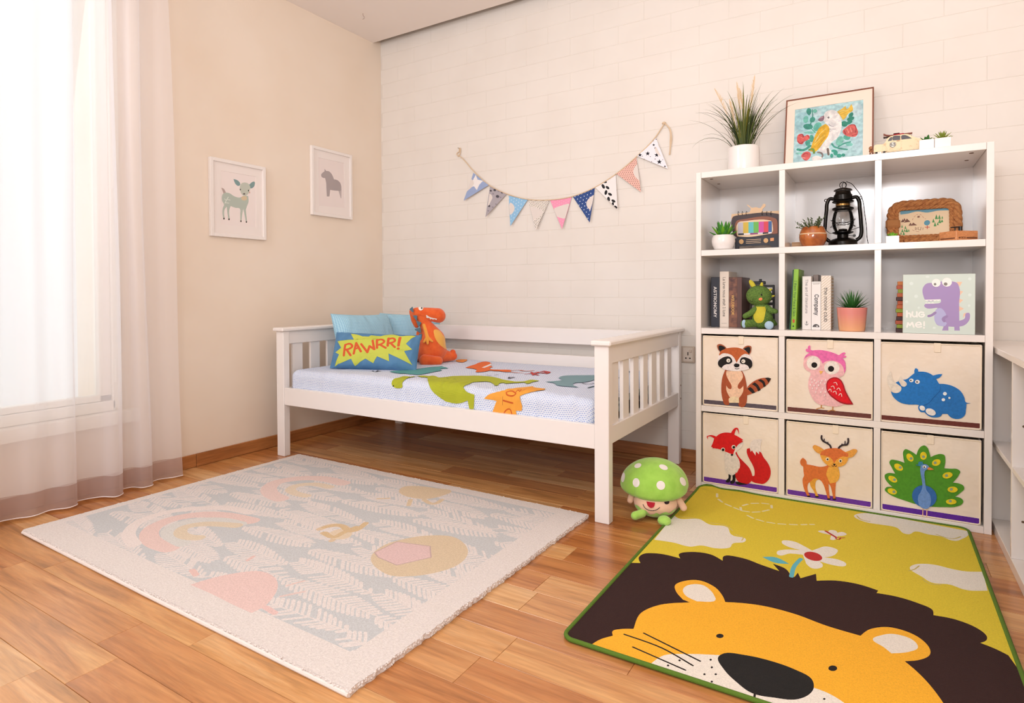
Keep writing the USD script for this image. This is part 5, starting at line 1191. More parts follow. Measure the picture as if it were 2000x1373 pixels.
def bin_(i, k, art, stripe, label, x0, x1, top, tabx):
    z0 = rz[k] + 0.0005
    cxm = (x0 + x1) / 2; yf, yb = -0.4035, -0.085
    t = thing('storage_bin', label, 'storage bin', (cxm, (yf + yb) / 2, z0), group='canvas bins in the cube shelf')
    L = np.array([cxm, (yf + yb) / 2, z0]); hw = (x1 - x0) / 2; hy = (yb - yf) / 2; h = top - z0
    obj('front_panel', box(-hw, hw, -hy, -hy + 0.006, 0, h, 0.0025), m_canvas, t, smooth=False)
    obj('back_panel', box(-hw, hw, hy - 0.006, hy, 0, h, 0.0025), m_canvas, t, smooth=False)
    for s in (-1, 1):
        obj('side_panel', box(s * hw, s * (hw - 0.006), -hy + 0.006, hy - 0.006, 0, h, 0.0025), m_canvas, t, smooth=False)
    obj('base_panel', box(-hw + 0.006, hw - 0.006, -hy + 0.006, hy - 0.006, 0, 0.008, 0.001), m_canvas, t, smooth=False)
    # piped edges round the front
    r = 0.0028
    ring = np.array([(-hw + r, -hy, r), (hw - r, -hy, r), (hw - r, -hy, h - r), (-hw + r, -hy, h - r)])
    P = []
    for a in range(4):
        p, q = ring[a], ring[(a + 1) % 4]
        P += [p + (q - p) * s for s in np.linspace(0.02, 0.98, 14)]
    obj('piping', tube(P, r, 6, closed=True), m_rimc, t)
    st = obj('stripe', box(-hw + 0.006, hw - 0.006, -hy - 0.0012, -hy + 0.001, 0.008 if k else 0.006, 0.026, 0.0005), felt(stripe), t, smooth=False, label='%s stripe' % {'5b1f9a': 'purple', '6a2fa0': 'purple', '5a4f58': 'dark grey'}.get(stripe, 'brown'))
    tx = tabx - cxm
    obj('handle_tab', [box(tx - 0.011, tx + 0.011, -hy - 0.0030, -hy - 0.0005, h - 0.034, h + 0.002, 0.0008)], m_rimc, t, smooth=False)
    if art == 'raccoon':
        obj('handle_tab', [box(-0.018, 0.004, hy - 0.004, hy - 0.001, h, h + 0.014, 0.0008)], m_rimc, t, smooth=False)
    a = part(t, art + '_patch')
    for j, (nm, c, g) in enumerate(layers(art)):
        Mx = frame_matrix((-L[0], yf - L[1] - 0.0010, -L[2]), (1, 0, 0), (0, 0, 1))
        d = 0.0016 + 0.0002 * j
        if polys(g):
            obj(nm, slab(g, d, Mx), felt(c), a, smooth=False)


for args in [
    (0, 1, 'raccoon', '5a4f58', 'canvas bin with a brown raccoon and striped tail', 2.3825, 2.7035, 0.7085, 2.551),
    (1, 1, 'owl', '6b3a34', 'canvas bin with a pink owl and red wing', 2.7365, 3.0585, 0.7050, 2.905),
    (2, 1, 'rhino', '6a2f28', 'canvas bin with a blue rhino lying down', 3.0825, 3.4085, 0.7065, 3.271),
    (0, 0, 'fox', '6a2fa0', 'canvas bin with a red fox and white-tipped tail', 2.3825, 2.7060, 0.3515, 2.572),
    (1, 0, 'deer', '6a2fa0', 'canvas bin with an orange antlered deer', 2.7375, 3.0585, 0.3505, 2.926),
    (2, 0, 'peacock', '5b1f9a', 'canvas bin with a green peacock fanning its tail', 3.0875, 3.4085, 0.3480, 3.251)]:
    bin_(*args)

# ================================================================ RUGS
m_lion = mat('tufted_rug', rough=0.95, tint=True, bump=(420, 0.55, 0.003), vary=(260, 'ebebeb', 0.35, 0.75))
LRX0, LRX1, LRY0, LRY1 = 2.373, 3.369, -1.836, -0.4150
rr = thing('lion_rug', 'yellow-green rug with a big orange lion face', 'rug', (2.871, -1.125, 0))
outl = Polygon([(LRX0, LRY0), (LRX1, LRY0), (LRX1, LRY1), (LRX0, LRY1)]).buffer(-0.03).buffer(0.03, quad_segs=6)


def lion_z(x, y):
    e = np.clip((y + 0.50) / 0.085, 0, 1)
    return 0.0085 + e * e * (0.010 * np.exp(-((x - 2.415) / 0.03) ** 2) + 0.004 * np.exp(-((x - 2.55) / 0.05) ** 2) + 0.003)


lion_fn = lambda u, v: np.stack([u - 2.871, v + 1.125, lion_z(u, v)], -1)
printed('pile', paint([(a, {'e6a01c': 'f8b42a', '33140f': '2e0f0b'}.get(c, c), g) for a, c, g in layers('lion')], outl, 'e2cb36'), lion_fn, rr, m_lion, 0.06)
ring = np.array(outl.exterior.coords)[:-1]
rp = []
for a, b in zip(ring, np.roll(ring, -1, 0)):
    L = np.linalg.norm(b - a); rp += [a + (b - a) * s for s in np.arange(max(1, int(L / 0.02))) / max(1, int(L / 0.02))]
rp = np.array(rp)
obj('binding', tube(np.c_[rp[:, 0] - 2.871, rp[:, 1] + 1.125, np.maximum(lion_z(rp[:, 0], rp[:, 1]) - 0.0015, 0.0062)], 0.006, 8, closed=True), mat('green_binding', '55761c', 0.85, bump=(500, 0.6, 0.002)), rr, label='dark green bound edge')

m_shag = mat('plush_rug', rough=0.95, tint=True, bump=(330, 0.45, 0.004), vary=(170, 'eae8e7', 0.3, 0.72))
RC = np.array([(0.301, -2.267), (2.064, -2.286), (2.083, -1.025), (0.323, -1.010)])
gr = thing('pale_rug', 'large pale grey and white patterned plush rug before the bed', 'rug', (1.19, -1.65, 0))
rr2 = random.Random(3)
edge = []
for a, b, amp in zip(RC, np.roll(RC, -1, 0), (0.0012, 0.0032, 0.002, 0.002)):
    L = np.linalg.norm(b - a); n = int(L / 0.011); nv = np.array([b[1] - a[1], a[0] - b[0]]) / L
    for i in range(n):
        edge.append(a + (b - a) * i / n + nv * rr2.uniform(-amp, amp))
rug_o = Polygon(edge)
field = Polygon([RC[0] + (0.05, 0.115), RC[1] + (-0.10, 0.105), RC[2] + (-0.12, -0.06), RC[3] + (0.035, -0.045)])
lv = []
rowsN = 11
for j in range(rowsN):
    t = (j + 0.5) / rowsN
    A0 = np.array(field.exterior.coords[0]) * (1 - t) + np.array(field.exterior.coords[3]) * t
    A1 = np.array(field.exterior.coords[1]) * (1 - t) + np.array(field.exterior.coords[2]) * t
    L = np.linalg.norm(A1 - A0); d = (A1 - A0) / L; nrm = np.array([-d[1], d[0]])
    seg = rr2.uniform(-0.1, 0.05)
    while seg < L:
        ln = rr2.uniform(0.28, 0.42); dirn = 1 if j % 2 else -1
        o2 = rr2.uniform(-0.012, 0.012); sl2 = rr2.uniform(-0.05, 0.05)
        x = seg
        lv.append(LineString([A0 + d * seg + nrm * o2, A0 + d * (seg + ln) + nrm * (o2 + sl2)]).buffer(0.0022, quad_segs=1))
        while x < seg + ln:
            w = (x - seg) / ln; s = math.sin(PI * min(1, max(0.0, w * 0.85 + 0.12))) * 0.052 + 0.012
            c0 = A0 + d * x + nrm * (o2 + sl2 * w)
            for sd in (-1, 1):
                tip = c0 + d * dirn * s * 0.72 + nrm * sd * s * 0.72
                if rr2.random() < 0.93:
                    lv.append(LineString([c0, c0 * 0.4 + tip * 0.6 + nrm * sd * 0.002, tip]).buffer(rr2.uniform(0.0042, 0.0066), quad_segs=1))
            x += rr2.uniform(0.0175, 0.023)
        seg += ln + rr2.uniform(0.0, 0.03)
lv = unary_union(lv)
def pale(l, k=0.35):
    o = []
    for a, c, g in l:
        o.append((a, ''.join('%02x' % round(int(c[i:i + 2], 16) * (1 - k) + int('ebe2dd'[i:i + 2], 16) * k) for i in (0, 2, 4)), g))
    return o


RUGL = [('field', 'cacccd', field), ('leaves', 'e4dcd8', lv)] + pale(layers('rug_a'), 0.5) + pale(layers('rug_b'), 0.32)
rug_fn = lambda u, v: np.stack([u - 1.19, v + 1.65, np.full_like(u, 0.0170)], -1)
printed('pile', paint(RUGL, rug_o, 'e4dcd7'), rug_fn, gr, m_shag)
me = slab(rug_o, 0.0160); me.apply_translation((-1.19, 1.65, 0.0005))
obj('pile_edge', me, mat('plush_edge', 'e4dbd5', 0.95, bump=(300, 0.5, 0.004)), gr, smooth=False, label='thick off-white edge')
pts, rad = [], []
tf = []
for i in range(0, len(edge)):
    p = np.array(edge[i]); q = np.array(edge[(i + 1) % len(edge)])
    for _ in range(3):
        c = p + (q - p) * rr2.random(); zz = rr2.uniform(0.004, 0.0155)
        tf.append(ell((c[0] - 1.19, c[1] + 1.65, zz), (rr2.uniform(0.002, 0.0042), rr2.uniform(0.002, 0.0042), rr2.uniform(0.002, 0.004)), (rr2.random(), rr2.random(), rr2.random()), sub=1))
obj('edge_tufts', tf, MATS['plush_edge'], gr, smooth=True, kind='stuff')
cb = LineString([RC[0] + (0.01, -0.003), RC[1] + (0.0, -0.003)])
obj('hem_cord', tube([(RC[0][0] - 1.19, RC[0][1] + 1.65 - 0.001, 0.0062), (0, -0.6290 - 0.0015, 0.0062), (RC[1][0] - 1.19, RC[1][1] + 1.65 - 0.001, 0.0062)], 0.0058, 8), mat('rug_hem', 'ece0d8', 0.9, bump=(600, 0.4, 0.002)), gr, label='stitched white hem')

# ================================================================ PICTURES ON THE LEFT WALL
def wall_picture(name, label, y0, y1, z0, z1, art):
    cy, cz = (y0 + y1) / 2, (z0 + z1) / 2
    t = thing(name, label, 'framed picture', (0.001, cy, z0), group=None)
    b = 0.019; H = z1 - z0; hw = (y1 - y0) / 2
    for q in (box(0, 0.020, -hw, -hw + b, 0, H, 0.0015), box(0, 0.020, hw - b, hw, 0, H, 0.0015), box(0, 0.020, -hw + b, hw - b, 0, b, 0.0015), box(0, 0.020, -hw + b, hw - b, H - b, H, 0.0015)):
        obj('frame_rail', q, m_white, t, smooth=False)
    ls = layers(art, dx=-cy, dy=-z0)
    win = ls[0][2]
    Mx = frame_matrix((0.0085, 0, 0), (0, 1, 0), (0, 0, 1))
    matb = Polygon([(-hw + b, b), (hw - b, b), (hw - b, H - b), (-hw + b, H - b)]).difference(win)
    obj('mat_board', slab(matb, 0.0022, Mx), mat('mat_board', 'efe6e1', 0.6), t, smooth=False)
    fn = lambda u, v: np.stack([np.full_like(u, 0.0088), u, v], -1)
    printed('print', paint(ls[1:], win.buffer(0.003), ls[0][1]), fn, t)
    return t


wall_picture('framed_print', 'white framed print of a grey-green fawn', -1.321, -0.979, 1.223, 1.648, 'fawn')
wall_picture('framed_print', 'white framed print of a grey toy horse', -0.645, -0.303, 1.410, 1.848, 'pony')

# ================================================================ BUNTING
bu = thing('pennant_bunting', 'string of nine patterned pennants hung across the brick wall', 'bunting', (1.38, -0.001, 1.6))
PL = layers('pennant', dx=-1.38, dy=-1.6)
flags = [g for nm, c, g in PL if nm == 'flag']
stars = [g for nm, c, g in PL if nm == 'navy_star']; leavesf = [g for nm, c, g in PL if nm == 'leaf']; blooms = [(c, g) for nm, c, g in PL if nm == 'bloom']
bigstar = [g for nm, c, g in PL if nm == 'star'][0]


def dots(g, pitch, r, ang=0.5, stag=True):
    x0, y0, x1, y1 = g.bounds; c = g.centroid; out = []
    R = max(x1 - x0, y1 - y0)
    n = int(R / pitch) + 2
    for i in range(-n, n + 1):
        for j in range(-n, n + 1):
            a, b = (i + (0.5 if stag and j % 2 else 0)) * pitch, j * pitch * 0.87
            p = Point(c.x + a * math.cos(ang) - b * math.sin(ang), c.y + a * math.sin(ang) + b * math.cos(ang))
            if g.contains(p.buffer(r * 0.3)):
                out.append(p.buffer(r, quad_segs=2))
    return unary_union(out)


def stripes(g, pitch, w, ang):
    c = g.centroid; out = []
    for i in range(-60, 61):
        o = np.array([c.x, c.y]) + i * pitch * np.array([-math.sin(ang), math.cos(ang)])
        d = np.array([math.cos(ang), math.sin(ang)]) * 0.3
        out.append(LineString([o - d, o + d]).buffer(w / 2, cap_style=2))
    return unary_union(out).intersection(g)


pats = [
    ('blue striped pennant with a white star', '4f78b8', lambda g: [('s', 'dfe3ec', stripes(g, 0.0045, 0.0016, 0.75)), ('s', 'ece7e5', bigstar)]),
    ('grey floral pennant', 'aaa3a9', lambda g: [('s', c, q) for c, q in blooms]),
    ('light blue pennant with white dots', '8fbfe2', lambda g: [('s', 'e6edf2', dots(g, 0.022, 0.0027, 0.4))]),
    ('white pennant with small black dots', 'efe6dc', lambda g: [('s', '1c1a1c', dots(g, 0.0098, 0.0024, 0.1))]),
    ('pink pennant with pale dots', 'f19ab8', lambda g: [('s', 'f7c4d2', dots(g, 0.017, 0.0022, 0.5))]),
    ('navy pennant with white dots', '2d4a86', lambda g: [('s', 'dfe6f0', dots(g, 0.022, 0.0030, 0.3))]),
    ('white pennant with black leaves', 'efe8e6', lambda g: [('s', '1c1b1f', q) for q in leavesf]),
    ('peach pennant with black dots', 'edb9ac', lambda g: [('s', '2a1a1c', dots(g, 0.0115, 0.0022, 0.9))]),
    ('white pennant with navy stars', 'eeeaf0', lambda g: [('s', '1a1a26', q) for q in stars])]
for i, (g, (lab, col, f)) in enumerate(zip(flags, pats)):
    zt, zb = g.bounds[3], g.bounds[1]
    fn = lambda u, v, zt=zt, zb=zb, s=0.0: np.stack([u, -0.006 - 0.016 * ((zt - v) / (zt - zb)) ** 1.3 - s, v], -1)
    fr = printed('pennant', paint([(a, b, c.intersection(g)) for a, b, c in f(g)], g, col), fn, bu, m_tint, label=lab)
    bk = flatmesh(g, lambda u, v, fn=fn: fn(u, v) + np.array([0, 0.0012, 0])); bk.faces = bk.faces[:, ::-1]
    obj('backing', bk, mat('pennant_back', 'e0d6cf', 0.9), fr, smooth=False)
m_cord = mat('cotton_cord', 'dcc3a4', 0.9, bump=(700, 0.5, 0.002))
for nm, c, sp in ART['pennant']:
    if nm in ('cord', 'tail_cord', 'loop'):
        q = spline(parse(sp[2:].split(' ', 1)[1]), 8, closed=False) * 1e-4 - np.array([1.38, 1.6])
        obj(nm, tube(np.c_[q[:, 0], np.full(len(q), -0.0085), q[:, 1]], 0.0032, 6), m_cord, bu)
obj('knot', ell((0.698, -0.009, 0.2265), (0.011, 0.007, 0.007), sub=2), m_cord, bu)
for x, z in ((0.698, 0.2265), (-0.685, 0.268)):
    obj('pin', tube([(x, 0.0, z), (x, -0.012, z + 0.002)], 0.002, 6), mat('pin_metal', 'b0a090', 0.3, metallic=0.8), bu)

# ================================================================ BEDDING AND SOFT TOYS
MZT, MRR, MYF, MYB = 0.484, 0.04, -1.020, -0.085
MX0, MX1 = 0.262, 2.105
_prof = [(MYB, .325), (MYB, MZT - MRR)] + [(MYB - MRR + MRR * math.cos(t), MZT - MRR + MRR * math.sin(t)) for t in np.linspace(0, PI / 2, 7)[1:]] + [(MYF + MRR - MRR * math.sin(t), MZT - MRR + MRR * math.cos(t)) for t in np.linspace(0, PI / 2, 7)] + [(MYF, .325)]
_prof = np.array(_prof)
_pl = np.r_[0, np.cumsum(np.linalg.norm(np.diff(_prof, axis=0), axis=1))] - 0.075      # s = 0 where the traced table starts, .40 high at the back
sss = lambda a, b, x: (lambda t: t * t * (3 - 2 * t))(np.clip((x - a) / (b - a), 0, 1))


def bed_surface(x, s, off=0.0):
    y = np.interp(s, _pl, _prof[:, 0]); z = np.interp(s, _pl, _prof[:, 1])
    y2 = np.interp(s + 0.004, _pl, _prof[:, 0]); z2 = np.interp(s + 0.004, _pl, _prof[:, 1])
    y1 = np.interp(s - 0.004, _pl, _prof[:, 0]); z1 = np.interp(s - 0.004, _pl, _prof[:, 1])
    ty, tz = y2 - y1, z2 - z1; l = np.hypot(ty, tz) + 1e-9
    ny, nz = tz / l, -ty / l
    q = np.stack([x * 22, s * 3.2, 0 * x], -1)
    wr = (meshkit.fbm(q, 3, 5) - 0.5)
    side = sss(0.80, 0.98, s)
    a = 0.004 + side * (0.006 + 0.016 * sss(1.0, 1.5, x)) + 0.010 * sss(0.9, 1.05, x) * (1 - sss(1.35, 1.5, x)) * sss(0.70, 0.85, s)
    d = a * wr + 0.010 * (meshkit.fbm(np.stack([x * 2.4, s * 3.0, 0 * x + 7], -1), 2, 9) - 0.5) * sss(0.0, 0.2, s)
    # rounded ends of the mattress
    ex = np.clip(np.minimum(x - MX0, MX1 - x) / 0.045, 0, 1)
    d = d * ex + off - 0.035 * (1 - np.sqrt(1 - (1 - ex) ** 2))
    return np.stack([x, y + ny * d, z + nz * d], -1)


n = {
    'g': ('geometry', {}), 'sx': ('separate_xyz', {}), 'v': ('math', {'math_type': 'add'}), 'cx': ('combine_xyz', {'z': 0.0}),
    'bt': ('brick_texture', {'scale': 1.0, 'brick_width': 0.0115, 'row_height': 0.0085, 'mortar_size': 0.0024, 'mortar_smooth': 0.4, 'color1': lin('9badd8'), 'color2': lin('b4c2e2'), 'mortar': lin('e4e9f2')}),
    'nz': ('noise_texture', {'scale': 45.0, 'detail': 1.0}), 'dm': ('mix_vector', {'fac': 0.004}), 'p': ('principled_bsdf', {'roughness': 0.85})}
m_sheet = usdkit.material(stage, '/World/Looks/speckled_sheet', n, [('g.position', 'sx.vector'), ('sx.y', 'v.value1'), ('sx.z', 'v.value2'), ('sx.x', 'cx.x'), ('v.value', 'cx.y'), ('cx.vector', 'dm.a'), ('g.position', 'nz.vector'), ('nz.color', 'dm.b'), ('dm.result', 'bt.vector'), ('bt.color', 'p.base_color')], surface='p.BSDF')
ma = thing('mattress', 'daybed mattress in a pale blue speckled dinosaur sheet', 'mattress')
xs_ = np.r_[np.linspace(MX0, MX0 + 0.045, 7), np.linspace(MX0 + 0.05, MX1 - 0.05, 240), np.linspace(MX1 - 0.045, MX1, 7)]
ss_ = np.linspace(_pl[0], _pl[-1], 150)
top = grid(lambda u, v: bed_surface(u, v), xs_, ss_)
obj('sheet', top, m_sheet, ma, smooth=True)
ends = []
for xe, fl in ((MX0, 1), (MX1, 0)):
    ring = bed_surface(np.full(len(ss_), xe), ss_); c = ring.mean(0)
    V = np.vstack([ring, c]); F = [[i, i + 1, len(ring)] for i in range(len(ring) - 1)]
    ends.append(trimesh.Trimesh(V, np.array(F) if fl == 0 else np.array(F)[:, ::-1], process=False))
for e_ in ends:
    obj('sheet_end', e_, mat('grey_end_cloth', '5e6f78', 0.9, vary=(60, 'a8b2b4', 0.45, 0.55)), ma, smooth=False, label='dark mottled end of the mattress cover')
BL = layers('bedding_a') + layers('bedding_b') + layers('bedding_c')
hem = Polygon([(MX0 + 0.01, -0.07), (MX1 - 0.012, -0.07), (MX1 - 0.012, _pl[-1]), (MX0 + 0.01, _pl[-1])])
names = {}
done = None
for nm, c, g in reversed(BL):
    g = g.intersection(hem)
    v = g if done is None else g.difference(done)
    done = g if done is None else done.union(g)
    if polys(v):
        me = flatmesh(v, lambda u, w: bed_surface(u, w, 0.0030), 0.016)
        me.faces = me.faces[:, ::-1]
        obj(nm + '_print', me, mat('print_' + c, c, 0.85), ma, smooth=True)


# ---- cushions
def cushion(w, h, T, seed, pinch=0.05, wrinkle=0.004):
    def f(u, v, side, off=0.0):
        U, V = np.asarray(u) / (w / 2), np.asarray(v) / (h / 2)
        U, V = np.clip(U, -1, 1), np.clip(V, -1, 1)
        x = U * w / 2 * (1 - pinch * (1 - V * V) * 0.5 * np.abs(U) ** 2); y = V * h / 2 * (1 - pinch * (1 - U * U) * np.abs(V) ** 2)
        th = T / 2 * np.clip(1 - np.abs(U) ** 3.2, 0, 1) ** 0.55 * np.clip(1 - np.abs(V) ** 3.2, 0, 1) ** 0.55
        rad = np.clip((np.maximum(np.abs(U), np.abs(V)) - 0.35) / 0.65, 0, 1)
        q = np.stack([np.asarray(u) * 26, np.asarray(v) * 9, 0 * U + seed], -1)
        wr = (meshkit.fbm(q, 3, seed) - 0.5) * wrinkle * (0.35 + rad) * np.clip((1 - np.maximum(np.abs(U), np.abs(V))) * 9, 0, 1)
        return np.stack([x, y, side * (th + wr) + side * off + side * 0.0012], -1)
    return f


def cushion_mesh(f, w, h, n=56):
    # denser towards the seam
    s = np.sin(np.linspace(-PI / 2, PI / 2, n))
    a = grid(lambda u, v: f(u, v, 1), s * w / 2, s * h / 2); b = grid(lambda u, v: f(u, v, -1), s * w / 2, s * h / 2)
    b.faces = b.faces[:, ::-1]
    rim = [(x, -1) for x in s] + [(1, y) for y in s[1:]] + [(x, 1) for x in s[::-1][1:]] + [(-1, y) for y in s[::-1][1:]]
    rim = np.array(rim[:-1]); rp = f(rim[:, 0] * w / 2, rim[:, 1] * h / 2, 1)
    rp[:, 2] = 0
    return [a, b], rp


def place(m, o, face, lean, roll=0.0):
    """Local x = width, y = up, z = towards the viewer; face = heading of the normal in the floor plane, lean = degrees back."""
    fx = np.array([math.cos(face), math.sin(face), 0]); x = np.array([-fx[1], fx[0], 0]); l = math.radians(lean)
    upv = np.array([0, 0, 1]) * math.cos(l) - fx * math.sin(l)
    r = math.radians(roll); x2 = x * math.cos(r) + upv * math.sin(r); y2 = upv * math.cos(r) - x * math.sin(r)
    M = np.eye(4); M[:3, 0], M[:3, 1], M[:3, 2], M[:3, 3] = x2, y2, np.cross(x2, y2), o
    return M


def xf(m, M):
    m = m.copy(); m.apply_transform(M); return m


nodes = {'tc': ('texture_coordinate', {}), 'mp': ('mapping', {'scale': (1, 1, 1)}), 'sx': ('separate_xyz', {}), 'p': ('principled_bsdf', {'roughness': 0.85})}
lk = [('at.vector', 'sx.vector')]
nodes['at'] = ('attribute', {'attribute': 'weave'})
for ax in 'xy':
    nodes['k' + ax] = ('math', {'math_type': 'multiply', 'value2': 108.0}); nodes['f' + ax] = ('math', {'math_type': 'fraction'}); nodes['l' + ax] = ('math', {'math_type': 'less_than', 'value2': 0.5})
    lk += [('sx.' + ax, 'k%s.value1' % ax), ('k%s.value' % ax, 'f%s.value1' % ax), ('f%s.value' % ax, 'l%s.value1' % ax)]
nodes['s'] = ('math', {'math_type': 'add'}); nodes['h'] = ('math', {'math_type': 'multiply', 'value2': 0.5}); nodes['mx'] = ('mix_color', {'a': lin('b4dcea'), 'b': lin('86b9d6')})
lk += [('lx.value', 's.value1'), ('ly.value', 's.value2'), ('s.value', 'h.value1'), ('h.value', 'mx.fac'), ('mx.result', 'p.base_color')]
m_ging = usdkit.material(stage, '/World/Looks/blue_gingham', nodes, lk, surface='p.BSDF')


def weave_uv(prim, uv):
    UsdGeom.PrimvarsAPI(UsdGeom.Mesh(prim)).CreatePrimvar('weave', Sdf.ValueTypeNames.Vector3fArray, 'vertex').Set(Vt.Vec3fArray.FromNumpy(np.asarray(uv, np.float32)))


for nm, lab, o, fa, lean, roll, w, h, sd in [
    ('gingham_pillow', 'pale blue checked pillow propped behind the RAWRR cushion', (0.425, -0.588, 0.634), 0.0, 20, -2, 0.46, 0.32, 11),
    ('gingham_pillow', 'pale blue checked pillow half hidden behind the orange dinosaur', (0.430, -0.175, 0.630), -0.45, 18, -2, 0.42, 0.30, 13)]:
    f = cushion(w, h, 0.14, sd, 0.07, 0.020)
    ms, rp = cushion_mesh(f, w, h)
    M = place(None, o, fa, lean, roll)
    t = thing(nm, lab, 'pillow', o)
    M2 = M.copy(); M2[:3, 3] = 0
    flat = np.vstack([np.c_[m.vertices[:, :2], np.zeros(len(m.vertices))] for m in ms])
    allm = trimesh.util.concatenate([xf(m, M2) for m in ms])
    pr = obj('pillowcase', allm, m_ging, t, smooth=True)
    weave_uv(pr, flat)
    obj('seam', xf(tube(rp, 0.0022, 6, closed=True), M2), mat('pillow_seam', '93c0d8', 0.9), t)

m_blue = mat('cushion_blue', '4f7fa8', 0.8, vary=(9, '5d8db4', 0.4, 0.7), bump=(40, 0.15, 0.004))
W_, H_ = 0.500, 0.212
f = cushion(W_, H_, 0.115, 4, 0.03, 0.022)
ms, rp = cushion_mesh(f, W_, H_, 72)
fa = math.atan2(-0.912, 0.41)
O = np.array((0.653, -0.745, 0.580)); M2 = place(None, (0, 0, 0), fa, 22, -2.0)
rc = thing('rawrr_cushion', 'blue cushion reading RAWRR! on a yellow burst', 'cushion', tuple(O))
obj('cover', trimesh.util.concatenate([xf(m, M2) for m in ms]), m_blue, rc, smooth=True)
obj('seam', xf(tube(rp, 0.002, 6, closed=True), M2), m_blue, rc)
RL = [(a, b2, affinity.scale(g, 1, H_ / 0.262, origin=(0, 0))) for a, b2, g in layers('rawrr')]; done = None
for nm, c, g in reversed(RL):
    v = g if done is None else g.difference(done)
    done = g if done is None else done.union(g)
    me = flatmesh(v, lambda u, w: f(u, w, 1, 0.0012), 0.016)
    obj(nm, xf(me, M2), mat('applique_' + c, c, 0.8), rc, smooth=True)


# ---- soft toys: local x to the right of the picture, y away, z up
def throw(mesh, g, off, maxedge=0.004, axis=(0, 1, 0), start=-0.5, keep=None, tilt=0.0):
    """Lays a flat shape drawn in (x, z) onto the toy's skin, along +y tilted down by tilt."""
    v, fc = tri2d(g, maxedge)
    d = np.array([0, math.cos(tilt), -math.sin(tilt)])
    zc = 0.0
    upv_ = np.array([0, math.sin(tilt), math.cos(tilt)])
    o = np.c_[v[:, 0], 0 * v[:, 0], 0 * v[:, 0]] + v[:, 1:2] * upv_[None] - d * 0.6
    loc, ri, ti = mesh.ray.intersects_location(o, np.tile(d, (len(o), 1)), multiple_hits=False)
    P = np.full((len(v), 3), np.nan); N = np.zeros((len(v), 3)); P[ri] = loc; N[ri] = mesh.face_normals[ti]
    vn = mesh.vertex_normals; F3 = mesh.faces[ti]
    bc = trimesh.triangles.points_to_barycentric(mesh.triangles[ti], loc)
    N[ri] = (vn[F3] * bc[:, :, None]).sum(1)
    okf = ~np.isnan(P[fc]).any((1, 2))
    sp = np.abs(P[fc][:, :, 1].max(1) - P[fc][:, :, 1].min(1)) < 0.03
    fc = fc[okf & sp]
    P = P + N * off
    P = np.nan_to_num(P)
    m = trimesh.Trimesh(P, fc, process=False); m.remove_unreferenced_vertices()
    if len(m.faces) and (m.face_normals[:, 1] > 0).mean() > 0.5:
        m.faces = m.faces[:, ::-1]
    return m


VIEW = math.radians(31.43)
plush = lambda nm, c, c2=None: mat('plush_' + nm, c, 0.95, bump=(420, 0.35, 0.002), sheen_weight=0.35, sheen_roughness=0.5, vary=(30, c2 or c, 0.35, 0.7))
# orange dinosaur
K = 3130.0
dx = lambda x: (x - 550) / K
dz = lambda y: (1213 - y) / K
P_ = lambda x, y, d=0.0: (dx(x), d, dz(y))
Or = plush('orange', 'ec6a2c', 'e0571f'); Ye = plush('amber', 'f0b24e'); Gy = plush('slate', '5a7482'); Wh = plush('white', 'f2ece4')
dn = thing('dinosaur_plush', 'orange toothy dinosaur soft toy sitting on the bed', 'soft toy', (0.736, -0.372, 0.478), math.radians(39.3))
body = blob([(P_(590, 985, 0.01), (0.095, 0.085, 0.075), (0, 0, 0))], [
    [(P_(330, 235), 0.034), (P_(560, 265), 0.041), (P_(718, 288), 0.045), (P_(735, 300), 0.042)],
    [(P_(300, 225), 0.028), (P_(420, 330), 0.034), (P_(470, 440), 0.034), (P_(555, 600, 0.0), 0.052), (P_(605, 770, 0.0), 0.080), (P_(590, 960, 0.005), 0.090)],
    [(P_(235, 215, 0.02), 0.020), (P_(275, 380, 0.02), 0.021), (P_(312, 480, 0.02), 0.016)],
    [(P_(350, 620, 0.02), 0.014), (P_(370, 760, 0.02), 0.026), (P_(400, 950, 0.02), 0.045)],
    [(P_(400, 1010, 0.04), 0.050), (P_(270, 1085, 0.05), 0.034), (P_(240, 1165, 0.04), 0.014)],
], 0.007, 5)
obj('body', body, Or, dn, smooth=True)
obj('leg', blob([], [[(P_(470, 1120, -0.07), 0.036), (P_(600, 1125, -0.085), 0.031), (P_(715, 1128, -0.09), 0.027)]], 0.007, 4), Or, dn, smooth=True)
obj('leg', blob([], [[(P_(760, 1060, 0.01), 0.045), (P_(960, 1090, 0.03), 0.028), (P_(1000, 1085, 0.03), 0.027)], [(P_(985, 1085, 0.03), 0.025), (P_(1000, 1010, 0.03), 0.018)]], 0.007, 4), Or, dn, smooth=True)
obj('arm', blob([], [[(P_(455, 470, -0.032), 0.011), (P_(490, 590, -0.052), 0.011), (P_(515, 690, -0.074), 0.012)], [(P_(515, 690, -0.074), 0.011), (P_(450, 775, -0.082), 0.006)], [(P_(515, 690, -0.074), 0.011), (P_(520, 800, -0.088), 0.007)], [(P_(515, 690, -0.074), 0.011), (P_(605, 765, -0.082), 0.006)]], 0.004, 3), plush('apricot', 'f0a23c'), dn, smooth=True, label='yellow arm with three fingers')
pg = lambda s: affinity.affine_transform(Polygon(spline(parse(s), 6)).buffer(0), [1 / K, 0, 0, -1 / K, -550 / K, 1213 / K])
obj('belly_patch', throw(body, pg('640,560 720,565 800,655 868,755 893,850 880,930 800,885 720,805 668,725 640,640'), 0.0014, 0.006), Ye, dn, smooth=True, label='yellow belly patch')
obj('teeth', throw(body, pg('497,270! 560,308 700,345! 690,368! 650,352! 625,362! 590,345! 578,362! 550,325! 535,332! 500,325!'), 0.0018, 0.004), Wh, dn, smooth=True, label='row of white felt teeth')
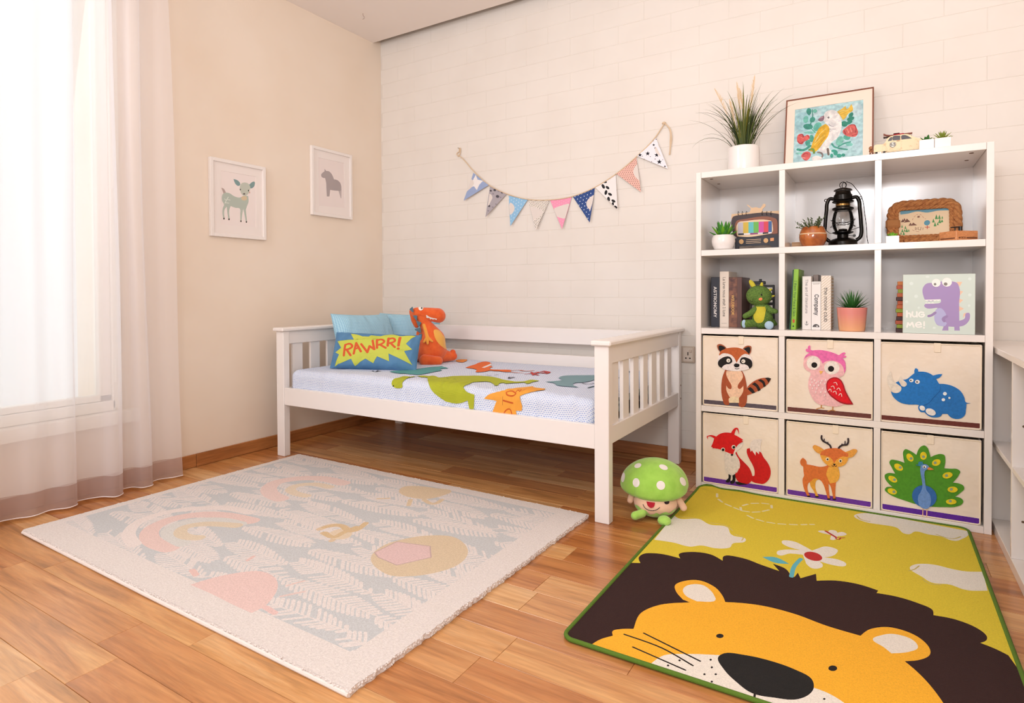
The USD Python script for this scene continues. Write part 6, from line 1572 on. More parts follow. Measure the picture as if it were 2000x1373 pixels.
e1 = throw(body, pg('350,150 372,118 412,112 440,140 432,175 400,192 365,180'), 0.0022, 0.004); obj('eye', e1, Wh, dn, smooth=True)
obj('pupil', throw(body, pg('398,152 412,138 426,152 412,167'), 0.0036, 0.003), plush('black', '1a1210'), dn, smooth=True)
obj('eyebrow', throw(body, pg('372,112! 440,118! 452,135! 430,128! 395,118!'), 0.0026, 0.004), plush('brow', '8a5a3a'), dn, smooth=True)
for a, b, c in (((195, 165), (238, 128), (250, 215)), ((262, 290), (318, 290), (312, 370)), ((318, 395), (392, 420), (355, 490)), ((290, 545), (378, 515), (385, 605)), ((362, 635), (405, 640), (400, 735))):
    q = Polygon([(dx(p[0]), dz(p[1])) for p in (a, b, c)]).buffer(0.003)
    me = slab(q, 0.012, frame_matrix((0, -0.024 if a[1] < 500 else -0.034, 0), (1, 0, 0), (0, 0, 1)))
    obj('spike', me, Gy, dn, smooth=False, label='grey back spike')

# green mushroom toy
K2 = 4374.0
mx_ = lambda x: (x - 780) / K2
mz_ = lambda y: (1215 - y) / K2
Q_ = lambda x, y, d=0.0: (mx_(x), d, mz_(y))
mu = thing('mushroom_plush', 'green spotted mushroom soft toy sitting on the floor', 'soft toy', (2.300, -0.8435, 0.0035), math.radians(18.1))
Gn = plush('lime', 'a6d858', '98cc4c'); Gl = plush('lime_light', 'b0de68', 'a2d458'); Pe = plush('peach', 'f2c6a8')
cap_t = trimesh.creation.icosphere(5, 1.0); v = cap_t.vertices.copy()
ph = np.arctan2(v[:, 1], v[:, 0]); lob = 1 + 0.085 * (np.abs(np.sin(1.5 * (ph + 2.25))) ** 0.5 - 0.75) * (1 - np.abs(v[:, 2]) ** 4)
zz = np.where(v[:, 2] > 0, v[:, 2], v[:, 2] * 0.42)
cap_t.vertices = np.c_[v[:, 0] * 0.137 * lob, v[:, 1] * 0.125 * lob, zz * 0.108]
cap_t.apply_transform(M4((mx_(772), 0.020, 0.112), rx=0.10, ry=-0.02))
obj('cap', cap_t, Gn, mu, smooth=True)
bodym = blob([((0, -0.022, 0.056), (0.086, 0.078, 0.056), (0, 0, 0)), ((0, 0.0, 0.085), (0.075, 0.07, 0.03), (0, 0, 0))], [], 0.006, 5)
obj('body', bodym, Pe, mu, smooth=True)
pm = lambda s: affinity.affine_transform(Polygon(spline(parse(s), 6)).buffer(0), [1 / K2, 0, 0, -1 / K2, -780 / K2, 1215 / K2])
TL = 0.30
dd = lambda g, dz_: affinity.translate(g, 0, dz_)
for cx_, cy_, rx_, ry_, ro_ in ((480, 285, 64, 40, -22), (920, 287, 76, 44, 18), (1245, 505, 48, 76, -24), (458, 575, 62, 76, 0), (872, 592, 72, 74, 0), (222, 500, 34, 84, 6)):
    g = affinity.rotate(affinity.scale(Point(mx_(cx_), mz_(cy_)).buffer(1, quad_segs=6), rx_ / K2, ry_ / K2), -ro_)
    s = throw(cap_t, dd(g, -0.030), 0.0014, 0.006, tilt=TL)
    if len(s.faces):
        obj('spot', s, Wh, mu, smooth=True, label='white felt spot')
obj('trousers', throw(bodym, pm('330,1000! 430,1010 470,985 520,1000! 575,1060! 610,1025 650,1060 690,1105! 760,1075 800,1050 850,1080! 900,1050 960,1035 1010,1070! 1060,1040 1110,1020 1230,1100! 1230,1300! 330,1300!'), 0.0016, 0.005), Gl, mu, smooth=True, label='green zigzag trousers')
obj('nose', throw(bodym, pm('635,880! 775,880! 760,935 710,965 660,940'), 0.003, 0.004), plush('red', 'b3122a'), mu, smooth=True, label='red nose')
sm = LineString(spline([(578, 935), (600, 975), (660, 1008), (730, 1013), (800, 990), (852, 950)], 6, closed=False)).buffer(5)
obj('smile', throw(bodym, affinity.affine_transform(sm, [1 / K2, 0, 0, -1 / K2, -780 / K2, 1215 / K2]), 0.002, 0.004), MATS['plush_black'], mu, smooth=True)
for s in ('470,830! 500,835 515,850 500,870 480,865', '925,870! 1010,862! 1010,890 975,905 940,895'):
    obj('eye', throw(bodym, pm(s), 0.002, 0.004), plush('brown', '2a1012'), mu, smooth=True)
obj('arm', blob([], [[(Q_(385, 830, -0.01), 0.011), (Q_(345, 965, -0.03), 0.0125)]], 0.004, 3), Pe, mu, smooth=True)
obj('arm', blob([], [[(Q_(1160, 870, -0.01), 0.012), (Q_(1262, 1040, -0.02), 0.0140)]], 0.004, 3), Pe, mu, smooth=True)
obj('foot', blob([], [[(Q_(560, 1095, -0.085), 0.016), (Q_(440, 1115, -0.105), 0.0165)]], 0.004, 3), Gl, mu, smooth=True)
obj('foot', ell((mx_(930), -0.118, 0.0175), (0.026, 0.024, 0.0185), sub=3), Gl, mu, smooth=True)

# ================================================================ THINGS ON THE SHELF
F1, F2, F3, F4 = rz[1], rz[2], rz[3], SH          # floors of the rows, top of the shelf
m_pot = mat('white_glaze', 'efe9e5', 0.18, coat_weight=0.4, coat_roughness=0.08)
m_soil = mat('potting_soil', '3b2a1c', 0.95, bump=(300, 0.8, 0.003))


def leaf_mat(name, c, trans=0.25):
    if name in MATS:
        return MATS[name]
    MATS[name] = usdkit.material(stage, '/World/Looks/' + name, {'p': ('principled_bsdf', {'base_color': lin(c), 'roughness': 0.45}), 't': ('translucent_bsdf', {'color': lin(c)}), 'm': ('mix_closure', {'fac': trans})},
                                 [('p.BSDF', 'm.closure1'), ('t.BSDF', 'm.closure2')], surface='m.closure')
    return MATS[name]


def blade(base, az, length, width, lean, droop, n=12, fold=0.25):
    """A tapering grass blade that leans out along az and droops."""
    t = np.linspace(0, 1, n); d = np.array([math.cos(az), math.sin(az), 0]); s = np.array([-math.sin(az), math.cos(az), 0])
    ang = lean + droop * t ** 1.5
    step = length / (n - 1)
    pos = np.array(base) + np.vstack([np.zeros(3), np.cumsum([(d * math.sin(a) + np.array([0, 0, 1]) * math.cos(a)) * step for a in ang[:-1]], 0)])
    w = width * (np.minimum(1, 0.55 + 2.5 * t) * np.clip(1 - t ** 2.2, 0.03, 1))
    up = np.array([-d * math.cos(a) + np.array([0, 0, 1]) * math.sin(a) for a in ang])
    L, R, C = pos + s * w[:, None] / 2, pos - s * w[:, None] / 2, pos - up * (w * fold)[:, None]
    V = np.vstack([L, C, R]); F = []
    for i in range(n - 1):
        for a, b in ((0, n), (n, 2 * n)):
            F += [[a + i, b + i, b + i + 1], [a + i, b + i + 1, a + i + 1]]
    return trimesh.Trimesh(V, np.array(F), process=False)


def fat_leaf(base, az, lean, length, w, th, tip=0.7):
    m = trimesh.creation.icosphere(2, 1.0); v = m.vertices.copy()
    t = (v[:, 2] + 1) / 2
    prof = np.sin(PI * np.clip(t, 0, 1) ** tip) ** 0.8
    r = np.hypot(v[:, 0], v[:, 1]) + 1e-9
    v[:, 0] = v[:, 0] / r * prof * w / 2; v[:, 1] = v[:, 1] / r * prof * th / 2; v[:, 2] = t * length
    m.vertices = v
    m.apply_transform(M4(base, rx=0, ry=0, rz=0) @ trimesh.transformations.rotation_matrix(az, [0, 0, 1]) @ trimesh.transformations.rotation_matrix(lean, [0, 1, 0]) @ trimesh.transformations.rotation_matrix(PI / 2, [0, 0, 1]))
    return m


# ---- grass in a white pot on top of the shelf
gp = thing('potted_grass', 'white pot of tall drooping grass on top of the shelf', 'potted plant', (2.527, -0.215, F4 + 0.0003))
r = 0.0725
obj('pot', lathe([(0, 0), (r * 0.86, 0), (r * 0.95, 0.006), (r * 0.99, 0.02), (r, 0.06), (r * 0.985, 0.118), (r * 0.95, 0.132), (r * 0.90, 0.135), (r * 0.86, 0.130), (r * 0.84, 0.10), (0, 0.10)], 48), m_pot, gp)
obj('soil', mv(trimesh.creation.cylinder(r * 0.835, 0.008, sections=32), (0, 0, 0.108)), m_soil, gp)
g3 = random.Random(21)
gm = [leaf_mat('grass_dark', '3d4f1e'), leaf_mat('grass_mid', '51602a'), leaf_mat('grass_olive', '6f7023'), leaf_mat('grass_deep', '2f3f1c')]
fixed_bl = [(PI * 1.02, 0.34, 0.008, 0.25, 1.55), (PI * 0.98, 0.33, 0.007, 0.35, 1.1), (PI * 1.04, 0.30, 0.006, 0.55, 0.95), (PI * 0.97, 0.27, 0.0075, 0.62, 2.0), (0.05, 0.33, 0.008, 0.32, 1.05), (-0.1, 0.31, 0.007, 0.45, 1.15), (0.12, 0.27, 0.006, 0.40, 1.0),
            (PI, 0.30, 0.007, 0.16, 1.25), (PI * 0.9, 0.24, 0.006, 0.5, 1.4), (0.2, 0.24, 0.006, 0.12, 0.25), (-0.3, 0.22, 0.006, 0.25, 0.5), (1.2, 0.30, 0.007, 0.1, 0.9), (PI + 0.4, 0.29, 0.007, 0.2, 1.0), (-0.2, 0.16, 0.005, 0.5, 0.5)]
for i in range(110):
    if i < len(fixed_bl):
        az, ln, w, le, dr = fixed_bl[i]
    else:
        az = g3.uniform(0, 2 * PI); ln = g3.uniform(0.13, 0.33); w = g3.uniform(0.005, 0.0088); le = g3.uniform(0.02, 0.34); dr = g3.uniform(0.15, 1.3)
    rr_ = g3.uniform(0.0, 0.042)
    obj('leaf', blade((rr_ * math.cos(az) * 0.9, rr_ * math.sin(az) * 0.8, 0.110), az, ln, w, le, dr), g3.choice(gm), gp, smooth=True)
m_plume = mat('plume', 'e6c9a2', 0.95)
for x, h, ln_, lx in ((-0.075, 0.355, 0.15, -0.045), (-0.018, 0.375, 0.14, -0.012), (0.000, 0.355, 0.12, -0.016), (0.030, 0.385, 0.15, 0.012), (-0.045, 0.32, 0.10, -0.016)):
    p0 = np.array([x * 0.4, 0.004, 0.11]); p1 = np.array([x, 0.006, h - 0.06]); p2 = np.array([x + lx, 0.008, h + ln_ * 0.55])
    st = obj('plume_stem', tube([p0, (p0 + p1) / 2, p1], 0.0010, 5), leaf_mat('grass_olive', '6f7023'), gp)
    t = np.linspace(0, 1, 10)
    c = p1[None] * (1 - t[:, None]) + p2[None] * t[:, None] + np.array([lx * 0.4, 0, 0]) * (t[:, None] ** 2)
    hairs = []
    for k in range(150):
        q = g3.random(); a = c[0] * (1 - q) + c[-1] * q; s_ = math.sin(PI * min(0.97, q * 0.9 + 0.1)) * 0.013 + 0.002
        az = g3.uniform(0, 2 * PI)
        b = a + np.array([math.cos(az) * s_ * 0.6, math.sin(az) * s_ * 0.6, s_ * 1.3])
        hairs.append(tube([a, b], [0.0008, 0.0003], 3))
    obj('plume', hairs, m_plume, gp, smooth=False, kind='stuff')

# ---- cockatoo painting leaning on the wall
PO, PTp = np.array((2.69, -0.140, 1.462)), np.array((2.69, -0.040, 1.835))
ey = (PTp - PO) / np.linalg.norm(PTp - PO); pw, phh = 0.364, float(np.linalg.norm(PTp - PO))
t = thing('bird_painting', 'framed cockatoo painting leaning on top of the shelf', 'painting', tuple(PO))
FM = frame_matrix((0, 0, 0), (1, 0, 0), ey)
m_fr = mat('walnut_frame', '7d4a36', 0.45)
b = 0.0055
for x0, x1, y0, y1 in ((0, b, 0, phh), (pw - b, pw, 0, phh), (b, pw - b, 0, b), (b, pw - b, phh - b, phh)):
    obj('frame_rail', xf(box(x0, x1, y0, y1, -0.014, 0.003, 0.0008), FM), m_fr, t, smooth=False)
CL = layers('cockatoo')
win = CL[0][2]
wb_ = win.bounds
win = Polygon([(0.040, 0.036), (pw - 0.041, 0.036), (pw - 0.041, wb_[3]), (0.040, wb_[3])])
FM2 = FM.copy(); FM2[:3, 3] = FM[:3, 2] * -0.003
obj('mat_board', slab(Polygon([(b, b), (pw - b, b), (pw - b, phh - b), (b, phh - b)]).difference(win), 0.0022, FM2), mat('peach_mat', 'f1ddcd', 0.7), t, smooth=False)
m_brush = mat('brushed_print', rough=0.6, tint=True, vary=(55, 'd4d8dc', 0.35, 0.65))
printed('painting', paint(CL, win.buffer(0.002), 'b3d9dc'), lambda u, v: np.c_[u, 0 * u, 0 * u] + v[:, None] * ey[None] + FM[:3, 2][None] * -0.0028, t, m_brush)
obj('backing', xf(box(b, pw - b, b, phh - b, -0.012, -0.006, 0), FM), m_fr, t, smooth=False)

# ---- toy car with skis on the roof
ca = thing('toy_car', 'old cream toy car numbered 53 with skis on its roof', 'toy car', (3.181, -0.2830, F4 + 0.0003), scale=(1.22, 1.22, 1.22))
m_cr = mat('cream_enamel', 'e8cfa4', 0.4, vary=(60, 'c9a06c', 0.58, 0.75), coat_weight=0.2)
m_dk = mat('car_glass', '2b1712', 0.2)
m_rust = mat('rusty_metal', 'a8734f', 0.5, metallic=0.4)
kx = 0.225 / 2100
cp = lambda s: affinity.affine_transform(Polygon(spline(parse(s), 7)).buffer(0), [kx, 0, 0, -kx, -1180 * kx, 905 * kx])
bodyp = cp('235,700! 232,560 250,510 300,498 500,488 540,440 600,330 690,285 900,268 1150,290 1280,380 1420,450 1700,500 1990,560 2060,640 2050,760! 1900,770! 235,770!')
low = cp('235,760! 235,620 300,560 420,530 560,590 620,700! 1700,700! 1780,580 1900,540 2010,580 2060,760!')
WD = 0.082
def side_slab(g, y0, y1):
    m = slab(g, y1 - y0); return mv(m, (0, y1, 0), rx=PI / 2)
obj('body', side_slab(bodyp, -WD / 2 + 0.006, WD / 2 - 0.006), m_cr, ca, smooth=30)
for s in (-1, 1):
    obj('fender', side_slab(cp('225,740! 250,620 330,560 420,545 510,570 560,640 575,740!'), *sorted((s * (WD / 2 - 0.012), s * (WD / 2 + 0.002)))), m_cr, ca, smooth=30)
    obj('fender', side_slab(cp('1700,740! 1720,620 1800,560 1880,545 1960,570 2030,640 2050,740!'), *sorted((s * (WD / 2 - 0.012), s * (WD / 2 + 0.002)))), m_cr, ca, smooth=30)
    obj('door', side_slab(cp('560,740! 548,620 550,450 600,438 930,436! 945,740!'), *sorted((s * (WD / 2 - 0.010), s * (WD / 2 - 0.004)))), m_cr, ca, smooth=30)
    for g in ('605,430! 640,360 700,312 710,430!', '735,430! 732,310 930,300! 925,430!', '965,425! 970,302 1060,305 1180,380 1230,425!'):
        obj('window', side_slab(cp(g), *sorted((s * (WD / 2 - 0.010), s * (WD / 2 - 0.0052)))), m_dk, ca, smooth=False)
    obj('handle', side_slab(cp('835,448! 915,448! 915,462! 835,462!'), *sorted((s * (WD / 2 - 0.004), s * (WD / 2 - 0.001)))), m_rust, ca, smooth=False)
    wh = []
    for xw in (405, 1880):
        c = ((xw - 1180) * kx, s * (WD / 2 - 0.006), 0.0145)
        w_ = obj('wheel', mv(lathe([(0, -0.006), (0.0125, -0.006), (0.0143, -0.003), (0.0143, 0.003), (0.0125, 0.006), (0, 0.006)], 28), c, rx=PI / 2), mat('black_rubber', '241a18', 0.6), ca)
        obj('hub_cap', mv(lathe([(0, -0.0082), (0.004, -0.0078), (0.008, -0.0066), (0.008, 0.0066), (0.004, 0.0078), (0, 0.0082)], 24), c, rx=PI / 2), mat('hub_metal', 'cdbfae', 0.3, metallic=0.7), w_)
rd = obj('number_disc', side_slab(Point((735 - 1180) * kx, (905 - 557) * kx).buffer(0.0088, quad_segs=10), -WD / 2 + 0.0025, -WD / 2 + 0.0045), mat('disc_white', 'ece4d8', 0.5), ca, smooth=False)
obj('disc_ring', side_slab(Point((735 - 1180) * kx, (905 - 557) * kx).buffer(0.0088, quad_segs=10).difference(Point((735 - 1180) * kx, (905 - 557) * kx).buffer(0.0080, quad_segs=10)), -WD / 2 + 0.0018, -WD / 2 + 0.004), mat('number_black', '2a2220', 0.5), rd, smooth=False)
tx_ = meshkit.text_mesh('53', 0.0085, 0.0006, True); tx_.apply_transform(frame_matrix((0, 0, 0), (1, 0, 0), (0, 0, 1)))
tx_.apply_translation(np.array([(735 - 1180) * kx, -WD / 2 + 0.0024, (905 - 557) * kx]) - np.array([tx_.bounds.mean(0)[0], 0, tx_.bounds.mean(0)[2]]))
obj('number', tx_, MATS['number_black'], rd, smooth=False)
X_ = lambda x: (x - 1180) * kx
Z_ = lambda y: (905 - y) * kx
obj('bumper', [tube([(X_(150), -0.030, Z_(700)), (X_(120), 0, Z_(700)), (X_(150), 0.030, Z_(700))], 0.0022, 8), tube([(X_(150), -0.03, Z_(660)), (X_(235), -0.03, Z_(700))], 0.0016, 6), tube([(X_(150), 0.03, Z_(660)), (X_(235), 0.03, Z_(700))], 0.0016, 6)], m_rust, ca)
for s in (-1, 1):
    obj('headlamp', mv(lathe([(0, 0), (0.006, 0.001), (0.0068, 0.006), (0.004, 0.010), (0, 0.011)], 20), (X_(190), s * 0.024, Z_(570)), ry=PI / 2 + PI), m_rust, ca)
for y in (-0.022, 0.022):
    obj('roof_rail', tube([(X_(660), y, Z_(290)), (X_(660), y, Z_(255)), (X_(1130), y, Z_(255)), (X_(1130), y, Z_(290))], 0.0012, 6), m_rust, ca)
m_ski = mat('ski_wood', '8a5244', 0.5)
for y, z, c in ((-0.018, 222, 0), (-0.004, 226, 1), (0.012, 250, 2)):
    q = [(X_(490), y, Z_(z - 70)), (X_(560), y, Z_(z - 28)), (X_(640), y, Z_(z - 8)), (X_(900), y, Z_(z)), (X_(1250), y, Z_(z - 4))]
    q = np.array(q); m = np.vstack([q + (0, 0.003, 0), q - (0, 0.003, 0)])
    obj('ski', tube(spline([(a[0], a[2]) for a in q], 5, closed=False)[:, [0, 0, 1]] * (1, 0, 1) + (0, y, 0), 0.0017, 6), m_ski, ca)
obj('ski_pole', tube([(X_(490), -0.014, Z_(272)), (X_(700), -0.012, Z_(252)), (X_(1120), -0.010, Z_(262))], [0.003, 0.0016, 0.0012], 6), mat('pole_black', '231a18', 0.5), ca)
m_redb = mat('red_bag', 'a8202c', 0.7)
obj('roof_bag', box(X_(750), X_(1040), -0.020, 0.018, Z_(255), Z_(195), 0.002), m_redb, ca, smooth=False)
obj('bag_strap', box(X_(755), X_(920), -0.0205, 0.016, Z_(196), Z_(172), 0.0015), mat('strap_dark', '3c1414', 0.7), ca, smooth=False)

# ---- two small succulents in joined white pots
sc = [leaf_mat('succulent_dark', '2f6b24', 0.12), leaf_mat('succulent_lime', '8a9a34', 0.15), leaf_mat('succulent_green', '3f8a2a', 0.12), leaf_mat('succulent_bright', '74b82c', 0.15), leaf_mat('agave', '35702f', 0.1), leaf_mat('thyme', '5f7048', 0.2)]


def white_cube(t, w, h, r=0.004):
    obj('pot', [box(-w / 2, w / 2, -w / 2, -w / 2 + 0.003, 0, h, 0.0012), box(-w / 2, w / 2, w / 2 - 0.003, w / 2, 0, h, 0.0012), box(-w / 2, -w / 2 + 0.003, -w / 2 + 0.003, w / 2 - 0.003, 0, h, 0.0012), box(w / 2 - 0.003, w / 2, -w / 2 + 0.003, w / 2 - 0.003, 0, h, 0.0012), box(-w / 2 + 0.003, w / 2 - 0.003, -w / 2 + 0.003, w / 2 - 0.003, 0, h * 0.85, 0.0005)], m_pot, t, smooth=False)


t = thing('potted_succulent', 'small white pot with three round dark green leaves beside the toy car', 'potted plant', (3.2335, -0.372, F4 + 0.0003), group=None)
white_cube(t, 0.048, 0.0375)
for az, le, ln, w in ((0.9, 0.35, 0.034, 0.020), (PI - 0.3, 0.75, 0.032, 0.018), (-0.4, 0.9, 0.026, 0.014), (2.2, 0.3, 0.026, 0.016), (4.4, 0.6, 0.024, 0.015)):
    obj('leaf', fat_leaf((0, 0, 0.031), az, le, ln, w, 0.006, 0.55), sc[0], t, smooth=True)
t = thing('potted_succulent', 'small white pot with a spiky yellow-green rosette on the shelf top', 'potted plant', (3.2845, -0.372, F4 + 0.0003))
white_cube(t, 0.052, 0.0375)
for i in range(26):
    ring = i // 9; az = i * 2.4; le = (1.22, 0.8, 0.35)[min(ring, 2)] + 0.05 * math.sin(i * 3.1)
    obj('leaf', fat_leaf((0, 0, 0.032), az, le, (0.038, 0.040, 0.038)[min(ring, 2)], 0.0058, 0.0035, 0.8), sc[1], t, smooth=True)

# ---- top row, left cell
t = thing('potted_succulent', 'round white pot of bright green succulent in the top left cell', 'potted plant', (2.459, -0.335, F3 + 0.0003))
obj('pot', lathe([(0, 0), (0.030, 0), (0.040, 0.006), (0.049, 0.024), (0.0525, 0.040), (0.051, 0.055), (0.046, 0.068), (0.043, 0.071), (0.040, 0.068), (0.040, 0.055), (0, 0.055)], 40), m_pot, t)
obj('soil', mv(trimesh.creation.cylinder(0.0398, 0.005, sections=28), (0, 0, 0.0585)), m_soil, t)
for i in range(30):
    az = i * 2.4 + 0.3; ring = i // 10; le = (1.05, 0.68, 0.28)[ring] + 0.08 * math.sin(i * 1.7)
    obj('leaf', fat_leaf((0.012 * math.cos(az), 0.012 * math.sin(az), 0.060), az, le, (0.062, 0.070, 0.080)[ring] * 0.98, 0.017, 0.006, 0.75), sc[2 if i % 3 else 3], t, smooth=True)

t = thing('tv_calendar', 'wooden desk calendar shaped like a retro television set', 'calendar', (2.60, -0.26, F3 + 0.0003))
TM = frame_matrix((-2.60, 0.006, -F3 - 0.0003), (1, 0, 0), (0, 0, 1))
tvn = 0
for nm, c, g in layers('tv'):
    d = {'back_board': 0.004, 'case': 0.009, 'lower_case': 0.011, 'wood_front': 0.012, 'bezel': 0.014}.get(nm, 0.0155)
    if nm in ('back_board', 'case', 'lower_case', 'wood_front'):
        x1_ = g.bounds[2]
        if nm == 'back_board':
            g = g.intersection(shapely.box(2.4, 1.12, 2.7, 1.4))
        if nm == 'lower_case':
            g = g.union(shapely.box(2.497, F3 + 0.0008, 2.515, 1.16)).intersection(shapely.box(2.4, F3 + 0.0004, 2.7, 1.4))
    obj(nm, slab(g, d, TM), mat('tv_' + c, c, 0.5), t, smooth=False)
m_coil = mat('black_wire', '1c1815', 0.4, metallic=0.3)
for x in (460, 505, 550, 722, 770, 815):
    xx = 2.48 + (x - 380) / 2490 - 2.60; zz_ = 1.2755 + (560 - x) * 0.00003 - F3
    obj('binding_ring', tube([(xx + 0.001 * math.sin(a), -0.003 + 0.008 * math.sin(a), zz_ + 0.0085 * math.cos(a)) for a in np.linspace(0, 2 * PI, 15)[:-1]], 0.0010, 5, closed=True), m_coil, t)
obj('title_line', box(-0.035, 0.01, -0.0042, -0.0028, 0.1465, 0.148, 0), mat('tv_title', 'b08a6a', 0.5), t, smooth=False)

# ---- top row, middle cell: planter, wooden block, lantern
t = thing('wooden_block', 'small plain wooden block behind the brown pot', 'block', (2.765, -0.19, F3 + 0.0003))
obj('block', box(-0.030, 0.030, -0.022, 0.022, 0, 0.033, 0.0015), wood_mat('block_wood', 'd2a47a', 'dfb58c', 0.6, 0, 3, 0), t, smooth=False)
t = thing('potted_herb', 'glossy amber-brown round pot of small grey-green leaves', 'potted plant', (2.832, -0.325, F3 + 0.0003))
m_amb = mat('amber_glaze', 'b8672a', 0.15, coat_weight=0.6, coat_roughness=0.05, vary=(24, '8e4416', 0.45, 0.7))
obj('pot', lathe([(0, 0), (0.034, 0), (0.044, 0.008), (0.053, 0.030), (0.0545, 0.046), (0.051, 0.066), (0.044, 0.082), (0.041, 0.087), (0.037, 0.084), (0.036, 0.07), (0, 0.07)], 40), m_amb, t)
obj('glaze_band', lathe([(0.0535, 0.0535), (0.0548, 0.0560), (0.0535, 0.0585), (0.0520, 0.0585), (0.0520, 0.0535)], 40), mat('cream_glaze', 'e6c39a', 0.2, coat_weight=0.4), t)
obj('soil', mv(trimesh.creation.cylinder(0.0358, 0.005, sections=28), (0, 0, 0.0735)), m_soil, t)
g4 = random.Random(8)
lf = []
for i in range(34):
    az = g4.uniform(0, 2 * PI); le = g4.uniform(0.1, 1.25); ln = g4.uniform(0.035, 0.068)
    d = np.array([math.sin(le) * math.cos(az), math.sin(le) * math.sin(az), math.cos(le)])
    p0 = np.array([0.018 * math.cos(az), 0.018 * math.sin(az), 0.076]); p1 = p0 + d * ln - np.array([0, 0, 0.010 * le])
    obj('sprig', tube([p0, (p0 + p1) / 2 + (0, 0, 0.004), p1], 0.0007, 4), sc[5], t)
    for k in range(9):
        q = 0.25 + 0.75 * (k / 8); c = p0 + (p1 - p0) * q
        lf.append(fat_leaf(c, g4.uniform(0, 2 * PI), g4.uniform(0.4, 1.5), g4.uniform(0.007, 0.011), 0.0055, 0.0016, 0.6))
obj('leaves', lf, sc[5], t, smooth=True, kind='stuff')

la = thing('hurricane_lantern', 'black metal oil lantern with a glass globe and wire bail', 'lantern', (2.941, -0.225, F3 + 0.0003))
m_bk = mat('black_metal', '1d1a17', 0.32, metallic=0.75, vary=(20, '3a3026', 0.55, 0.75))
obj('fuel_tank', lathe([(0, 0), (0.054, 0), (0.058, 0.004), (0.0585, 0.010), (0.056, 0.016), (0.0565, 0.024), (0.053, 0.030), (0.040, 0.037), (0.026, 0.041), (0, 0.041)], 40), m_bk, la)
obj('burner', lathe([(0, 0.040), (0.022, 0.040), (0.022, 0.056), (0.034, 0.060), (0.041, 0.064), (0.041, 0.067), (0.020, 0.069), (0.016, 0.080), (0.006, 0.082), (0, 0.082)], 36), m_bk, la)
gl = usdkit.material(stage, '/World/Looks/lamp_glass', {'t': ('transparent_bsdf', {'color': (0.95, 0.95, 0.94)}), 'g': ('glossy_bsdf', {'roughness': 0.03}), 'f': ('fresnel', {'IOR': 1.5}), 'm': ('mix_closure', {})}, [('f.fac', 'm.fac'), ('t.BSDF', 'm.closure1'), ('g.BSDF', 'm.closure2')], surface='m.closure')
obj('glass_globe', lathe([(0.030, 0.068), (0.038, 0.084), (0.0425, 0.105), (0.042, 0.125), (0.037, 0.150), (0.031, 0.164), (0.030, 0.168)], 40), gl, la)
obj('chimney_collar', lathe([(0, 0.160), (0.034, 0.160), (0.042, 0.166), (0.042, 0.172), (0.028, 0.178), (0.027, 0.192), (0.041, 0.197), (0.043, 0.201), (0.036, 0.206), (0, 0.206)], 36), m_bk, la)
obj('brass_band', lathe([(0.0272, 0.180), (0.0282, 0.182), (0.0282, 0.189), (0.0272, 0.191)], 36), mat('old_brass', '9a7440', 0.35, metallic=0.9), la)
obj('chimney', lathe([(0, 0.204), (0.031, 0.204), (0.036, 0.208), (0.036, 0.228), (0.031, 0.234), (0.029, 0.244), (0, 0.244)], 36), m_bk, la)
obj('cap', lathe([(0, 0.262), (0.012, 0.261), (0.032, 0.254), (0.036, 0.250), (0.036, 0.248), (0.010, 0.252), (0, 0.252)], 36), m_bk, la)
for a in range(4):
    x, y = 0.025 * math.cos(a * PI / 2 + 0.4), 0.025 * math.sin(a * PI / 2 + 0.4)
    obj('cap_post', tube([(x, y, 0.243), (x, y, 0.253)], 0.0015, 6), m_bk, la)
obj('top_ring', tube([(0.013 * math.sin(a), 0, 0.273 + 0.013 * math.cos(a)) for a in np.linspace(0.25 * PI - PI, PI * 0.75, 16)], 0.0016, 6), m_bk, la)
obj('top_ring', tube([(0.004 + 0.008 * math.sin(a), 0.003, 0.270 + 0.014 * math.cos(a)) for a in np.linspace(-PI * 0.8, PI * 0.8, 14)], 0.0014, 6), m_bk, la)
for s in (-1, 1):
    q = spline([(s * 0.034, 0.214), (s * 0.052, 0.216), (s * 0.060, 0.202), (s * 0.064, 0.165), (s * 0.069, 0.10), (s * 0.0705, 0.060), (s * 0.066, 0.042), (s * 0.052, 0.030)], 6, closed=False)
    obj('side_tube', tube(np.c_[q[:, 0], 0 * q[:, 0], q[:, 1]], 0.0075, 12), m_bk, la)
    obj('lug', tube([(s * 0.066 + 0.006 * math.sin(a), 0, 0.211 + 0.006 * math.cos(a)) for a in np.linspace(0, 2 * PI, 13)[:-1]], 0.0016, 6, closed=True), m_bk, la)
q = spline([(0.012, 0.285), (0.030, 0.276), (0.050, 0.250), (0.070, 0.215), (0.083, 0.14), (0.090, 0.075), (0.092, 0.040), (0.096, 0.012)], 6, closed=False)
obj('bail_wire', tube(np.c_[q[:, 0], -0.012 + 0 * q[:, 0], q[:, 1]], 0.0014, 6), m_bk, la)
for zc, r_, am in ((0.112, 0.047, 0.010), (0.098, 0.048, -0.008)):
    obj('globe_guard', tube([(r_ * math.cos(a), r_ * math.sin(a), zc + am * math.cos(a * 2)) for a in np.linspace(0, 2 * PI, 33)[:-1]], 0.0012, 5, closed=True), m_bk, la)
q = spline([(-0.064, 0.078), (-0.045, 0.062), (-0.020, 0.070), (0.02, 0.064), (0.040, 0.075), (0.064, 0.085)], 5, closed=False)
obj('globe_guard', tube(np.c_[q[:, 0], -0.040 + 0.5 * np.abs(q[:, 0]), q[:, 1]], 0.0012, 5), m_bk, la)
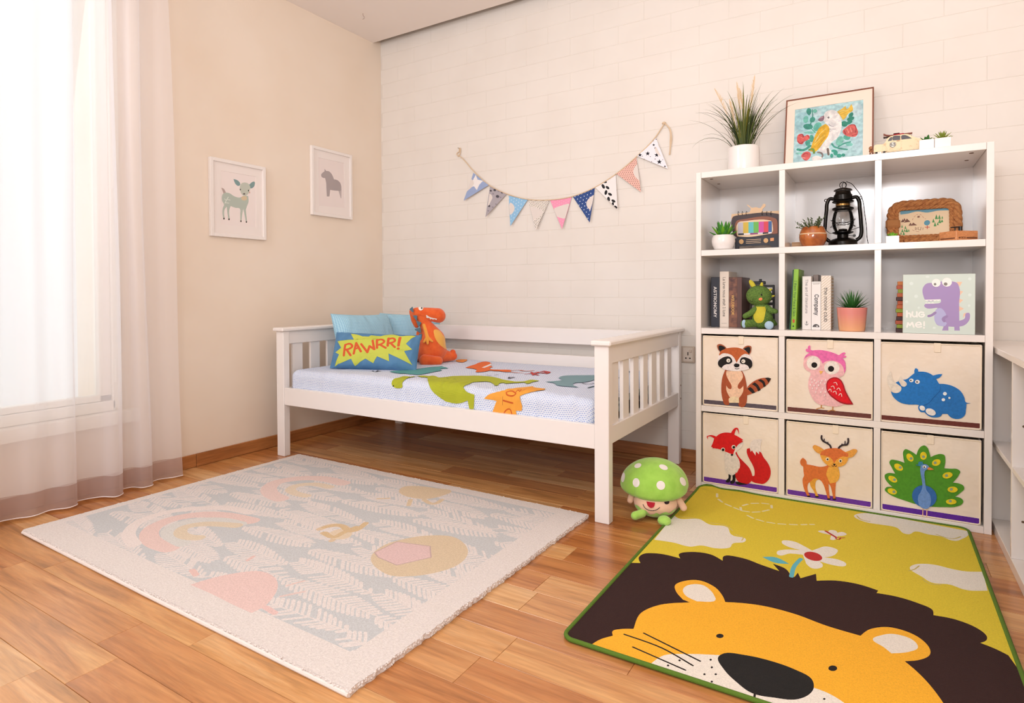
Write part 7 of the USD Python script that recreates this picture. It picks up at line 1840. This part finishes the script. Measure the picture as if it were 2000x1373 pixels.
obj('wick_knob', [tube([(0.02, -0.01, 0.052), (0.045, -0.030, 0.047)], 0.0012, 6), mv(lathe([(0, 0), (0.006, 0), (0.006, 0.002), (0, 0.002)], 16), (0.045, -0.030, 0.047), rx=PI / 2)], m_bk, la)

# ---- top row, right cell: rope-framed map, cube pot, crank music box
t = thing('rope_frame', 'rope-framed treasure map leaning in the top right cell', 'framed map', (3.2375, -0.165, F3 + 0.0003))
ml = np.array([0, 0.060, 0.1943]); ml = ml / np.linalg.norm(ml)
FMm = frame_matrix((0, 0, 0), (1, 0, 0), ml)
ox = 3.2375 - 3.10
m_rope = mat('jute_rope', 'c4854e', 0.9, bump=(260, 0.7, 0.003), vary=(90, 'a2643a', 0.4, 0.7))


def rope(cx, cy, hw, hh, rc_, R, zoff, pitch):
    o = Polygon([(cx - hw, cy - hh), (cx + hw, cy - hh), (cx + hw, cy + hh), (cx - hw, cy + hh)]).buffer(-rc_).buffer(rc_, quad_segs=8)
    c = np.array(o.exterior.coords)[:-1]
    P = []
    for a, b2 in zip(c, np.roll(c, -1, 0)):
        L = np.linalg.norm(b2 - a); k = max(1, int(L / 0.003))
        P += [a + (b2 - a) * i / k for i in range(k)]
    P = np.array(P); T = np.roll(P, -1, 0) - np.roll(P, 1, 0); T /= np.linalg.norm(T, axis=1, keepdims=True); N = np.c_[T[:, 1], -T[:, 0]]
    s = np.r_[0, np.cumsum(np.linalg.norm(np.diff(P, axis=0), axis=1))]; tot = s[-1] + 0.003; turns = round(tot / pitch)
    out = []
    for k in range(3):
        a = 2 * PI * (turns * s / tot + k / 3)
        q = np.c_[P + N * (R * 0.48 * np.cos(a))[:, None], zoff + R * 0.48 * np.sin(a)]
        out.append(xf(tube(q, R * 0.56, 8, closed=True), FMm))
    return out


for st_ in rope(0, 0.1015, 0.1165, 0.0865, 0.045, 0.0165, 0.012, 0.085):
    obj('outer_rope', st_, m_rope, t)
for st_ in rope(0, 0.1015, 0.0965, 0.066, 0.022, 0.0085, 0.012, 0.045):
    obj('inner_rope', st_, m_rope, t)
obj('backing', xf(box(-0.095, 0.095, 0.035, 0.168, -0.001, 0.004, 0.001), FMm), mat('kraft_back', '9a6a40', 0.8), t, smooth=False)
mp = [(a, b2, affinity.translate(g, -ox, 0)) for a, b2, g in layers('map')]
obj('burlap_wrap', xf(box(-0.137, -0.083, 0.076, 0.117, 0.002, 0.031, 0.008), FMm), mat('burlap', 'b67c4a', 0.9, bump=(500, 0.7, 0.002)), t, smooth=False)
printed('map_print', paint(mp, shapely.box(-0.091, 0.040, 0.091, 0.161), 'f0d6b0'), lambda u, v: np.c_[u, 0 * u, 0 * u] + v[:, None] * ml[None] + FMm[:3, 2][None] * 0.0046, t)

t = thing('potted_succulent', 'tiny white cube pot of plump lime green leaves before the map', 'potted plant', (3.123, -0.352, F3 + 0.0003))
white_cube(t, 0.046, 0.030)
for az, le, ln, w in ((PI, 0.9, 0.024, 0.017), (0.0, 0.9, 0.025, 0.018), (1.4, 0.4, 0.024, 0.017), (PI + 0.6, 0.5, 0.022, 0.017), (-0.9, 0.75, 0.022, 0.016), (-2.2, 0.85, 0.02, 0.016)):
    obj('leaf', fat_leaf((0, 0, 0.026), az, le, ln, w, 0.011, 0.5), sc[3], t, smooth=True)

AL = math.radians(38)
t = thing('music_box', 'small wooden music box with a black crank handle', 'music box', (3.328, -0.395, F3 + 0.0003), AL)
m_mb = wood_mat('box_wood', 'd28a55', 'dd9a66', 0.5, 0, 2.5, 0.1)
obj('body', box(0, 0.092, 0, 0.080, 0, 0.0375, 0.0015), m_mb, t, smooth=False)
m_ink = mat('printed_brown', '7c4a2c', 0.6)
for x0, x1 in ((0.010, 0.018), (0.043, 0.088)):
    obj('printed_line', box(x0, x1, -0.0006, 0.0004, 0.0070, 0.0135, 0), m_ink, t, smooth=False)
lettering('lettering', 'BOX', 0.0072, frame_matrix((0.0205, -0.0002, 0.0072), (1, 0, 0), (0, 0, 1)), m_ink, t, True, 0.0005, 0.019)
obj('printed_line', box(-0.0006, 0.0004, 0.006, 0.072, 0.0070, 0.0120, 0), m_ink, t, smooth=False)
m_ck = mat('crank_black', '1a1512', 0.35)
obj('crank_arm', [tube([(0.006, 0.030, 0.052), (0.058, 0.046, 0.057)], 0.0024, 8), tube([(0.030, 0.038, 0.0375), (0.030, 0.038, 0.055)], 0.002, 8)], m_ck, t)
obj('crank_knob', mv(trimesh.creation.cylinder(0.0065, 0.020, sections=18), (0.060, 0.046, 0.0485)), m_ck, t)

# ---- second row, left cell: books, dark card display, crochet dinosaur
def book(name, label, x0, x1, yf, depth, h, col, title=None, tcol='eeeeee', bold=False, th=0.012, fit=None, ztop=None, floor=F2, tilt=0.0, pages='e6dccb', z_lo=None):
    w = x1 - x0
    t = thing(name, label, 'book', ((x0 + x1) / 2, yf, floor + 0.0003), group='books in the second row')
    cm = mat('cover_' + col, col, 0.42)
    R = M4((0, 0, 0), ry=tilt)
    put = lambda m: xf(m, R)
    obj('spine', put(box(-w / 2, w / 2, 0, 0.003, 0, h, 0.0012)), cm, t, smooth=False)
    for s in (-1, 1):
        obj('cover', put(box(s * w / 2, s * (w / 2 - 0.0022), 0.002, depth, 0, h, 0.0008)), cm, t, smooth=False)
    obj('pages', put(box(-w / 2 + 0.0024, w / 2 - 0.0024, 0.0035, depth - 0.004, 0.003, h - 0.003, 0.0005)), mat('page_block_' + pages, pages, 0.85), t, smooth=False)
    if title:
        tm = meshkit.text_mesh(title, th, 0.0004, bold)
        L = tm.bounds[1][0] - tm.bounds[0][0]
        if fit:
            tm.apply_scale([fit / L, 1, 1])
        tm.apply_transform(frame_matrix((0, 0, 0), (0, 0, -1), (1, 0, 0)))      # reads downwards
        c = tm.bounds.mean(0); tm.apply_translation((-c[0], -0.0003 - tm.bounds[1][1] + 0.0, (z_lo if z_lo is not None else h * 0.5) - c[2]))
        obj('title', put(tm), mat('ink_' + tcol, tcol, 0.5), t, smooth=False)
    return t, put


book('book', 'black book titled ASTRONOMY standing first from the left', 2.3955, 2.4340, -0.300, 0.19, 0.236, '2b2d38', 'ASTRONOMY', 'f0ece8', True, 0.0135, 0.147, z_lo=0.118)
bt, put = book('book', 'tall cream book with a French title along its spine', 2.4350, 2.4765, -0.300, 0.19, 0.262, 'e4d6c8', 'La lune nous etait 1 lune', '4a4038', False, 0.0125, 0.185, z_lo=0.142)
obj('spine_rule', put(box(-0.012, 0.012, -0.0004, 0.0005, 0.0175, 0.0183, 0)), mat('ink_4a4038', '4a4038', 0.5), bt, smooth=False)
bt, put = book('book', 'thick mottled brown book with a gilt title', 2.4775, 2.5350, -0.300, 0.20, 0.234, '5c3a32', None)
obj('spine_panel', put(box(-0.0285, 0.008, -0.0008, 0.002, 0.0005, 0.2335, 0.0006)), mat('mottled_brown', '8a5a44', 0.5, vary=(26, '4a2c2c', 0.42, 0.62)), bt, smooth=False)
tm = meshkit.text_mesh('WILDBOOK', 0.0115, 0.0004, True); tm.apply_scale([0.094 / (tm.bounds[1][0] - tm.bounds[0][0]), 1, 1]); tm.apply_transform(frame_matrix((0, 0, 0), (0, 0, -1), (1, 0, 0)))
c = tm.bounds.mean(0); tm.apply_translation((-0.011 - c[0], -0.0010 - tm.bounds[1][1], 0.104 - c[2])); obj('title', put(tm), mat('gilt', 'd8a860', 0.4, metallic=0.3), bt, smooth=False)

t = thing('card_display', 'black hanging frame with white cards behind the crochet dinosaur', 'card display', (2.596, -0.165, F2 + 0.0003))
m_bd = mat('black_board', '17130f', 0.4)
obj('board', box(-0.046, 0.060, 0, 0.010, 0, 0.198, 0.002), m_bd, t, smooth=False)
obj('top_bar', box(-0.042, 0.022, -0.016, 0.002, 0.200, 0.216, 0.002), m_bd, t, smooth=False)
obj('hanger', box(-0.006, 0.006, -0.014, -0.010, 0.214, 0.226, 0.001), m_bd, t, smooth=False)
m_cd = mat('card_white', 'e6ded4', 0.6)
for z0, z1 in ((0.115, 0.186), (0.060, 0.101)):
    c_ = obj('card', box(-0.040, 0.052, -0.002, 0.0, z0, z1, 0.0006), m_cd, t, smooth=False)
    lettering('card_digits', '2022' if z0 < 0.1 else '28', 0.012 if z0 < 0.1 else 0.05, frame_matrix((-0.026, -0.0019, z0 + 0.012), (1, 0, 0), (0, 0, 1)), m_bd, c_, True, 0.0005)

K3 = 5.5556 * 1174.45 / 2.72        # local scale of the drawing used for the toy
cx0 = 680
R_ = lambda x, y, d=0.0: ((x - cx0) / 2397.0, d, (848 - y) / 2397.0)
cr = thing('crochet_dinosaur', 'green crocheted dinosaur toy sitting beside the books', 'soft toy', (2.618, -0.345, F2 + 0.001), math.radians(4))
m_yarn = mat('green_yarn', '6a8a3c', 0.95, bump=(330, 0.9, 0.003), vary=(150, '48662a', 0.35, 0.7))
m_yel = mat('yellow_yarn', 'cfc23c', 0.95, bump=(330, 0.9, 0.003))
m_lb = mat('pale_blue_yarn', 'aecbe0', 0.95, bump=(330, 0.8, 0.003))
s3 = 1 / 2397.0
obj('head', ell(R_(676, 497), (130 * s3, 112 * s3, 112 * s3), (0, 0.08, 0), 4), m_yarn, cr, smooth=True)
bodyc = blob([(R_(710, 740), (108 * s3, 95 * s3, 108 * s3), (0, 0, 0))], [[(R_(700, 760), 0.038), (R_(695, 600), 0.026)]], 0.005, 4)
obj('body', bodyc, m_yarn, cr, smooth=True)
gc = affinity.affine_transform(Polygon(spline(parse('632,612! 748,612! 742,700 715,775 670,785 635,745 628,690'), 6)).buffer(0), [s3, 0, 0, -s3, -cx0 * s3, 848 * s3])
obj('tummy', throw(bodyc, gc, 0.002, 0.004), m_yel, cr, smooth=True, label='yellow knitted tummy')
obj('arm', blob([], [[(R_(645, 640, -0.015), 0.0135), (R_(590, 690, -0.022), 0.0135), (R_(545, 715, -0.024), 0.0125)]], 0.004, 3), m_yarn, cr, smooth=True)
obj('arm', blob([], [[(R_(755, 620, -0.010), 0.0135), (R_(800, 655, -0.015), 0.0135), (R_(845, 662, -0.018), 0.0100)]], 0.004, 3), m_yarn, cr, smooth=True)
for xa, ya, xb, yb2 in ((650, 790, 545, 795), (760, 800, 785, 805)):
    lg = blob([], [[(R_(xa, ya, -0.015), 0.017), (R_(xb, yb2, -0.042), 0.0185)]], 0.004, 3)
    lo_ = obj('leg', lg, m_yarn, cr, smooth=True)
    obj('sole', ell(R_(xb - (6 if xb < 600 else -2), yb2, -0.052), ((0.009 if xb < 600 else 0.0185), 0.010, 0.0185), (0, 0, (-0.9 if xb < 600 else 0.1)), 3), m_lb, lo_, smooth=True, label='pale blue sole')
obj('tail', blob([], [[(R_(790, 780, 0.02), 0.020), (R_(835, 800, 0.03), 0.008)]], 0.004, 3), m_yarn, cr, smooth=True)
for x, y, a, sz in ((610, 372, -0.55, 0.017), (700, 388, 0.2, 0.012), (780, 440, 0.9, 0.010), (812, 500, 1.3, 0.007)):
    obj('crest', mv(ell((0, 0, 0), (sz * 0.62, 0.008, sz * 1.35), sub=3), R_(x, y), ry=a), m_yel, cr, smooth=True, label='yellow crest')
obj('eye', ell(R_(711, 484, -0.0455), (0.0032, 0.0025, 0.0042), sub=2), mat('bead_black', '120f0d', 0.15), cr, smooth=True)
obj('cheek', ell(R_(700, 530, -0.0435), (0.0082, 0.003, 0.0075), sub=3), mat('coral_yarn', 'ea8a58', 0.9), cr, smooth=True)
obj('mouth', tube([R_(590, 545, -0.0352), R_(605, 556, -0.0375), R_(628, 552, -0.0405)], 0.0008, 5), MATS['bead_black'], cr)

# ---- second row, middle cell: books and a pink pot
book('book', 'thin dark green book leaning at the left of its cell', 2.7405, 2.7480, -0.350, 0.21, 0.262, '24543c', None, tilt=0.055)
bt, put = book('book', 'lime green book with a dark title on its spine', 2.7490, 2.7680, -0.358, 0.22, 0.264, '8cbf2e', 'I Wash Your Face & Skin', '2c5a1c', False, 0.0098, 0.155, tilt=0.045, z_lo=0.136, pages='4d5a54')
obj('spine_figure', put(xf(slab(Point(0, 0).buffer(0.005).union(shapely.box(-0.004, -0.010, 0.004, 0)), 0.0005), frame_matrix((0, -0.0001, 0.040), (1, 0, 0), (0, 0, 1)))), mat('ink_c85a2a', 'c85a2a', 0.5), bt, smooth=False)
obj('publisher_mark', put(xf(slab(Polygon([(-0.004, -0.004), (0.004, -0.004), (0, 0.004)]), 0.0005), frame_matrix((0, -0.0001, 0.016), (1, 0, 0), (0, 0, 1)))), mat('ink_1c2a18', '1c2a18', 0.5), bt, smooth=False)
bt, put = book('book', 'white book with a faint title and a small anchor', 2.7915, 2.8270, -0.335, 0.17, 0.232, 'eae4e0', 'The art of literature', '8a8486', False, 0.0105, 0.148, z_lo=0.145)
anc = unary_union([LineString([(0, -0.007), (0, 0.006)]).buffer(0.0007), LineString([(-0.003, 0.003), (0.003, 0.003)]).buffer(0.0007), LineString([(-0.006, -0.003), (-0.004, -0.0065), (0, -0.008), (0.004, -0.0065), (0.006, -0.003)]).buffer(0.0008), Point(0, 0.0075).buffer(0.0018).difference(Point(0, 0.0075).buffer(0.0009))])
obj('anchor', put(xf(slab(anc, 0.0005), frame_matrix((0, -0.0001, 0.028), (1, 0, 0), (0, 0, 1)))), mat('ink_3a3a3c', '3a3a3c', 0.5), bt, smooth=False)
book('book', 'grey-brown book pushed back behind the white Company book', 2.8280, 2.8480, -0.255, 0.15, 0.240, '8d7a70', None)
bt, put = book('book', 'white book with Company in bold letters', 2.8280, 2.8640, -0.335, 0.075, 0.209, 'ede8e4', 'Company', '3a3638', True, 0.0150, 0.090, z_lo=0.108)
for z, w in ((0.202, 0.015), (0.197, 0.012)):
    obj('spine_rule', put(box(-w, w, -0.0004, 0.0005, z, z + 0.0011, 0)), MATS['ink_4a4038'], bt, smooth=False)
hill = Polygon([(-0.013, -0.006)] + [(0.013 * math.cos(a), -0.006 + 0.013 * math.sin(a)) for a in np.linspace(PI, 0, 12)])
obj('spine_picture', put(xf(slab(hill.difference(Point(0.004, -0.002).buffer(0.003)), 0.0005), frame_matrix((0, -0.0001, 0.018), (1, 0, 0), (0, 0, 1)))), mat('ink_55504f', '55504f', 0.5), bt, smooth=False)
bt, put = book('book', 'thick book with cream diagonal stripes titled the movie club', 2.8650, 2.9030, -0.340, 0.16, 0.234, 'ece2d8', 'the movie club', '3c3634', False, 0.0140, 0.146, z_lo=0.109)
stp = stripes(shapely.box(-0.0175, 0.002, 0.0175, 0.232), 0.0085, 0.0036, 0.75)
obj('spine_stripes', put(xf(slab(stp, 0.0002), frame_matrix((0, 0.00005, 0), (1, 0, 0), (0, 0, 1)))), mat('ink_d6c6b0', 'd6c6b0', 0.5), bt, smooth=False)
for j in range(16):
    obj('side_rib', put(box(0.0188, 0.0199, 0.006, 0.155, 0.006 + j * 0.0141, 0.013 + j * 0.0141, 0.0003)), mat('rib_tan', 'd9bf98', 0.6), bt, smooth=False)
t = thing('potted_agave', 'coral pink pot of spiky dark green agave', 'potted plant', (2.981, -0.345, F2 + 0.0003))
m_pk = usdkit.material(stage, '/World/Looks/coral_glaze', {'g': ('geometry', {}), 's': ('separate_xyz', {}), 'r': ('map_range', {'from_min': F2 + 0.01, 'from_max': F2 + 0.075, 'clamp': True}), 'm': ('mix_color', {'a': lin('e8a87c'), 'b': lin('e08a80')}), 'p': ('principled_bsdf', {'roughness': 0.25, 'coat_weight': 0.3})},
                       [('g.position', 's.vector'), ('s.z', 'r.value'), ('r.result', 'm.fac'), ('m.result', 'p.base_color')], surface='p.BSDF')
obj('pot', lathe([(0, 0), (0.046, 0), (0.0485, 0.003), (0.0565, 0.096), (0.056, 0.0985), (0.053, 0.0985), (0.0515, 0.094), (0.051, 0.086), (0, 0.086)], 48), m_pk, t)
obj('soil', mv(trimesh.creation.cylinder(0.0508, 0.004, sections=32), (0, 0, 0.088)), m_soil, t)
g5 = random.Random(5)
for i in range(42):
    az = i * 2.4; f_ = i / 41; le = 1.25 - 1.15 * f_ + g5.uniform(-0.06, 0.06); ln = 0.070 + 0.018 * f_
    obj('leaf', blade((0.006 * math.cos(az), 0.006 * math.sin(az), 0.090), az, ln, 0.0075, le, 0.25 - 0.35 * (1 - f_), 8, 0.35), sc[4], t, smooth=True)

# ---- second row, right cell: block tower and the hug me canvas
t = thing('block_tower', 'stack of red, green and orange wooden bricks behind the hug me canvas', 'stacked toy bricks', (3.166, -0.325, F2 + 0.0003))
cols = ['3f1412', '8a9a1e', 'b04f28', '3f1412', 'c25a2c', '8a9a1e', 'c4622e', 'b85428', '45160f', 'c05c2c', '8f9c22', 'b8522a', 'c8742c']
hs = 0.0158
for j, c in enumerate(cols):
    sh_ = 0.003 * math.sin(j * 2.1)
    obj('brick', box(-0.029 + sh_ + 0.0004 * j, 0.029 + sh_, -0.022, 0.022, j * hs, j * hs + hs - 0.0006, 0.001), mat('toy_brick_' + c, c, 0.5), t, smooth=False)
t = thing('dinosaur_canvas', 'pale canvas with a purple dinosaur and the words hug me!', 'canvas picture', (3.272, -0.4, F2 + 0.0003))
hx0, hx1, hz0, hz1 = 3.1585, 3.3865, F2 + 0.0003, 0.9740
obj('canvas', box(hx0 - 3.272, hx1 - 3.272, -0.0045, 0.026, 0, hz1 - hz0, 0.0015), mat('canvas_edge', 'd4ddd0', 0.7), t, smooth=False)
HL = layers('hug', dx=-3.272, dy=-hz0)
printed('print', paint(HL, shapely.box(hx0 - 3.272 + 0.001, 0.001, hx1 - 3.272 - 0.001, hz1 - hz0 - 0.001), 'cfdcd4'), lambda u, v: np.stack([u, np.full_like(u, -0.0050), v], -1), t)
